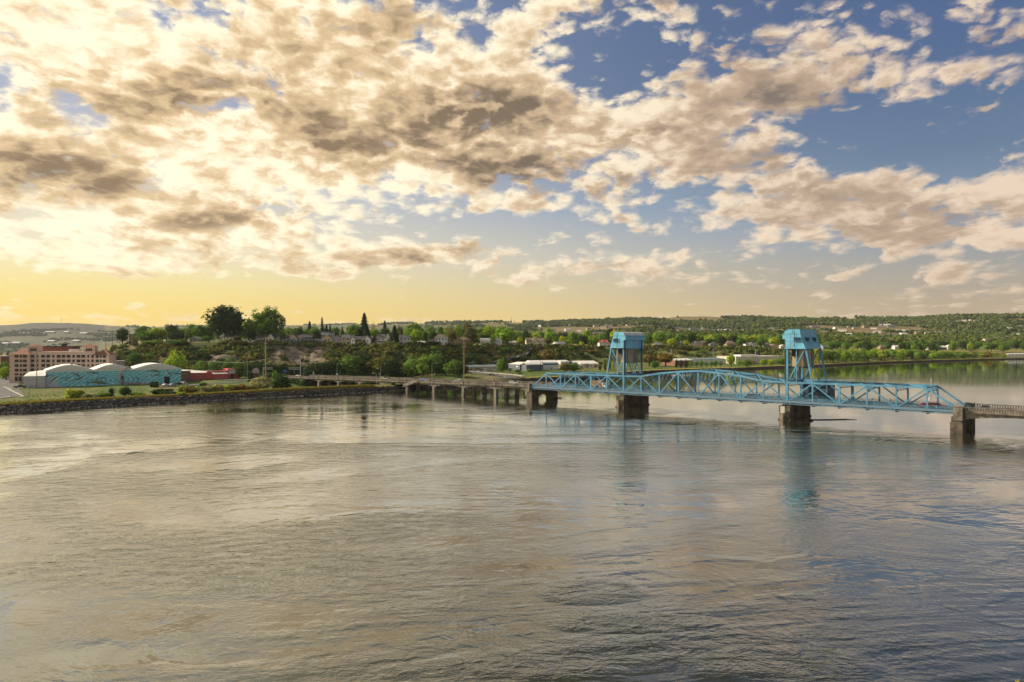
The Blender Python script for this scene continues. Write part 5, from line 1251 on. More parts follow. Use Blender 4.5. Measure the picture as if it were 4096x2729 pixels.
cm = mixc(t, blank, cm, (.68, .72, .76)); t.links.new(cm, b.inputs['Base Color']); b.inputs['Roughness'].default_value = .7
mb = MB(); mb.box(0, L, 0, DP, -1, H); mb.build('wall', WM['white'], wh)
mb = MB(); mb.box(0, L, -.06, -.005, -.5, H - .05); mur = mb.build('mural', murm, wh)
e_ = [alongw(182), alongw(375), alongw(530), alongw(726)]
for k in range(3):
    x0, x1 = e_[k], e_[k + 1]; pr = []; rise = hw_at(1462, 300) - H + .3
    for q in range(15): u = q / 14; pr.append((x0 + (x1 - x0) * u, H + .75 + (rise - .75) * sin(pi * u) ** 1.15))
    mb = MB(); mb.prism([(x0, H - .9)] + pr + [(x1, H - .9)], .02 + .5, DP); r_ = mb.build('barrel_roof', mat('bright_roof_coating', (.86, .84, .80), .6, 0, .10, .25), wh)
    mb = MB(); pr2 = [(x0 + (x1 - x0) * (q / 14), H - .02 + rise * .66 * sin(pi * q / 14) ** 1.2) for q in range(15)]; mb.prism([(x0, H - .85)] + pr2 + [(x1, H - .85)], -.03, .5); mb.build('gable_end', mat('off_white_render', (.80, .77, .71), .8), r_)
    mb = MB(); xm = x0 + (x1 - x0) * .55; mb.tube([(xm, 6, H + rise - .3), (xm, 6, H + rise + .7)], .5, 8); mb.build('roof_vent', m_roofg, r_)
# painted fish: flat paint on the wall
m_fish = mat('fish_grey_paint', (.22, .26, .22), .8, 0, .5, 1.5, 0, None, (.10, .13, .12)); m_fishg = mat('fish_green_paint', (.20, .28, .17), .8, 0, .4, 1.5)
def fish(px, py, ln, ang, m, bend=.12):
    mb = MB(); cx, cz = alongw(px), hw_at(py, px); s = ln / F * 392; n = 12; tp_, bt = [], []
    for i in range(n + 1):
        u = i / n; hh = .105 * sin(pi * min(1, u * .93 + .05)) ** .8 * (1.15 - u * .55); yb = bend * (4 * u * (1 - u)); tp_.append((u - .5, yb + hh)); bt.append((u - .5, yb - hh))
    T_ = lambda p: (cx + s * (p[0] * cos(ang) - p[1] * sin(ang)), -.075, cz + s * (p[0] * sin(ang) + p[1] * cos(ang)))
    for i in range(n): mb.face([T_(bt[i]), T_(bt[i + 1]), T_(tp_[i + 1]), T_(tp_[i])])
    mb.face([T_((.46, 0)), T_((.62, -.15)), T_((.57, 0)), T_((.62, .15))]); mb.face([T_((-.1, bend + .09)), T_((.0, bend + .17)), T_((.05, bend + .08))])
    mb.build('painted_fish', m, mur)
for a in [(217, 1519, 34, .75 + pi, m_fish, -.08), (303, 1504, 34, 2.6, m_fish, -.2), (315, 1514, 36, pi + .42, m_fish, .05), (373, 1493, 36, pi - .12, m_fish, -.06), (385, 1516, 26, pi + .35, m_fishg, .1), (392, 1533, 62, pi - .12, m_fishg, -.06),
          (618, 1487, 44, pi - .14, m_fish, -.1), (624, 1504, 32, pi + .05, m_fish, -.12), (679, 1492, 30, 2.35, m_fish, .1), (706, 1494, 30, pi - .14, m_fish, .0)]: fish(*a)
# blue lettering mark on the blank wall
def text(body, size, loc, rot, m, parent, name='lettering', ext=.02, bold=False, sx=1.0):
    cu = bpy.data.curves.new(name, 'FONT'); cu.body = body; cu.size = size; cu.extrude = ext; cu.align_x = 'CENTER'; cu.align_y = 'CENTER'; cu.offset = size * .02 if bold else 0; cu.resolution_u = 2
    o = bpy.data.objects.new(name, cu); COL.objects.link(o); me = bpy.data.meshes.new_from_object(o); bpy.data.objects.remove(o); o = bpy.data.objects.new(name, me); COL.objects.link(o)
    me.materials.clear(); me.materials.append(m); o.location = loc; o.rotation_euler = rot; o.scale = (sx, 1, 1); o.parent = parent; return o
m_navy = mat('navy_sign_paint', (.03, .05, .22), .6)
text('S', 2.4, (alongw(188.5), -.10, hw_at(1503, 189)), (pi / 2, 0, 0), m_navy, mur, bold=True, sx=1.3)
text('outhern', .85, (alongw(202), -.10, hw_at(1502.5, 200)), (pi / 2, 0, 0), m_navy, mur, sx=1.0)
# dark door, small canopies
mb = MB(); x0, x1 = alongw(657), alongw(679); mb.box(x0, x1, -.10, -.065, 0, hw_at(1509, 668)); mb.build('loading_door', m_black, wh)
mb = MB(); mb.box(x0 - .2, x1 + .2, -.16, -.07, hw_at(1509, 668), hw_at(1506, 668)); mb.build('door_lintel', WM['blue'], wh)
for px in (267, 409, 546): mb = MB(); u = alongw(px); z = hw_at(1511.5, px); mb.box(u - 1.7, u + 1.7, -1.0, -.07, z, z + .15); mb.build('wall_canopy', WM['blue'], wh)
# driftwood ring: curved timbers fixed to the wall and rising over the eave
m_drift = mat('driftwood', (.42, .36, .34), .8, 0, .6, .9, 0, None, (.12, .10, .10)); m_driftl = mat('pale_driftwood', (.70, .65, .60), .8, 0, .4, .9)
rs = thing('driftwood_ring', 'ring of curved driftwood timbers standing before the mural, breaking above the eave', 'sculpture', (a0.x, a0.y, bz), yw)
cxr, czr = alongw(516), hw_at(1507, 516); rg = random.Random(3)
for k in range(17):
    a1 = rg.uniform(1.9, 3.6); a2 = a1 + rg.uniform(.7, 1.5); r0 = rg.uniform(4.0, 5.1); r1 = r0 + rg.uniform(-.6, .8); pts = []
    if k > 11: a1, a2 = rg.uniform(1.1, 1.5), rg.uniform(2.0, 2.5); r0, r1 = rg.uniform(4.0, 5.2), rg.uniform(4.4, 5.4)
    for q in range(8): u = q / 7; a_ = a1 + (a2 - a1) * u; rr_ = r0 + (r1 - r0) * u; pts.append((cxr + rr_ * .98 * cos(a_), -.55 - .3 * sin(k), czr + rr_ * 1.12 * sin(a_)))
    mb = MB(); mb.tube(pts, [.05, .2, .36, .46, .46, .36, .2, .05], 5); mb.build('timber', m_driftl if k % 2 == 0 else m_drift, rs)
for k in range(9):
    a_ = 2.6 + k * .14; mb = MB(); mb.tube([(cxr - 2.9, -.6, czr - .4 - k * .1), (cxr + 4.6 * cos(a_), -.7, czr - .1 + 3.2 * sin(a_) * .8)], [.3, .03], 4); mb.build('branch', mat('dark_green_wood', (.04, .07, .06), .8), rs)
lp = thing('log_pile', 'low heap of bleached driftwood logs at the foot of the mural', 'log pile', (a0.x, a0.y, bz), yw)
for k in range(18):
    u0 = alongw(492 + rg.uniform(0, 75)); ln = rg.uniform(3, 8); z0 = rg.uniform(.1, 1.6); mb = MB(); mb.tube([(u0, -2.2 + rg.uniform(-1, 1), z0), (u0 + ln * .5, -2.3 + rg.uniform(-1, 1), z0 + rg.uniform(-.3, .2) - .1), (u0 + ln, -2.2 + rg.uniform(-1, 1), z0 + rg.uniform(-.5, .5))], [.12, .26, .08], 5)
    mb.build('log', m_driftl if k % 2 else m_drift, lp)
# white annex
a1, L1, yw1 = frame(96, 366, 180, 370)
an = thing('shed', 'low white annex with a sloping roof left of the mural', 'shed', (a1.x, a1.y, bz), yw1)
mb = MB(); mb.box(0, L1, 0, 14, -1, 6.2); mb.build('wall', mat('pale_render', (.58, .57, .60), .8, 0, .15, .6), an)
mb = MB(); mb.hexa([(-.3, -.3, 6.2), (L1 + .1, -.3, 6.2), (L1 + .1, 14, 6.2), (-.3, 14, 6.2), (-.3, -.3, 6.4), (L1 + .1, -.3, 6.4), (L1 + .1, 14, 9.6), (-.3, 14, 8.2)]); mb.build('roof', m_roofw, an)

# --- red brick shop
def block(label, name, cat, xa, da, xb, db, top, wall, roofk, dep, z=1.5, over=.25, slope=None, col='white'):
    a, L_, y_ = frame(xa, da, xb, db); e = thing(name, label, cat, (a.x, a.y, z), y_); h = Zy(top, (da + db) / 2) - z
    c, s = cos(y_), sin(y_)
    def al(px): k = (px - 2048) / F; return (k * a.y - a.x) / (c - k * s)
    def zt(py, px): return Zy(py, a.y + al(px) * s) - z
    mb = MB(); rt = .35
    if slope == 'gx':     # low gable, ridge along the front
        hr = min(h * .24, dep * .12); mb.box(0, L_, 0, dep, -1.5, h - hr); mb.build('wall', WM[wall], e); roofmb('x', 0, L_, 0, dep, h - hr, hr, over).build('roof', RM[roofk], e); gg = MB()
        for xx in (0, L_ - .15): gg.prism([(0, h - hr), (dep / 2, h - .3), (dep, h - hr)], xx, xx + .15, lambda p, q, r: (q, p, r))
        gg.build('gable', WM[wall], e)
    elif slope == 'gy':
        hr = min(h * .34, L_ * .14); mb.box(0, L_, 0, dep, -1.5, h - hr); mb.build('wall', WM[wall], e); roofmb('y', 0, L_, 0, dep, h - hr, hr, over).build('roof', RM[roofk], e)
        gg = MB(); gg.prism([(0, h - hr), (L_ / 2, h - .3), (L_, h - hr)], -.01, .14); gg.build('gable', WM[wall], e)
    elif slope == 'mono':  # front eave lower than the back
        mb.box(0, L_, 0, dep, -1.5, h - 1.8); mb.build('wall', WM[wall], e); r = MB(); r.hexa([(-over, -over, h - 1.8), (L_ + over, -over, h - 1.8), (L_ + over, dep, h - 1.8), (-over, dep, h - 1.8), (-over, -over, h - 1.55), (L_ + over, -over, h - 1.55), (L_ + over, dep, h), (-over, dep, h)]); r.build('roof', RM[roofk], e)
    else:
        mb.box(0, L_, 0, dep, -1.5, h - .2); mb.build('wall', WM[wall], e); r = MB(); r.box(-over, L_ + over, -over, dep + over, h - .2, h); r.build('roof', RM[roofk], e)
    return e, al, zt, L_, h, dep
m_oxred = WM['red']
e, al, zt, L2, h2, dp = block('red brick shop with a white roof and a white sign board, right of the mural', 'shop', 'shop', 762, 440, 948, 462, 1480, 'red', 'w', 22, slope='mono')
q0 = Vector((X(728, 413), 413)) - e.location.xy; c_, s_ = cos(-e.rotation_euler.z), sin(-e.rotation_euler.z); q0 = Vector((q0.x * c_ - q0.y * s_, q0.x * s_ + q0.y * c_))
mb = MB(); mb.hexa([(q0.x, q0.y, -1), (-.02, .0, -1), (-.02, 20, -1), (q0.x - 2, q0.y + 12, -1), (q0.x, q0.y, h2 + .6), (-.02, .0, h2 - .2), (-.02, 20, h2 - .2), (q0.x - 2, q0.y + 12, h2 + .6)]); mb.build('brown_wall', mat('brown_brick', (.34, .19, .12), .9, 0, .3, 1), e)
mb = MB(); mb.hexa([(q0.x, q0.y, h2 + .6), (.2, -.1, h2 - .2), (.2, 20, h2 + .05), (q0.x - 2, q0.y + 12, h2 + .7), (q0.x, q0.y, h2 + .8), (.2, -.1, h2), (.2, 20, h2 + .3), (q0.x - 2, q0.y + 12, h2 + .9)]); mb.build('side_roof', m_roofw, e)
mb = MB(); u0, u1, u2 = al(825), al(842), al(948)
mb.box(u0, u1, -1.2, .0, -1, zt(1485, 833)); mb.box(u1, u2 + .05, -2.4, 0, -1, zt(1483, 880)); mb.box(al(905), u2 + .05, -2.4, 6, -1, zt(1474, 930)); mb.build('front_wall', m_oxred, e)
mb = MB(); u0, u1 = al(841), al(898); zc = zt(1494, 870); mb.hexa([(u0, -6, zc - .3), (u1, -6, zc - .3), (u1, -2.4, zc + .5), (u0, -2.4, zc + .5), (u0, -6, zc), (u1, -6, zc), (u1, -2.4, zc + .8), (u0, -2.4, zc + .8)]); cn = mb.build('canopy', m_roofw, e)
mb = MB(); mb.box(u0 + 1.5, u1 - .4, -5.6, -2.4, -1, zc - .32); mb.build('porch_wall', WM['red'], cn)
mb = MB(); mb.box(al(917), al(927), -2.46, -2.4, 0, zt(1498, 922)); mb.build('doorway', m_black, e)
mb = MB(); s0, s1 = al(908), al(936); za, zb_ = zt(1494, 922), zt(1478.5, 922); mb.box(s0, s1, -2.6, -2.42, za, zb_); sb = mb.build('sign_board', m_white, e)
m_ink = mat('dark_red_lettering', (.10, .02, .03), .7)
text('ARTSBEAT Co', (s1 - s0) * .155, ((s0 + s1) / 2, -2.63, zb_ - (zb_ - za) * .32), (pi / 2, 0, 0), m_ink, sb, bold=True)
mb = MB(); mb.box(s0 + 1.6, s1 - .3, -2.63, -2.605, za + (zb_ - za) * .22, za + (zb_ - za) * .30); mb.build('sign_rule', mat('grey_print', (.3, .3, .3), .8), sb)

# --- workshops and halls on the far flat
e, al, zt, L_, h, dp = block('long low beige workshop with a dark green roof and roller doors', 'workshop', 'workshop', 1858, 596, 1992, 606, 1460, 'beige', 's', 12, z=1.2, slope='mono')
for px, w in ((1941, 12), (1977, 7)): mb = MB(); u = al(px); mb.box(u - w / F * 300, u + w / F * 300, -.06, -.01, 0, 3.0); mb.build('roller_door', m_white, e)
for px in (1872, 1883): winpart(e, al(px), -.045, 1.2, 1.8, 1.2, trim=False)
mb = MB(); mb.box(al(1902), al(1912), -1.4, -.02, 0, 3.0); mb.build('entrance', WM['slate'], e)
e, al, zt, L_, h, dp = block('slate-grey metal shed with a white gabled roof', 'shed', 'shed', 2034, 630, 2080, 614, 1449, 'slate', 'w', 20, z=1.0, slope='gx', over=.2)
for px in (2068,): mb = MB(); u = al(px); mb.box(u - 1.1, u + 1.1, -.08, -.01, 3.2, 4.6); mb.build('sign_board', m_white, e)
mb = MB(); mb.box(L_ - .01, L_ + 9.0, 1.0, 19, -1.5, h - 1.8); mb.build('wall', WM['slate'], e)
mb = MB(); mb.prism([(L_ - .2, h - 1.8), (L_ + 4.4, h - .2), (L_ + 9.3, h - 1.8), (L_ + 9.3, h - 2.0), (L_ + 4.4, h - .5), (L_ - .2, h - 2.0)], .7, 19.3); mb.build('roof', m_roofw, e)
e, al, zt, L_, h, dp = block('white hall with a broad blue stripe along its wall', 'hall', 'hall', 2122, 628, 2234, 636, 1442, 'white', 'w', 16, z=1.0, slope='gx', over=.1)
mb = MB(); z1, z0 = zt(1455, 2160), zt(1461, 2160); mb.box(-.06, L_ + .06, -.06, -.01, z0, z1); mb.build('blue_stripe', mat('stripe_blue', (.03, .17, .38), .6), e)
mb = MB(); mb.box(al(2155), al(2158), -.08, -.02, 0, 2.2); mb.build('door', WM['brown'], e)
block('small white shed with a bright gabled roof behind the brush', 'shed', 'shed', 2243, 668, 2276, 672, 1441, 'white', 'w', 12, z=2, slope='gx')
e, *_r = block('blue hall with a pale roof left of the cypress row', 'hall', 'hall', 2294, 694, 2386, 700, 1444, 'navy', 'w', 18, z=2, slope='gx')
e, al, zt, L_, h, dp = block('low white building with a pale roof in front of the blue hall', 'building', 'building', 2322, 676, 2394, 680, 1450, 'white', 'w', 10, z=2, slope='gx')
for k in range(4): winpart(e, L_ * (.2 + .2 * k), -.045, 1.2, 1.4, 1.2)
e, al, zt, L_, h, dp = block('brown hall with a white roof behind three cypresses', 'hall', 'hall', 2700, 730, 2772, 740, 1435, 'brickred', 'w', 22, z=2.4, slope='gx')
e, al, zt, L_, h, dp = block('long hall with a light blue roof behind the clipped tree row', 'hall', 'hall', 2770, 770, 2904, 790, 1432, 'white', 's', 30, z=2.4, slope='gx')
e, al, zt, L_, h, dp = block('long cream hall with a flat roof on the far levee flat', 'hall', 'hall', 2944, 790, 3140, 830, 1425, 'cream', 'w', 30, z=2.6)
for k in range(5): mb = MB(); u = L_ * (.12 + .18 * k); mb.box(u - 2, u + 2, -.06, -.01, 0, 3.4); mb.build('loading_door', WM['beige'], e)
mb = MB(); mb.box(L_ * .2, L_ * .55, 8, 20, h, h + 1.6); mb.build('roof_block', m_roofw, e)
e, al, zt, L_, h, dp = block('long white pavilion on the bank at the right edge', 'pavilion', 'building', 4032, 1215, 4120, 1230, 1414, 'white', 'w', 16, z=4, slope='gx')
for k in range(6): winpart(e, L_ * (.08 + .15 * k), -.045, 1.6, 2.2, 1.6, trim=False)
e, al, zt, L_, h, dp = block('brown brick low building with a white roof left of the hotel', 'building', 'building', 2, 520, 38, 524, 1424, 'brickred', 'w', 14, z=1.8)
e, al, zt, L_, h, dp = block('tan house at the left end of the bluff behind the poles', 'house', 'house', 515, crest_d(525) + 14, 532, crest_d(525) + 14, 1333, 'tan', 'g', 8, z=G(520, crest_d(525) + 14).z - .3, slope='gx')
e, al, zt, L_, h, dp = block('small white-roofed shelter on the slope above the mural', 'shelter', 'shelter', 457, 500, 494, 502, 1443, 'grey', 'w', 6, z=Zy(1456, 500))
# low white garden wall on the bluff
mb = MB(); w0, w1 = G(944, crest_d(944) + 4), G(1022, crest_d(1022) + 4); mb.beam(Vector((w0.x, w0.y, w0.z + .6)), Vector((w1.x, w1.y, w0.z + .6)), .3, 1.7, (0, 1, 0)); tag(mb.build('garden_wall', WM['white']), 'long low white garden wall between the two giant trees', 'wall')
mb = MB(); w0, w1 = G(1395, crest_d(1395) + 1), G(1560, crest_d(1560) + 1)
# ---------------------------------------------------------------- roads, path, riprap
m_road = mat('asphalt', (.085, .083, .088), .92, 0, .25, .4); m_path = mat('path_concrete', (.24, .22, .20), .9, 0, .2, .5); m_line = mat('white_road_paint', (.62, .62, .60), .8); m_yl = mat('yellow_road_paint', (.50, .34, .05), .8)
m_kerb = mat('kerb_concrete', (.50, .47, .42), .9)
def strip(name, pts, w, m, lift=.12, step=4.0, kind='structure', zfix=None, edge=0.0, parent=None):
    """ribbon over the ground through (x, y) points"""
    P = []
    for a, b in zip(pts, pts[1:]):
        a, b = Vector(a), Vector(b); n = max(1, int((b - a).length / step))
        P += [a.lerp(b, k / n) for k in range(n)]
    P.append(Vector(pts[-1])); mb = MB(); prev = None
    for i, p in enumerate(P):
        d = (P[min(i + 1, len(P) - 1)] - P[max(i - 1, 0)]).normalized(); n = Vector((-d.y, d.x))
        z = (max(gz(*(p + n * s)) for s in (-w / 2 - edge, 0 + edge, w / 2 + edge)) if zfix is None else zfix(p)) + lift
        cur = ((p + n * (w / 2 + edge)), (p + n * (-w / 2 + edge)), z)
        if prev: mb.face([(prev[0].x, prev[0].y, prev[2]), (prev[1].x, prev[1].y, prev[2]), (cur[1].x, cur[1].y, z), (cur[0].x, cur[0].y, z)])
        prev = cur
    o = mb.build(name, m, parent, fix=False)
    return tag(o, kind=kind) if kind else o
V2 = lambda px, d: (X(px, d), d)
shore = [V2(px, shore_d(px) + 11.5) for px in (-900, -400, 0, 300, 700, 1000, 1250, 1450, 1560)]
strip('path', shore, 2.6, m_path, .10)
rd = [V2(-500, 262), V2(-120, 286), V2(20, 330), V2(60, 372), V2(40, 395), V2(-60, 440), V2(-200, 520)]
strip('road', [V2(-420, 252), V2(-100, 285), V2(38, 312), V2(26, 350), V2(30, 385), V2(30, 470)], 11, m_road, .20)
strip('road', [V2(-60, 392), V2(60, 384), V2(180, 388)], 12, m_road, .24)
strip('kerb', [V2(-60, 292), V2(60, 304), V2(95, 301), V2(60, 330), V2(14, 372)], .8, m_kerb, .5, 3)
strip('road_marking', [V2(-420, 250), V2(-60, 286), V2(40, 306)], .22, m_line, .40)
# parking strip by the mural and the shop
strip('car_park', [V2(640, 372), V2(760, 386), V2(960, 428)], 7, m_road, .16)
strip('road', [V2(-100, 470), V2(300, 478), V2(700, 462), V2(960, 442), V2(1080, 436), V2(1165, 444)], 10, m_road, .20)
e0 = BP(-218, WID / 2, 0); e1 = BP(-260, WID / 2 - 3, 0)
strip('road', [(e0.x + 2, e0.y - 2), (e1.x, e1.y), V2(1010, 455)], 13, m_road, .30, 4, zfix=lambda p: max(gz(p.x, p.y), 2.9 if p.y < 470 and p.x > -165 else gz(p.x, p.y)))
# ramp road curving down to the bridge on the right bank of the viaduct
ramp_pts = [V2(1842, 570), V2(1900, 558), V2(1960, 541), V2(2018, 518), V2(2055, 496), V2(2064, 478), V2(2044, 463), V2(1990, 452), V2(1925, 446)]
strip('ramp_road', ramp_pts, 13, m_road, .35); strip('road_marking', ramp_pts, .3, m_line, .46, 4, edge=5.4); strip('road_marking', ramp_pts, .3, m_line, .46, 4, edge=-5.6); strip('road_marking', ramp_pts, .3, m_yl, .46, 4)
gr = [Vector(p) for p in ramp_pts]; mb = MB()
for k in range(0, 7): a, b = G(1905 + k * 27, 436 - k * 6), G(1905 + (k + 1) * 27, 436 - (k + 1) * 6)
for a, b in zip(ramp_pts, ramp_pts[1:]):
    a, b = Vector(a), Vector(b); d = (b - a).normalized(); n = Vector((-d.y, d.x)) * 7.2; p, q = a + n, b + n
    mb.beam((p.x, p.y, gz(p.x, p.y) + .9), (q.x, q.y, gz(q.x, q.y) + .9), .12, .5)
tag(mb.build('barrier', m_kerb), 'pale concrete barrier along the outside of the curving ramp road', 'barrier')
# grade road climbing the bluff, with its tan verge
gp = [V2(1900, 640), V2(1960, 650), V2(2020, 664), V2(2080, 690), V2(2116, 716), V2(2100, 752)]
def gzf(p):
    px = 2048 + F * p.x / p.y; return 14.0 + max(0, min(1, (px - 1905) / 215)) * 8.0
strip('grade_road', gp, 8, m_road, .35, 4, edge=.01, zfix=None)
strip('grade_verge', [(a - 1.5, b - 7) for a, b in gp[:-1]], 2.6, mat('dry_verge', (.24, .19, .08), .95), .3, 4, zfix=None)
strip('street', [V2(p, crest_d(p) + 5) for p in (960, 1100, 1300, 1500, 1700, 1900, 2100)], 5.5, m_road, .16, 5)
strip('street', [V2(p, crest_d(p) + 5) for p in (2280, 2500, 2700, 2900, 3080)], 5.5, m_road, .16, 6)
# riprap: broken dark rock on the river face of the levee
rr_ = random.Random(2); V, Fc = [], []
cube = [(-1, -1, -1), (1, -1, -1), (1, 1, -1), (-1, 1, -1), (-1, -1, 1), (1, -1, 1), (1, 1, 1), (-1, 1, 1)]; cf = [(3, 2, 1, 0), (4, 5, 6, 7), (0, 1, 5, 4), (1, 2, 6, 5), (2, 3, 7, 6), (3, 0, 4, 7)]
def rock(x, y, z, s):
    b = len(V); a = rr_.uniform(0, 3); ca, sa = cos(a), sin(a)
    for c in cube:
        q = [c[i] * s * rr_.uniform(.45, 1.1) for i in range(3)]; V.append((x + q[0] * ca - q[1] * sa, y + q[0] * sa + q[1] * ca, z + q[2] * .7))
    Fc.extend(tuple(b + i for i in f) for f in cf)
px = -120.0
while px < 2960:
    sd_ = shore_d(px); n = 16 if px < 1700 else 10
    for _ in range(n):
        u = rr_.random(); d = sd_ - .8 + 4.3 * u; x = X(px + rr_.uniform(-4, 4), d); rock(x, d, -.15 + 1.95 * u + rr_.uniform(-.1, .25), rr_.uniform(.25, .66) * (1 if px < 1800 else 1.4))
    px += 3.0 if px < 1700 else 6
me = bpy.data.meshes.new('riprap'); me.from_pydata(V, [], Fc); me.materials.append(mat('basalt_riprap', (.062, .058, .056), .9, 0, .6, .6, 0, None, (.02, .02, .022))); me.update()
o = bpy.data.objects.new('riprap', me); COL.objects.link(o); tag(o, 'band of broken dark basalt rock along the foot of the levee', 'rock', kind='stuff')
# pale wave-washed stones and foam line at the water's edge
V, Fc = [], []; px = -120.0
while px < 1640:
    for _ in range(7): sd_ = shore_d(px); d = sd_ - .55 + rr_.uniform(-.45, .35); rock(X(px + rr_.uniform(-3, 3), d), d, rr_.uniform(-.02, .16), rr_.uniform(.12, .30))
    px += 2.0
me = bpy.data.meshes.new('washed_stones'); me.from_pydata(V, [], Fc); me.materials.append(mat('pale_washed_stone', (.40, .38, .34), .8, 0, .4, 2)); me.update()
o = bpy.data.objects.new('washed_stones', me); COL.objects.link(o); tag(o, 'thin line of pale washed stones at the water edge', 'stones', kind='stuff')
# tufts of tall grass on the levee brow and flat
V, Fc = [], []
def tuft(x, y, z, h, w):
    for _ in range(3):
        a = rr_.uniform(0, pi); b = len(V); V.extend([(x - cos(a) * w, y - sin(a) * w, z - .1), (x + cos(a) * w, y + sin(a) * w, z - .1), (x + rr_.uniform(-.3, .3), y, z + h)]); Fc.append((b, b + 1, b + 2))
for _ in range(16000):
    px = rr_.uniform(-80, 1640); u = rr_.random(); d = shore_d(px) + (4.6 + 5 * u if rr_.random() < .96 else 14 + 60 * u * u); x = X(px, d)
    if d > 366 and px > 640: continue
    tuft(x, d, gz(x, d), rr_.uniform(.3, .8), rr_.uniform(.2, .5))
me = bpy.data.meshes.new('tall_grass'); me.from_pydata(V, [], Fc); me.materials.append(leafmat('dry_grass_blades', (.24, .23, .06), .4)); me.update()
o = bpy.data.objects.new('tall_grass', me); COL.objects.link(o); tag(o, 'ragged yellow-green grass on the levee and the flat behind it', 'grass', kind='stuff')
# ---------------------------------------------------------------- vehicles
m_tyre = mat('tyre', (.015, .015, .015), .8); m_cg = mat('car_glass', (.03, .035, .045), .08); m_hub = mat('hub', (.4, .4, .42), .3, 1)
m_hl = mat('headlamp', (.7, .7, .66), .2); m_tl = mat('tail_lamp', (.4, .02, .02), .3)
def paint(n, c): return mat('car_paint_' + n, c, .28, .1)
CARS = {}
PROF = {'sedan': [(-2.3, .45), (-2.3, .9), (-1.65, 1.0), (-1.0, 1.42), (.45, 1.45), (1.15, 1.02), (2.1, .88), (2.3, .55), (2.3, .4), (-2.3, .35)],
        'suv': [(-2.3, .45), (-2.33, 1.05), (-2.1, 1.68), (.35, 1.74), (1.1, 1.18), (2.15, 1.05), (2.33, .6), (2.3, .42), (-2.3, .4)],
        'pickup': [(-2.8, .5), (-2.8, 1.1), (-.75, 1.1), (-.55, 1.72), (.75, 1.76), (1.4, 1.2), (2.6, 1.1), (2.75, .6), (2.7, .42), (-2.8, .42)]}
GL = {'sedan': [(-1.45, 1.03), (-.95, 1.36), (.42, 1.38), (.98, 1.03)], 'suv': [(-2.0, 1.15), (-1.9, 1.60), (.30, 1.65), (.92, 1.17)], 'pickup': [(-.48, 1.18), (-.42, 1.62), (.70, 1.66), (1.18, 1.2)]}
def car(label, x, y, z, rz, kind, m, cat=None, name=None):
    key = (kind, m.name)
    if key not in CARS:
        e = thing(name or {'sedan': 'car', 'suv': 'suv', 'pickup': 'pickup_truck'}[kind], label, 'car', (x, y, z), rz); CARS[key] = e
        mb = MB(); mb.prism(PROF[kind], -.9, .9); b = mb.build('body', m, e); bv = b.modifiers.new('b', 'BEVEL'); bv.width = .08; bv.segments = 2
        mb = MB(); mb.prism(GL[kind], -.915, .915); g = mb.build('window', m_cg, e)
        mb = MB(); p = GL[kind]; x0, x1 = p[2], p[3]; mb.hexa([(x0[0] + .05, -.75, x0[1] + .02), (x0[0] + .05, .75, x0[1] + .02), (x1[0] + .12, .8, x1[1]), (x1[0] + .12, -.8, x1[1]), (x0[0] + .1, -.75, x0[1] + .06), (x0[0] + .1, .75, x0[1] + .06), (x1[0] + .2, .8, x1[1] + .03), (x1[0] + .2, -.8, x1[1] + .03)]); mb.build('windscreen', m_cg, e)
        wx = 1.42 if kind != 'pickup' else 1.75
        for sx_ in (-wx, wx):
            for sy_ in (-.8, .8):
                mb = MB(); mb.tube([(sx_, sy_ - .12, .34), (sx_, sy_ + .12, .34)], .34, 12); w = mb.build('wheel', m_tyre, e); mb = MB(); q = sy_ + (.13 if sy_ > 0 else -.13); mb.tube([(sx_, q - .01, .34), (sx_, q + .01, .34)], .18, 8); mb.build('hub_cap', m_hub, w)
        for sy_ in (-.65, .65): xe = PROF[kind][-3][0] - .02; mb = MB(); mb.box(xe - .03, xe + .05, sy_ - .16, sy_ + .16, .68, .84); mb.build('headlight', m_hl, e); mb = MB(); mb.box(-xe - .06, -xe + .02, sy_ - .14, sy_ + .14, .78, .95); mb.build('tail_light', m_tl, e)
    else:
        e = copy_tree(CARS[key]); e.location = (x, y, z); e.rotation_euler = (0, 0, rz); e['label'] = label
    return tag(e, label, {'sedan': 'car', 'suv': 'car', 'pickup': 'pickup truck'}[kind])
BRG = atan2(BU.y, BU.x)
def bt_for(px, s):     # place along the bridge for a view column at offset s
    k = (px - 2048) / F; b = BO + BV * s; return (k * b.y - b.x) / (BU.x - k * BU.y)
def bcar(label, px, s, kind, m, fl=0):
    t_ = bt_for(px, s); p = BP(t_, s, (ZD + .01 if 0 < t_ < T1 else ZL(t_) + .02)); return car(label, p.x, p.y, p.z, BRG + (pi if fl else 0), kind, m)
pw, pb, ps, pk, pr, pg, pn = paint('white', (.75, .75, .75)), paint('blue', (.08, .22, .48)), paint('silver', (.38, .42, .46)), paint('black', (.02, .02, .025)), paint('red', (.28, .02, .02)), paint('grey', (.12, .12, .15)), paint('navy', (.03, .05, .10))
bcar('white sedan on the left end of the viaduct by the sign gantry', 1193, 6, 'sedan', pw)
bcar('cream-white suv passing the second viaduct lamp', 1536, 3, 'suv', paint('cream', (.62, .56, .46)))
bcar('bright blue pickup truck in the middle of the viaduct', 1698, 3, 'pickup', pb, 1)
bcar('silver-blue suv left of the second tall wooden pole', 1833, 3, 'suv', ps, 1)
bcar('white suv on the viaduct just before the blue truss', 2055, 2.2, 'suv', pw)
bcar('dark grey sedan in the middle of the lift span', 2998, 3, 'sedan', pg, 1)
bcar('dark red suv at the right end of the blue truss', 3745, 3, 'suv', pr)
bcar('dark red sedan close behind the dark red suv', 3705, 3, 'sedan', pr)
bcar('grey pickup truck on the right-hand viaduct', 3945, 2.6, 'pickup', pg, 1)
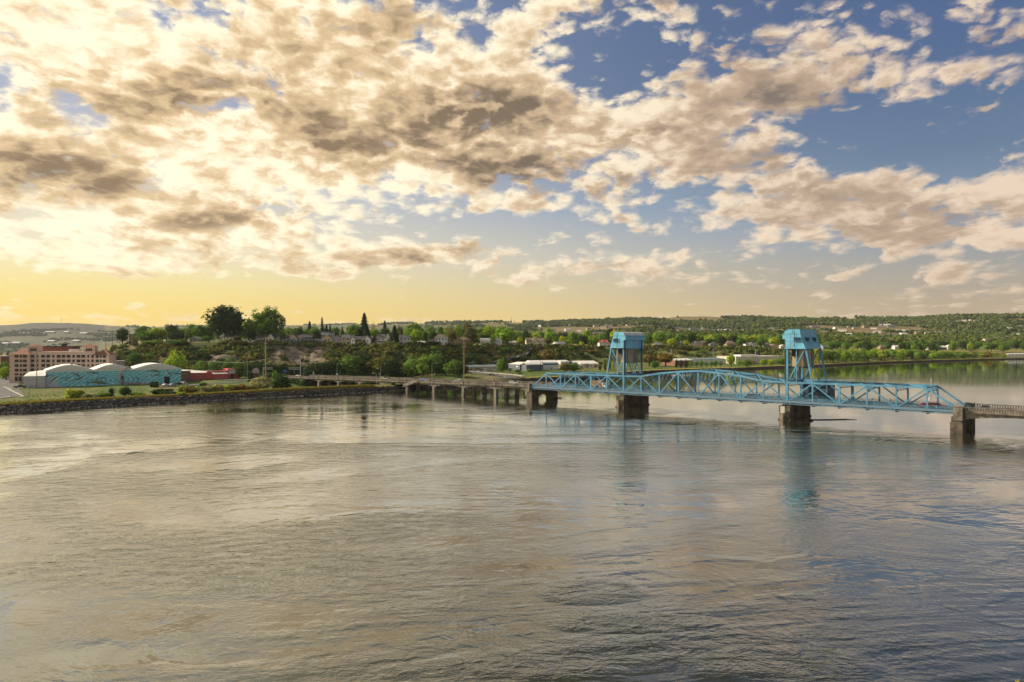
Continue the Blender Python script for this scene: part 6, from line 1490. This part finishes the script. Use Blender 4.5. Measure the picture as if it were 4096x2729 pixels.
# box truck on the left truss, far lane
t_ = bt_for(2400, 9); p = BP(t_, 9, ZD + .01); e = thing('box_truck', 'box truck with a tan load box on the left truss span', 'truck', p, BRG)
mb = MB(); mb.box(-3.4, 1.6, -1.15, 1.15, .9, 3.3); mb.build('box', mat('tan_box', (.36, .23, .15), .7), e); mb = MB(); mb.prism([(1.7, .5), (1.7, 2.5), (3.0, 2.45), (3.5, 1.5), (3.6, .5)], -1.05, 1.05); mb.build('cab', pw, e)
mb = MB(); mb.prism([(2.3, 1.55), (2.3, 2.3), (2.95, 2.3), (3.3, 1.55)], -1.07, 1.07); mb.build('window', m_cg, e)
for wx in (-2.4, 2.5):
    for wy in (-1, 1): mb = MB(); mb.tube([(wx, wy - .15, .45), (wx, wy + .15, .45)], .45, 12); mb.build('wheel', m_tyre, e)
def gcar(label, px, d, kind, m, rz=0.0, z=.25): g = G(px, d, z); return car(label, g.x, g.y, g.z, rz, kind, m)
gcar('white car parked before the dark door of the mural', 662, 376, 'sedan', pw, 1.3); gcar('grey car parked right of the dark mural door', 689, 378, 'sedan', ps, 1.4)
gcar('black car with a white roofline parked at the mural corner', 716, 384, 'suv', pk, 1.3); gcar('white van-like car parked before the brown wall', 738, 388, 'suv', pw, 1.4)
gcar('black pickup truck parked left of the white annex', 81, 362, 'pickup', pk, .3)
gcar('dark car below the marquee sign', 1003, 425, 'sedan', pk, .2); gcar('white suv right below the marquee sign', 1022, 434, 'suv', pw, -.3)
gcar('white car parked before the lilac gabled house', 1346, crest_d(1346) + 4, 'sedan', pw); gcar('white car parked before the grey shingled house', 1389, crest_d(1389) + 4, 'suv', pw)
gcar('white car parked right of the columned porch house', 1580, crest_d(1580) + 3, 'sedan', pw); gcar('red car parked right of the big cream porch house', 1120, crest_d(1120) + 4, 'sedan', pr)
gcar('white car parked under the white gambrel cottage', 1966, crest_d(1966) + 2, 'sedan', pw); gcar('white car parked before the small square white house', 2087, crest_d(2087) + 3, 'sedan', pw)
gcar('grey car parked at the cream apartment house', 2098, crest_d(2098) + 9, 'suv', ps); gcar('blue car parked right of the white ranch house', 2270, crest_d(2270) + 8, 'sedan', pn)
gcar('white sedan beside the beige workshop', 1917, 578, 'sedan', pw, .1, .42); gcar('black car driving down the ramp road', 1966, 516, 'suv', pk, -.8, .42)
gcar('grey pickup truck beside the slate-grey metal shed', 2118, 606, 'pickup', ps, .2); gcar('white car parked by the lone round bluff tree', 2715, crest_d(2715) + 4, 'sedan', pw)
gcar('white car parked before the white farmhouse', 2975, crest_d(2975) + 4, 'sedan', pw)

# ---------------------------------------------------------------- lamps, poles, signs
m_pole = mat('galvanised_pole', (.34, .37, .38), .5, .4); m_wood = mat('utility_pole_wood', (.46, .33, .19), .9, 0, .3, .8); m_lampw = mat('lamp_housing', (.62, .64, .62), .5)
m_woodd = mat('dark_pole_wood', (.07, .055, .05), .9)
def lamp(label, p, H, ax=(1, 0), arm=2.2, both=False, group=None):
    e = thing('street_lamp', label, 'street lamp', p, 0, group); mb = MB(); mb.tube([(0, 0, 0), (0, 0, H - .6)], [.13, .08], 6); mb.build('pole', m_pole, e)
    for sg in ((1, -1) if both else (1,)):
        q = [(0, 0, H - .7), (ax[0] * arm * .25 * sg, ax[1] * arm * .25 * sg, H - .15), (ax[0] * arm * sg, ax[1] * arm * sg, H)]
        mb = MB(); mb.tube(q, .06, 5); a_ = mb.build('arm', m_pole, e); mb = MB(); c = Vector(q[-1]); d = Vector((ax[0], ax[1], 0)) * sg
        mb.tube([c - d * .1, c + d * .25, c + d * .75, c + d * .9], [.08, .2, .2, .06], 6); mb.build('lamp_head', m_lampw, a_)
    return e
for px, lb in ((1348, 'first curved street lamp from the left on the viaduct'), (1522, 'second curved street lamp on the viaduct, beside the orange sign'), (1728, 'third curved street lamp, right of the blue pickup'), (1971, 'last curved street lamp before the blue truss')):
    s = WID + 1.2; t_ = bt_for(px, s); p = BP(t_, s, ZL(t_) + .1); top_ = {1348: 1456, 1522: 1454, 1728: 1453, 1971: 1456}[px]; lamp(lb, p, Zy(top_, p.y) - p.z, (.98, .2))
def glamp(lb, px, d, top, ax=(1, 0), arm=2.0, both=False, z=None): g = G(px, d) if z is None else Vector((X(px, d), d, z)); return lamp(lb, g, Zy(top, d) - g.z, ax, arm, both)
glamp('lamp with a curved arm left of the tall wooden pole', 1053, 408, 1455, (1, 0)); glamp('dark lamp on the ramp road by the beige workshop', 1878, 528, 1450, (1, 0), 2.6)
glamp('lone slim lamp in front of the dark thicket', 1177, 482, 1446, (-1, 0), .5); glamp('tall slim lamp right of the red shop', 990, 452, 1413, (0, -1), .4)
glamp('short grey lamp post on the levee below the mural', 342, 292, 1538, (0, -1), .5); glamp('green lamp post on the levee below the painted whirlpool', 459, 298, 1533, (0, -1), .5)
glamp('green lamp post before the silvery olive tree', 1050, 342, 1509, (0, -1), .5); glamp('slim lamp post where the stair meets the levee', 1506, 372, 1494, (-1, 0), 1.4)
glamp('thin lamp post in the grass at the left', 118, 300, 1553, (0, -1), .4)
for i, (px, top) in enumerate([(2824, 1450), (3363, 1433), (3515, 1428), (3580, 1428), (3640, 1427)]): glamp(['lamp post at the far levee near the middle of the lift span', 'lamp post on the far levee right of the second tower', 'lamp post on the far levee, left of a pair', 'lamp post on the far levee, right of a pair', 'lamp post on the far levee, rightmost of four'][i], px, shore_d(px) + 9, top, (1, 0), 1.2)
def upole(label, px, d, top, arms, m=m_wood, r=.22, base=None):
    g = G(px, d); H = Zy(top, d) - g.z; e = thing('utility_pole', label, 'utility pole', g); mb = MB(); mb.tube([(0, 0, -.5), (0, 0, H)], [r, r * .62], 7); mb.build('pole', m, e)
    for ay, aw in arms: z = Zy(ay, d) - g.z; mb = MB(); mb.beam((-aw / 2, 0, z), (aw / 2, 0, z), .16, .18); c = mb.build('crossarm', m_lampw if m is m_wood else m, e); [None for _ in ()]
    return e, H
upole('tall wooden pole with crossarms left of the first gantry', 1063, 400, 1349, ((1351, 1.6), (1375, 1.8), (1386, 2.0), (1394, 2.4)), r=.38)
upole('second tall wooden pole at the right end of the grove', 1856, 470, 1340, ((1350, 1.4), (1386, 2.6), (1390, 2.6)), r=.34)
upole('dark pole with stacked crossarms above the blue-striped hall', 2161, 615, 1385, ((1387, 1.6), (1401, 2), (1412, 2), (1440, 1.4)), m_woodd, .2)
upole('slim dark pole just right of the stacked-crossarm pole', 2169, 620, 1440, ((1441, .6),), m_woodd, .14)
upole('slender pole standing before the pink hotel', 147, 364, 1390, ((1391, .4),), mat('greenish_pole', (.20, .20, .13), .9), .22)
upole('dark pole on the bluff, left of a pair behind the hotel', 423, crest_d(440) - 18, 1332, ((1336, 2.0), (1340, 1.6)), m_woodd, .25); upole('dark pole on the bluff, right of a pair', 449, crest_d(450) - 6, 1327, ((1329, .5),), m_woodd, .25)
upole('grey pole on the bluff beside the dark round tree', 740, crest_d(740) + 2, 1330, ((1331, .4),), m_pole, .25); upole('grey pole on the bluff right of the cottage', 856, crest_d(856) + 2, 1328, ((1330, .4),), m_pole, .18)
upole('grey pole before the maroon-roofed house', 1146, crest_d(1146) + 1, 1335, ((1336, .8),), m_pole, .18)
for i, px in enumerate((2685, 2853, 3022, 3134)): upole(['utility pole with zigzag crossarms right of the first tower', 'utility pole with zigzag crossarms above the blue-roofed hall', 'utility pole with zigzag crossarms above the cream hall', 'utility pole with zigzag crossarms beside the second tower'][i], px, toe_d(px) - 30, (1396, 1395, 1396, 1401)[i], (((1398, 1403, 1409)[0], 2.6), (1403, 3.4), (1409, 3.0)), m_lampw, .22)
# overhead wires: one sagging wire behind the buildings
def wire(lb, pts, sag=1.5):
    mb = MB()
    for (pa, da, ya), (pb_, db, yb) in zip(pts, pts[1:]):
        a = Vector((X(pa, da), da, Zy(ya, da))); b = Vector((X(pb_, db), db, Zy(yb, db))); q = [a.lerp(b, k / 10) - Vector((0, 0, sag * 4 * (k / 10) * (1 - k / 10))) for k in range(11)]; mb.tube(q, .07, 4, False)
    return tag(mb.build('power_line', mat('wire', (.20, .22, .18), .7)), lb, 'power line')
wire('long thin power line above the mural and the red shop', [(436, 440, 1442), (652, 452, 1436), (850, 455, 1444), (1063, 400, 1438), (1225, 460, 1421), (1340, 470, 1424)])
def sign(label, px, d, y0, y1, w, m, name='road_sign', shape='rect', txt=None, tm=None, legs=1, z=None, cat='sign', yaw=0, ts=.5):
    g = G(px, d) if z is None else Vector((X(px, d), d, z)); zt_, zb_ = Zy(y0, d) - g.z, Zy(y1, d) - g.z; W_ = w / F * d; e = thing(name, label, cat, g, yaw); mb = MB()
    if shape == 'rect': mb.box(-W_ / 2, W_ / 2, -.05, .05, zb_, zt_)
    elif shape == 'diamond': c = (zt_ + zb_) / 2; r = (zt_ - zb_) / 2; mb.prism([(-r, c), (0, c + r), (r, c), (0, c - r)], -.04, .04)
    elif shape == 'round': c = (zt_ + zb_) / 2; r = (zt_ - zb_) / 2; mb.prism([(r * cos(k * pi / 4 + pi / 8), c + r * sin(k * pi / 4 + pi / 8)) for k in range(8)], -.04, .04)
    b = mb.build('board', m, e); xs_ = (0,) if legs == 1 else (-W_ * .35, W_ * .35)
    for xx in xs_: mb = MB(); mb.tube([(xx, .1, -.3), (xx, .1, zt_ - .1)], .06, 5); mb.build('post', m_pole, e)
    if txt: text(txt, (zt_ - zb_) * ts, (0, -.07, (zt_ + zb_) / 2), (pi / 2, 0, 0), tm or m_white, b, ext=.01)
    return e
m_sb, m_sg, m_so, m_sy, m_sr = mat('sign_blue', (.03, .16, .55), .5), mat('sign_green', (.02, .16, .11), .5), mat('sign_orange', (.75, .25, .02), .5), mat('sign_yellow', (.75, .50, .02), .5), mat('sign_red', (.35, .02, .02), .5)
sign('blue board left of the white-trussed gantry', 1140, 474, 1481, 1489.5, 13.5, m_sb, legs=2)
sign('slim white and blue banner at the road edge', 1254, 468, 1486, 1504, 3.8, m_white, 'banner'); sign('white diamond sign under the first viaduct lamp', 1348, 434, 1492, 1503, 10, m_white, shape='diamond')
sign('narrow green sign over a white plate right of the diamond', 1361, 434, 1483, 1493, 5.6, m_sg); sign('orange diamond sign beside the second viaduct lamp', 1517, 404, 1492, 1499, 7, m_so, shape='diamond')
sign('green sign at the second tall wooden pole', 1846, 425, 1499, 1513, 6.2, m_sg, legs=1); sign('wide green sign by the ramp road brush', 2081, 500, 1490, 1498, 12, m_sg, legs=2); sign('white diamond sign by the ramp guard rail', 1902, 548, 1483, 1492, 9, m_white, shape='diamond')
sign('red stop sign before the white roller door', 1975, 590, 1470, 1476, 6, m_sr, shape='round'); sign('yellow round-cornered sign in the grass before the annex', 55, 352, 1553, 1562, 9, m_sy, shape='round'); sign('small white square sign in the grass at left', 105, 300, 1575, 1582, 8, m_white)
sign('pale round sign on a pole left of the hotel entrance', 31, 392, 1508, 1514, 9, m_white, shape='round')
# marquee sign: pale pentagon board on a dark base
g = G(1023, 446); e = thing('marquee_sign', 'pale house-shaped sign board with lines of print on a dark base', 'sign', g); s = 446 / F; z0, z1, zm = Zy(1493, 446) - g.z, Zy(1472, 446) - g.z, Zy(1478, 446) - g.z
mb = MB(); mb.prism([(-11.5 * s, z0), (-13 * s, zm), (0, z1), (13 * s, zm), (11.5 * s, z0)], -.15, .15); b = mb.build('board', mat('marquee_cream', (.48, .40, .38), .7), e)
for k in range(4): mb = MB(); zz_ = z0 + (zm - z0) * (.15 + .27 * k); mb.box(-8 * s, 8 * s, -.19, -.16, zz_, zz_ + .18); mb.build('print_line', mat('dark_print', (.12, .11, .12), .8), b)
mb = MB(); mb.box(-10 * s, 10 * s, -.3, .3, -.5, z0 - .02); mb.build('base', m_woodd, e)
# stone block with a sign
g = G(1218, 472); e = thing('stone_monument', 'pale stone block carrying a green and grey sign by the gantry', 'monument', g); s = 472 / F
mb = MB(); mb.hexa([(-7 * s, -.6, -.5), (5 * s, -.6, -.5), (5 * s, .6, -.5), (-7 * s, .6, -.5), (-6 * s, -.5, Zy(1484, 472) - g.z), (5 * s, -.5, Zy(1484, 472) - g.z), (5 * s, .5, Zy(1484, 472) - g.z), (-6 * s, .5, Zy(1484, 472) - g.z)]); mb.build('block', m_conc, e)
mb = MB(); mb.box(-5 * s, 5.5 * s, -.7, -.61, Zy(1484, 472) - g.z, Zy(1477, 472) - g.z); mb.build('sign_board', m_sg, e); mb = MB(); mb.box(-5 * s, 5.5 * s, -.7, -.61, Zy(1477, 472) - g.z + .01, Zy(1472, 472) - g.z); mb.build('sign_panel', WM['grey'], e)
# sign gantries
def gantry(label, px, d, top, ya, yb, pe, lampy=None):
    g = G(px, d); e = thing('sign_gantry', label, 'gantry', g); mb = MB(); mb.tube([(0, 0, 0), (0, 0, Zy(top, d) - g.z)], [.28, .16], 8); p = mb.build('pole', m_lampw, e)
    L_ = (pe - px) / F * d; z1, z0 = Zy(ya, d) - g.z, Zy(yb, d) - g.z; mb = MB()
    for yy in (-.4, .4): mb.beam((0, yy, z1), (L_, yy, z1), .12, .14); mb.beam((0, yy, z0), (L_, yy, z0), .12, .14)
    for k in range(8): a, b = L_ * k / 8, L_ * (k + 1) / 8; mb.beam((a, -.4, z0 if k % 2 else z1), (b, -.4, z1 if k % 2 else z0), .09, .1)
    mb.build('truss_arm', m_lampw, e)
    if lampy:
        for sg in (-1, 1): z = Zy(lampy, d) - g.z; mb = MB(); mb.tube([(0, 0, z - .4), (sg * 2.2, 0, z + .1)], .06, 5); a_ = mb.build('lamp_arm', m_pole, e); mb = MB(); mb.tube([(sg * 1.7, 0, z), (sg * 2.1, 0, z + .1), (sg * 2.6, 0, z + .1)], [.08, .2, .06], 6); mb.build('lamp_head', m_lampw, a_)
gantry('white trussed sign gantry with twin lamps by the viaduct end', 1202, 470, 1440, 1471.5, 1478, 1155, 1457); gantry('white trussed gantry arm crossing the tall wooden pole', 1053, 412, 1470, 1471, 1478, 1092)
# radio masts
for lb, px, top, d in (('thin radio mast on the left hill', 246, 1271, 5500), ('thin radio mast on the distant ridge left of the first tower', 2046, 1268, 4100)):
    g = G(px, d); H = Zy(top, d) - g.z; mb = MB(); mb.tube([(0, 0, 0), (0, 0, H)], 1.3, 4); o = mb.build('radio_mast', m_pole); o.location = g; tag(o, lb, 'mast')
# stair from the viaduct to the levee
e = thing('staircase', 'concrete stair with rails from the viaduct down to the levee', 'stairs', BP(-86, -2.2, 0)); t0 = -80; mb = MB()
def lp_(v): return tuple(Vector(v) - e.location)
n = 16
for k in range(n): zt_ = ZL(-80) - (ZL(-80) - 2.6) * (k + 1) / n; tt = -80 - k * .62; mb.box(tt - .62, tt, -3.9, -2.0, zt_ - .5, zt_, BP)
mb.v = [lp_(v) for v in mb.v]; mb.build('steps', m_conc, e)
for s in (-3.85, -2.05):
    mb = MB(); mb.beam(BP(-80, s, ZL(-80) + .95), BP(-80 - n * .62, s, 3.5), .1, .12); mb.beam(BP(-80, s, ZL(-80) + .45), BP(-80 - n * .62, s, 3.0), .08, .1); mb.v = [lp_(v) for v in mb.v]; mb.build('handrail', m_kerb, e)
mb = MB(); mb.box(-82, -78, -3.9, -1.75, ZL(-80) - .4, ZL(-80) + .02, BP); mb.v = [lp_(v) for v in mb.v]; mb.build('landing', m_conc, e)
# path fence posts under the levee brow
mb = MB()
# floating boom and snags at the piers
mb = MB(); q = [BP(14 * PL + 2, -.5, .12), BP(14 * PL + 8, 5, .12), BP(14 * PL + 14, 12.5, .12), BP(14 * PL + 17, 15, .10)]; mb.tube(q, [.16, .16, .13, .06], 6); tag(mb.build('floating_log', m_woodd), 'long dark log floating downstream of the right-hand tower pier', 'log')
mb = MB(); p = BP(14 * PL + 5.6, .5, .15); mb.tube([p, p + Vector((1.6, .3, .3)), p + Vector((2.6, -.2, .05))], [.4, .45, .1], 6); tag(mb.build('drift_snag', m_woodd), 'short dark snag floating beside the long log', 'log')
for lb, s0, t0 in (('dark driftwood jam against the arched pier at the left of the truss', WID + 1, 1.8), ):
    e = thing('driftwood_jam', lb, 'driftwood', BP(t0, s0, 0)); rg2 = random.Random(9)
    for k in range(9): mb = MB(); a_ = rg2.uniform(0, 1.2); L_ = rg2.uniform(2, 6); mb.tube([(rg2.uniform(-1, 1), rg2.uniform(-1, 1), .1 + rg2.uniform(0, .5)), (L_ * cos(a_), L_ * sin(a_) * .4, .1 + rg2.uniform(0, .4))], [.22, .06], 5); mb.build('branch', m_woodd, e)
mb = MB(); a = Vector((X(502, 285 * .9), 0, 0)); d = dist_for(1818, 0); mb.tube([(X(503, d), d, .05), (X(526, d + 1.4), d + 2.4, .12), (X(548, d), d + 3.4, .05)], [.03, .07, .03], 5); tag(mb.build('drift_stick', m_woodd), 'thin dark stick floating alone on the pale left water', 'stick')
# suspended road light on the right truss span, ladder post
mb = MB(); mb.box(19 * PL - .15, 19 * PL + .15, 4.5, 4.8, ZT - 3.0, ZT + 2.6, BP); put(mb, 'signal_mast', m_pole)
mb = MB(); mb.box(19 * PL - .9, 19 * PL - .3, 4.2, 5.1, ZD + 1.9, ZD + 3.0, BP); put(mb, 'signal_box', m_white)
# person with a bicycle on the levee path
def person(label, p, rz, shirt, legsc, seated=True):
    e = thing('person', label, 'person', p, rz); v = [(0, 0, .95), (0, 0, 1.2), (.06, 0, 1.45), (.08, 0, 1.55), (.10, 0, 1.70), (0, .10, .92), (.34, .13, .72), (.22, .14, .32), (.34, .14, .28), (0, -.10, .92), (.30, -.13, .62), (.12, -.14, .22), (.24, -.14, .18), (.06, .20, 1.40), (.22, .24, 1.16), (.44, .20, 1.06), (.06, -.20, 1.40), (.22, -.24, 1.16), (.44, -.20, 1.06)]
    ed = [(0, 1), (1, 2), (2, 3), (3, 4), (0, 5), (5, 6), (6, 7), (7, 8), (0, 9), (9, 10), (10, 11), (11, 12), (2, 13), (13, 14), (14, 15), (2, 16), (16, 17), (17, 18)]
    rd_ = [.14, .15, .16, .06, .11, .10, .075, .055, .05, .10, .075, .055, .05, .07, .05, .04, .07, .05, .04]
    me = bpy.data.meshes.new('body'); me.from_pydata(v, ed, []); o = bpy.data.objects.new('body', me); COL.objects.link(o); o.parent = e; m = o.modifiers.new('s', 'SKIN')
    for k, r in enumerate(rd_): me.skin_vertices[0].data[k].radius = (r, r)
    me.skin_vertices[0].data[0].use_root = True; o.modifiers.new('d', 'SUBSURF').levels = 1; o.modifiers['d'].render_levels = 1
    me.materials.append(mat('cloth_' + shirt[0], shirt[1], .9)); return e
g = G(681, shore_d(681) + 11.5, .12); g.x, g.y = g.x, g.y
person('cyclist in a grey-blue jacket riding on the levee path', g, .7, ('blue_grey', (.13, .20, .26)), None)
bk = thing('bicycle', 'dark bicycle ridden along the levee path', 'bicycle', g, .7)
for xx in (-.45, .55):
    mb = MB(); mb.tube([(xx + .33 * cos(k / 14 * 2 * pi), 0, .34 + .33 * sin(k / 14 * 2 * pi)) for k in range(15)], .025, 4, False); mb.build('wheel', m_tyre, bk)
mb = MB(); [mb.tube([a, b], .025, 4) for a, b in (((-.45, 0, .34), (.0, 0, .34)), ((.0, 0, .34), (-.15, 0, .85)), ((-.15, 0, .8), (.4, 0, .85)), ((0, 0, .34), (.42, 0, .82)), ((.55, 0, .34), (.42, 0, 1.0)), ((-.45, 0, .34), (-.15, 0, .8)))]; mb.build('frame', m_black, bk)
mb = MB(); mb.box(-.28, -.05, -.06, .06, .86, .92); mb.build('saddle', m_black, bk)
# near bank and the tree whose twigs reach the bottom right corner
nb = MB(); nb.hexa([(23, -60, -2), (120, -60, -2), (120, 38, -2), (30, 38, -2), (25, -60, .9), (120, -60, 3), (120, 36, 2), (32, 36, .9)]); tag(nb.build('near_bank', mat('bank_earth', (.12, .11, .06), .95, 0, .3, .5)), kind='structure')
e = thing('leafy_tree', 'nearby tree whose dark twigs and green leaves poke in at the bottom right corner', 'tree', (29.2, 33, .6), .6)
cm_, tm_ = crown_mesh('airy', 5, 5200); e.scale = (1.22, 1.22, 1.0)
for n, m in (('crown', cm_), ('trunk', tm_)):
    o = bpy.data.objects.new(n, m); COL.objects.link(o); o.parent = e
    if n == 'crown': o.material_slots[0].link = 'OBJECT'; o.material_slots[0].material = LEAF['olive']
# ---------------------------------------------------------------- the air
hb = MB(); hb.box(-9000, 9000, -300, 10500, -10, 330); hz_ = hb.build('haze', []); hm = bpy.data.materials.new('haze_air'); hm.use_nodes = True; t = hm.node_tree; t.nodes.clear()
o_ = t.nodes.new('ShaderNodeOutputMaterial'); v_ = t.nodes.new('ShaderNodeVolumePrincipled'); v_.inputs['Color'].default_value = (.86, .93, 1.0, 1); v_.inputs['Density'].default_value = .00003; v_.inputs['Anisotropy'].default_value = .3
t.links.new(v_.outputs[0], o_.inputs['Volume']); hz_.data.materials.append(hm); tag(hz_, kind='stuff')
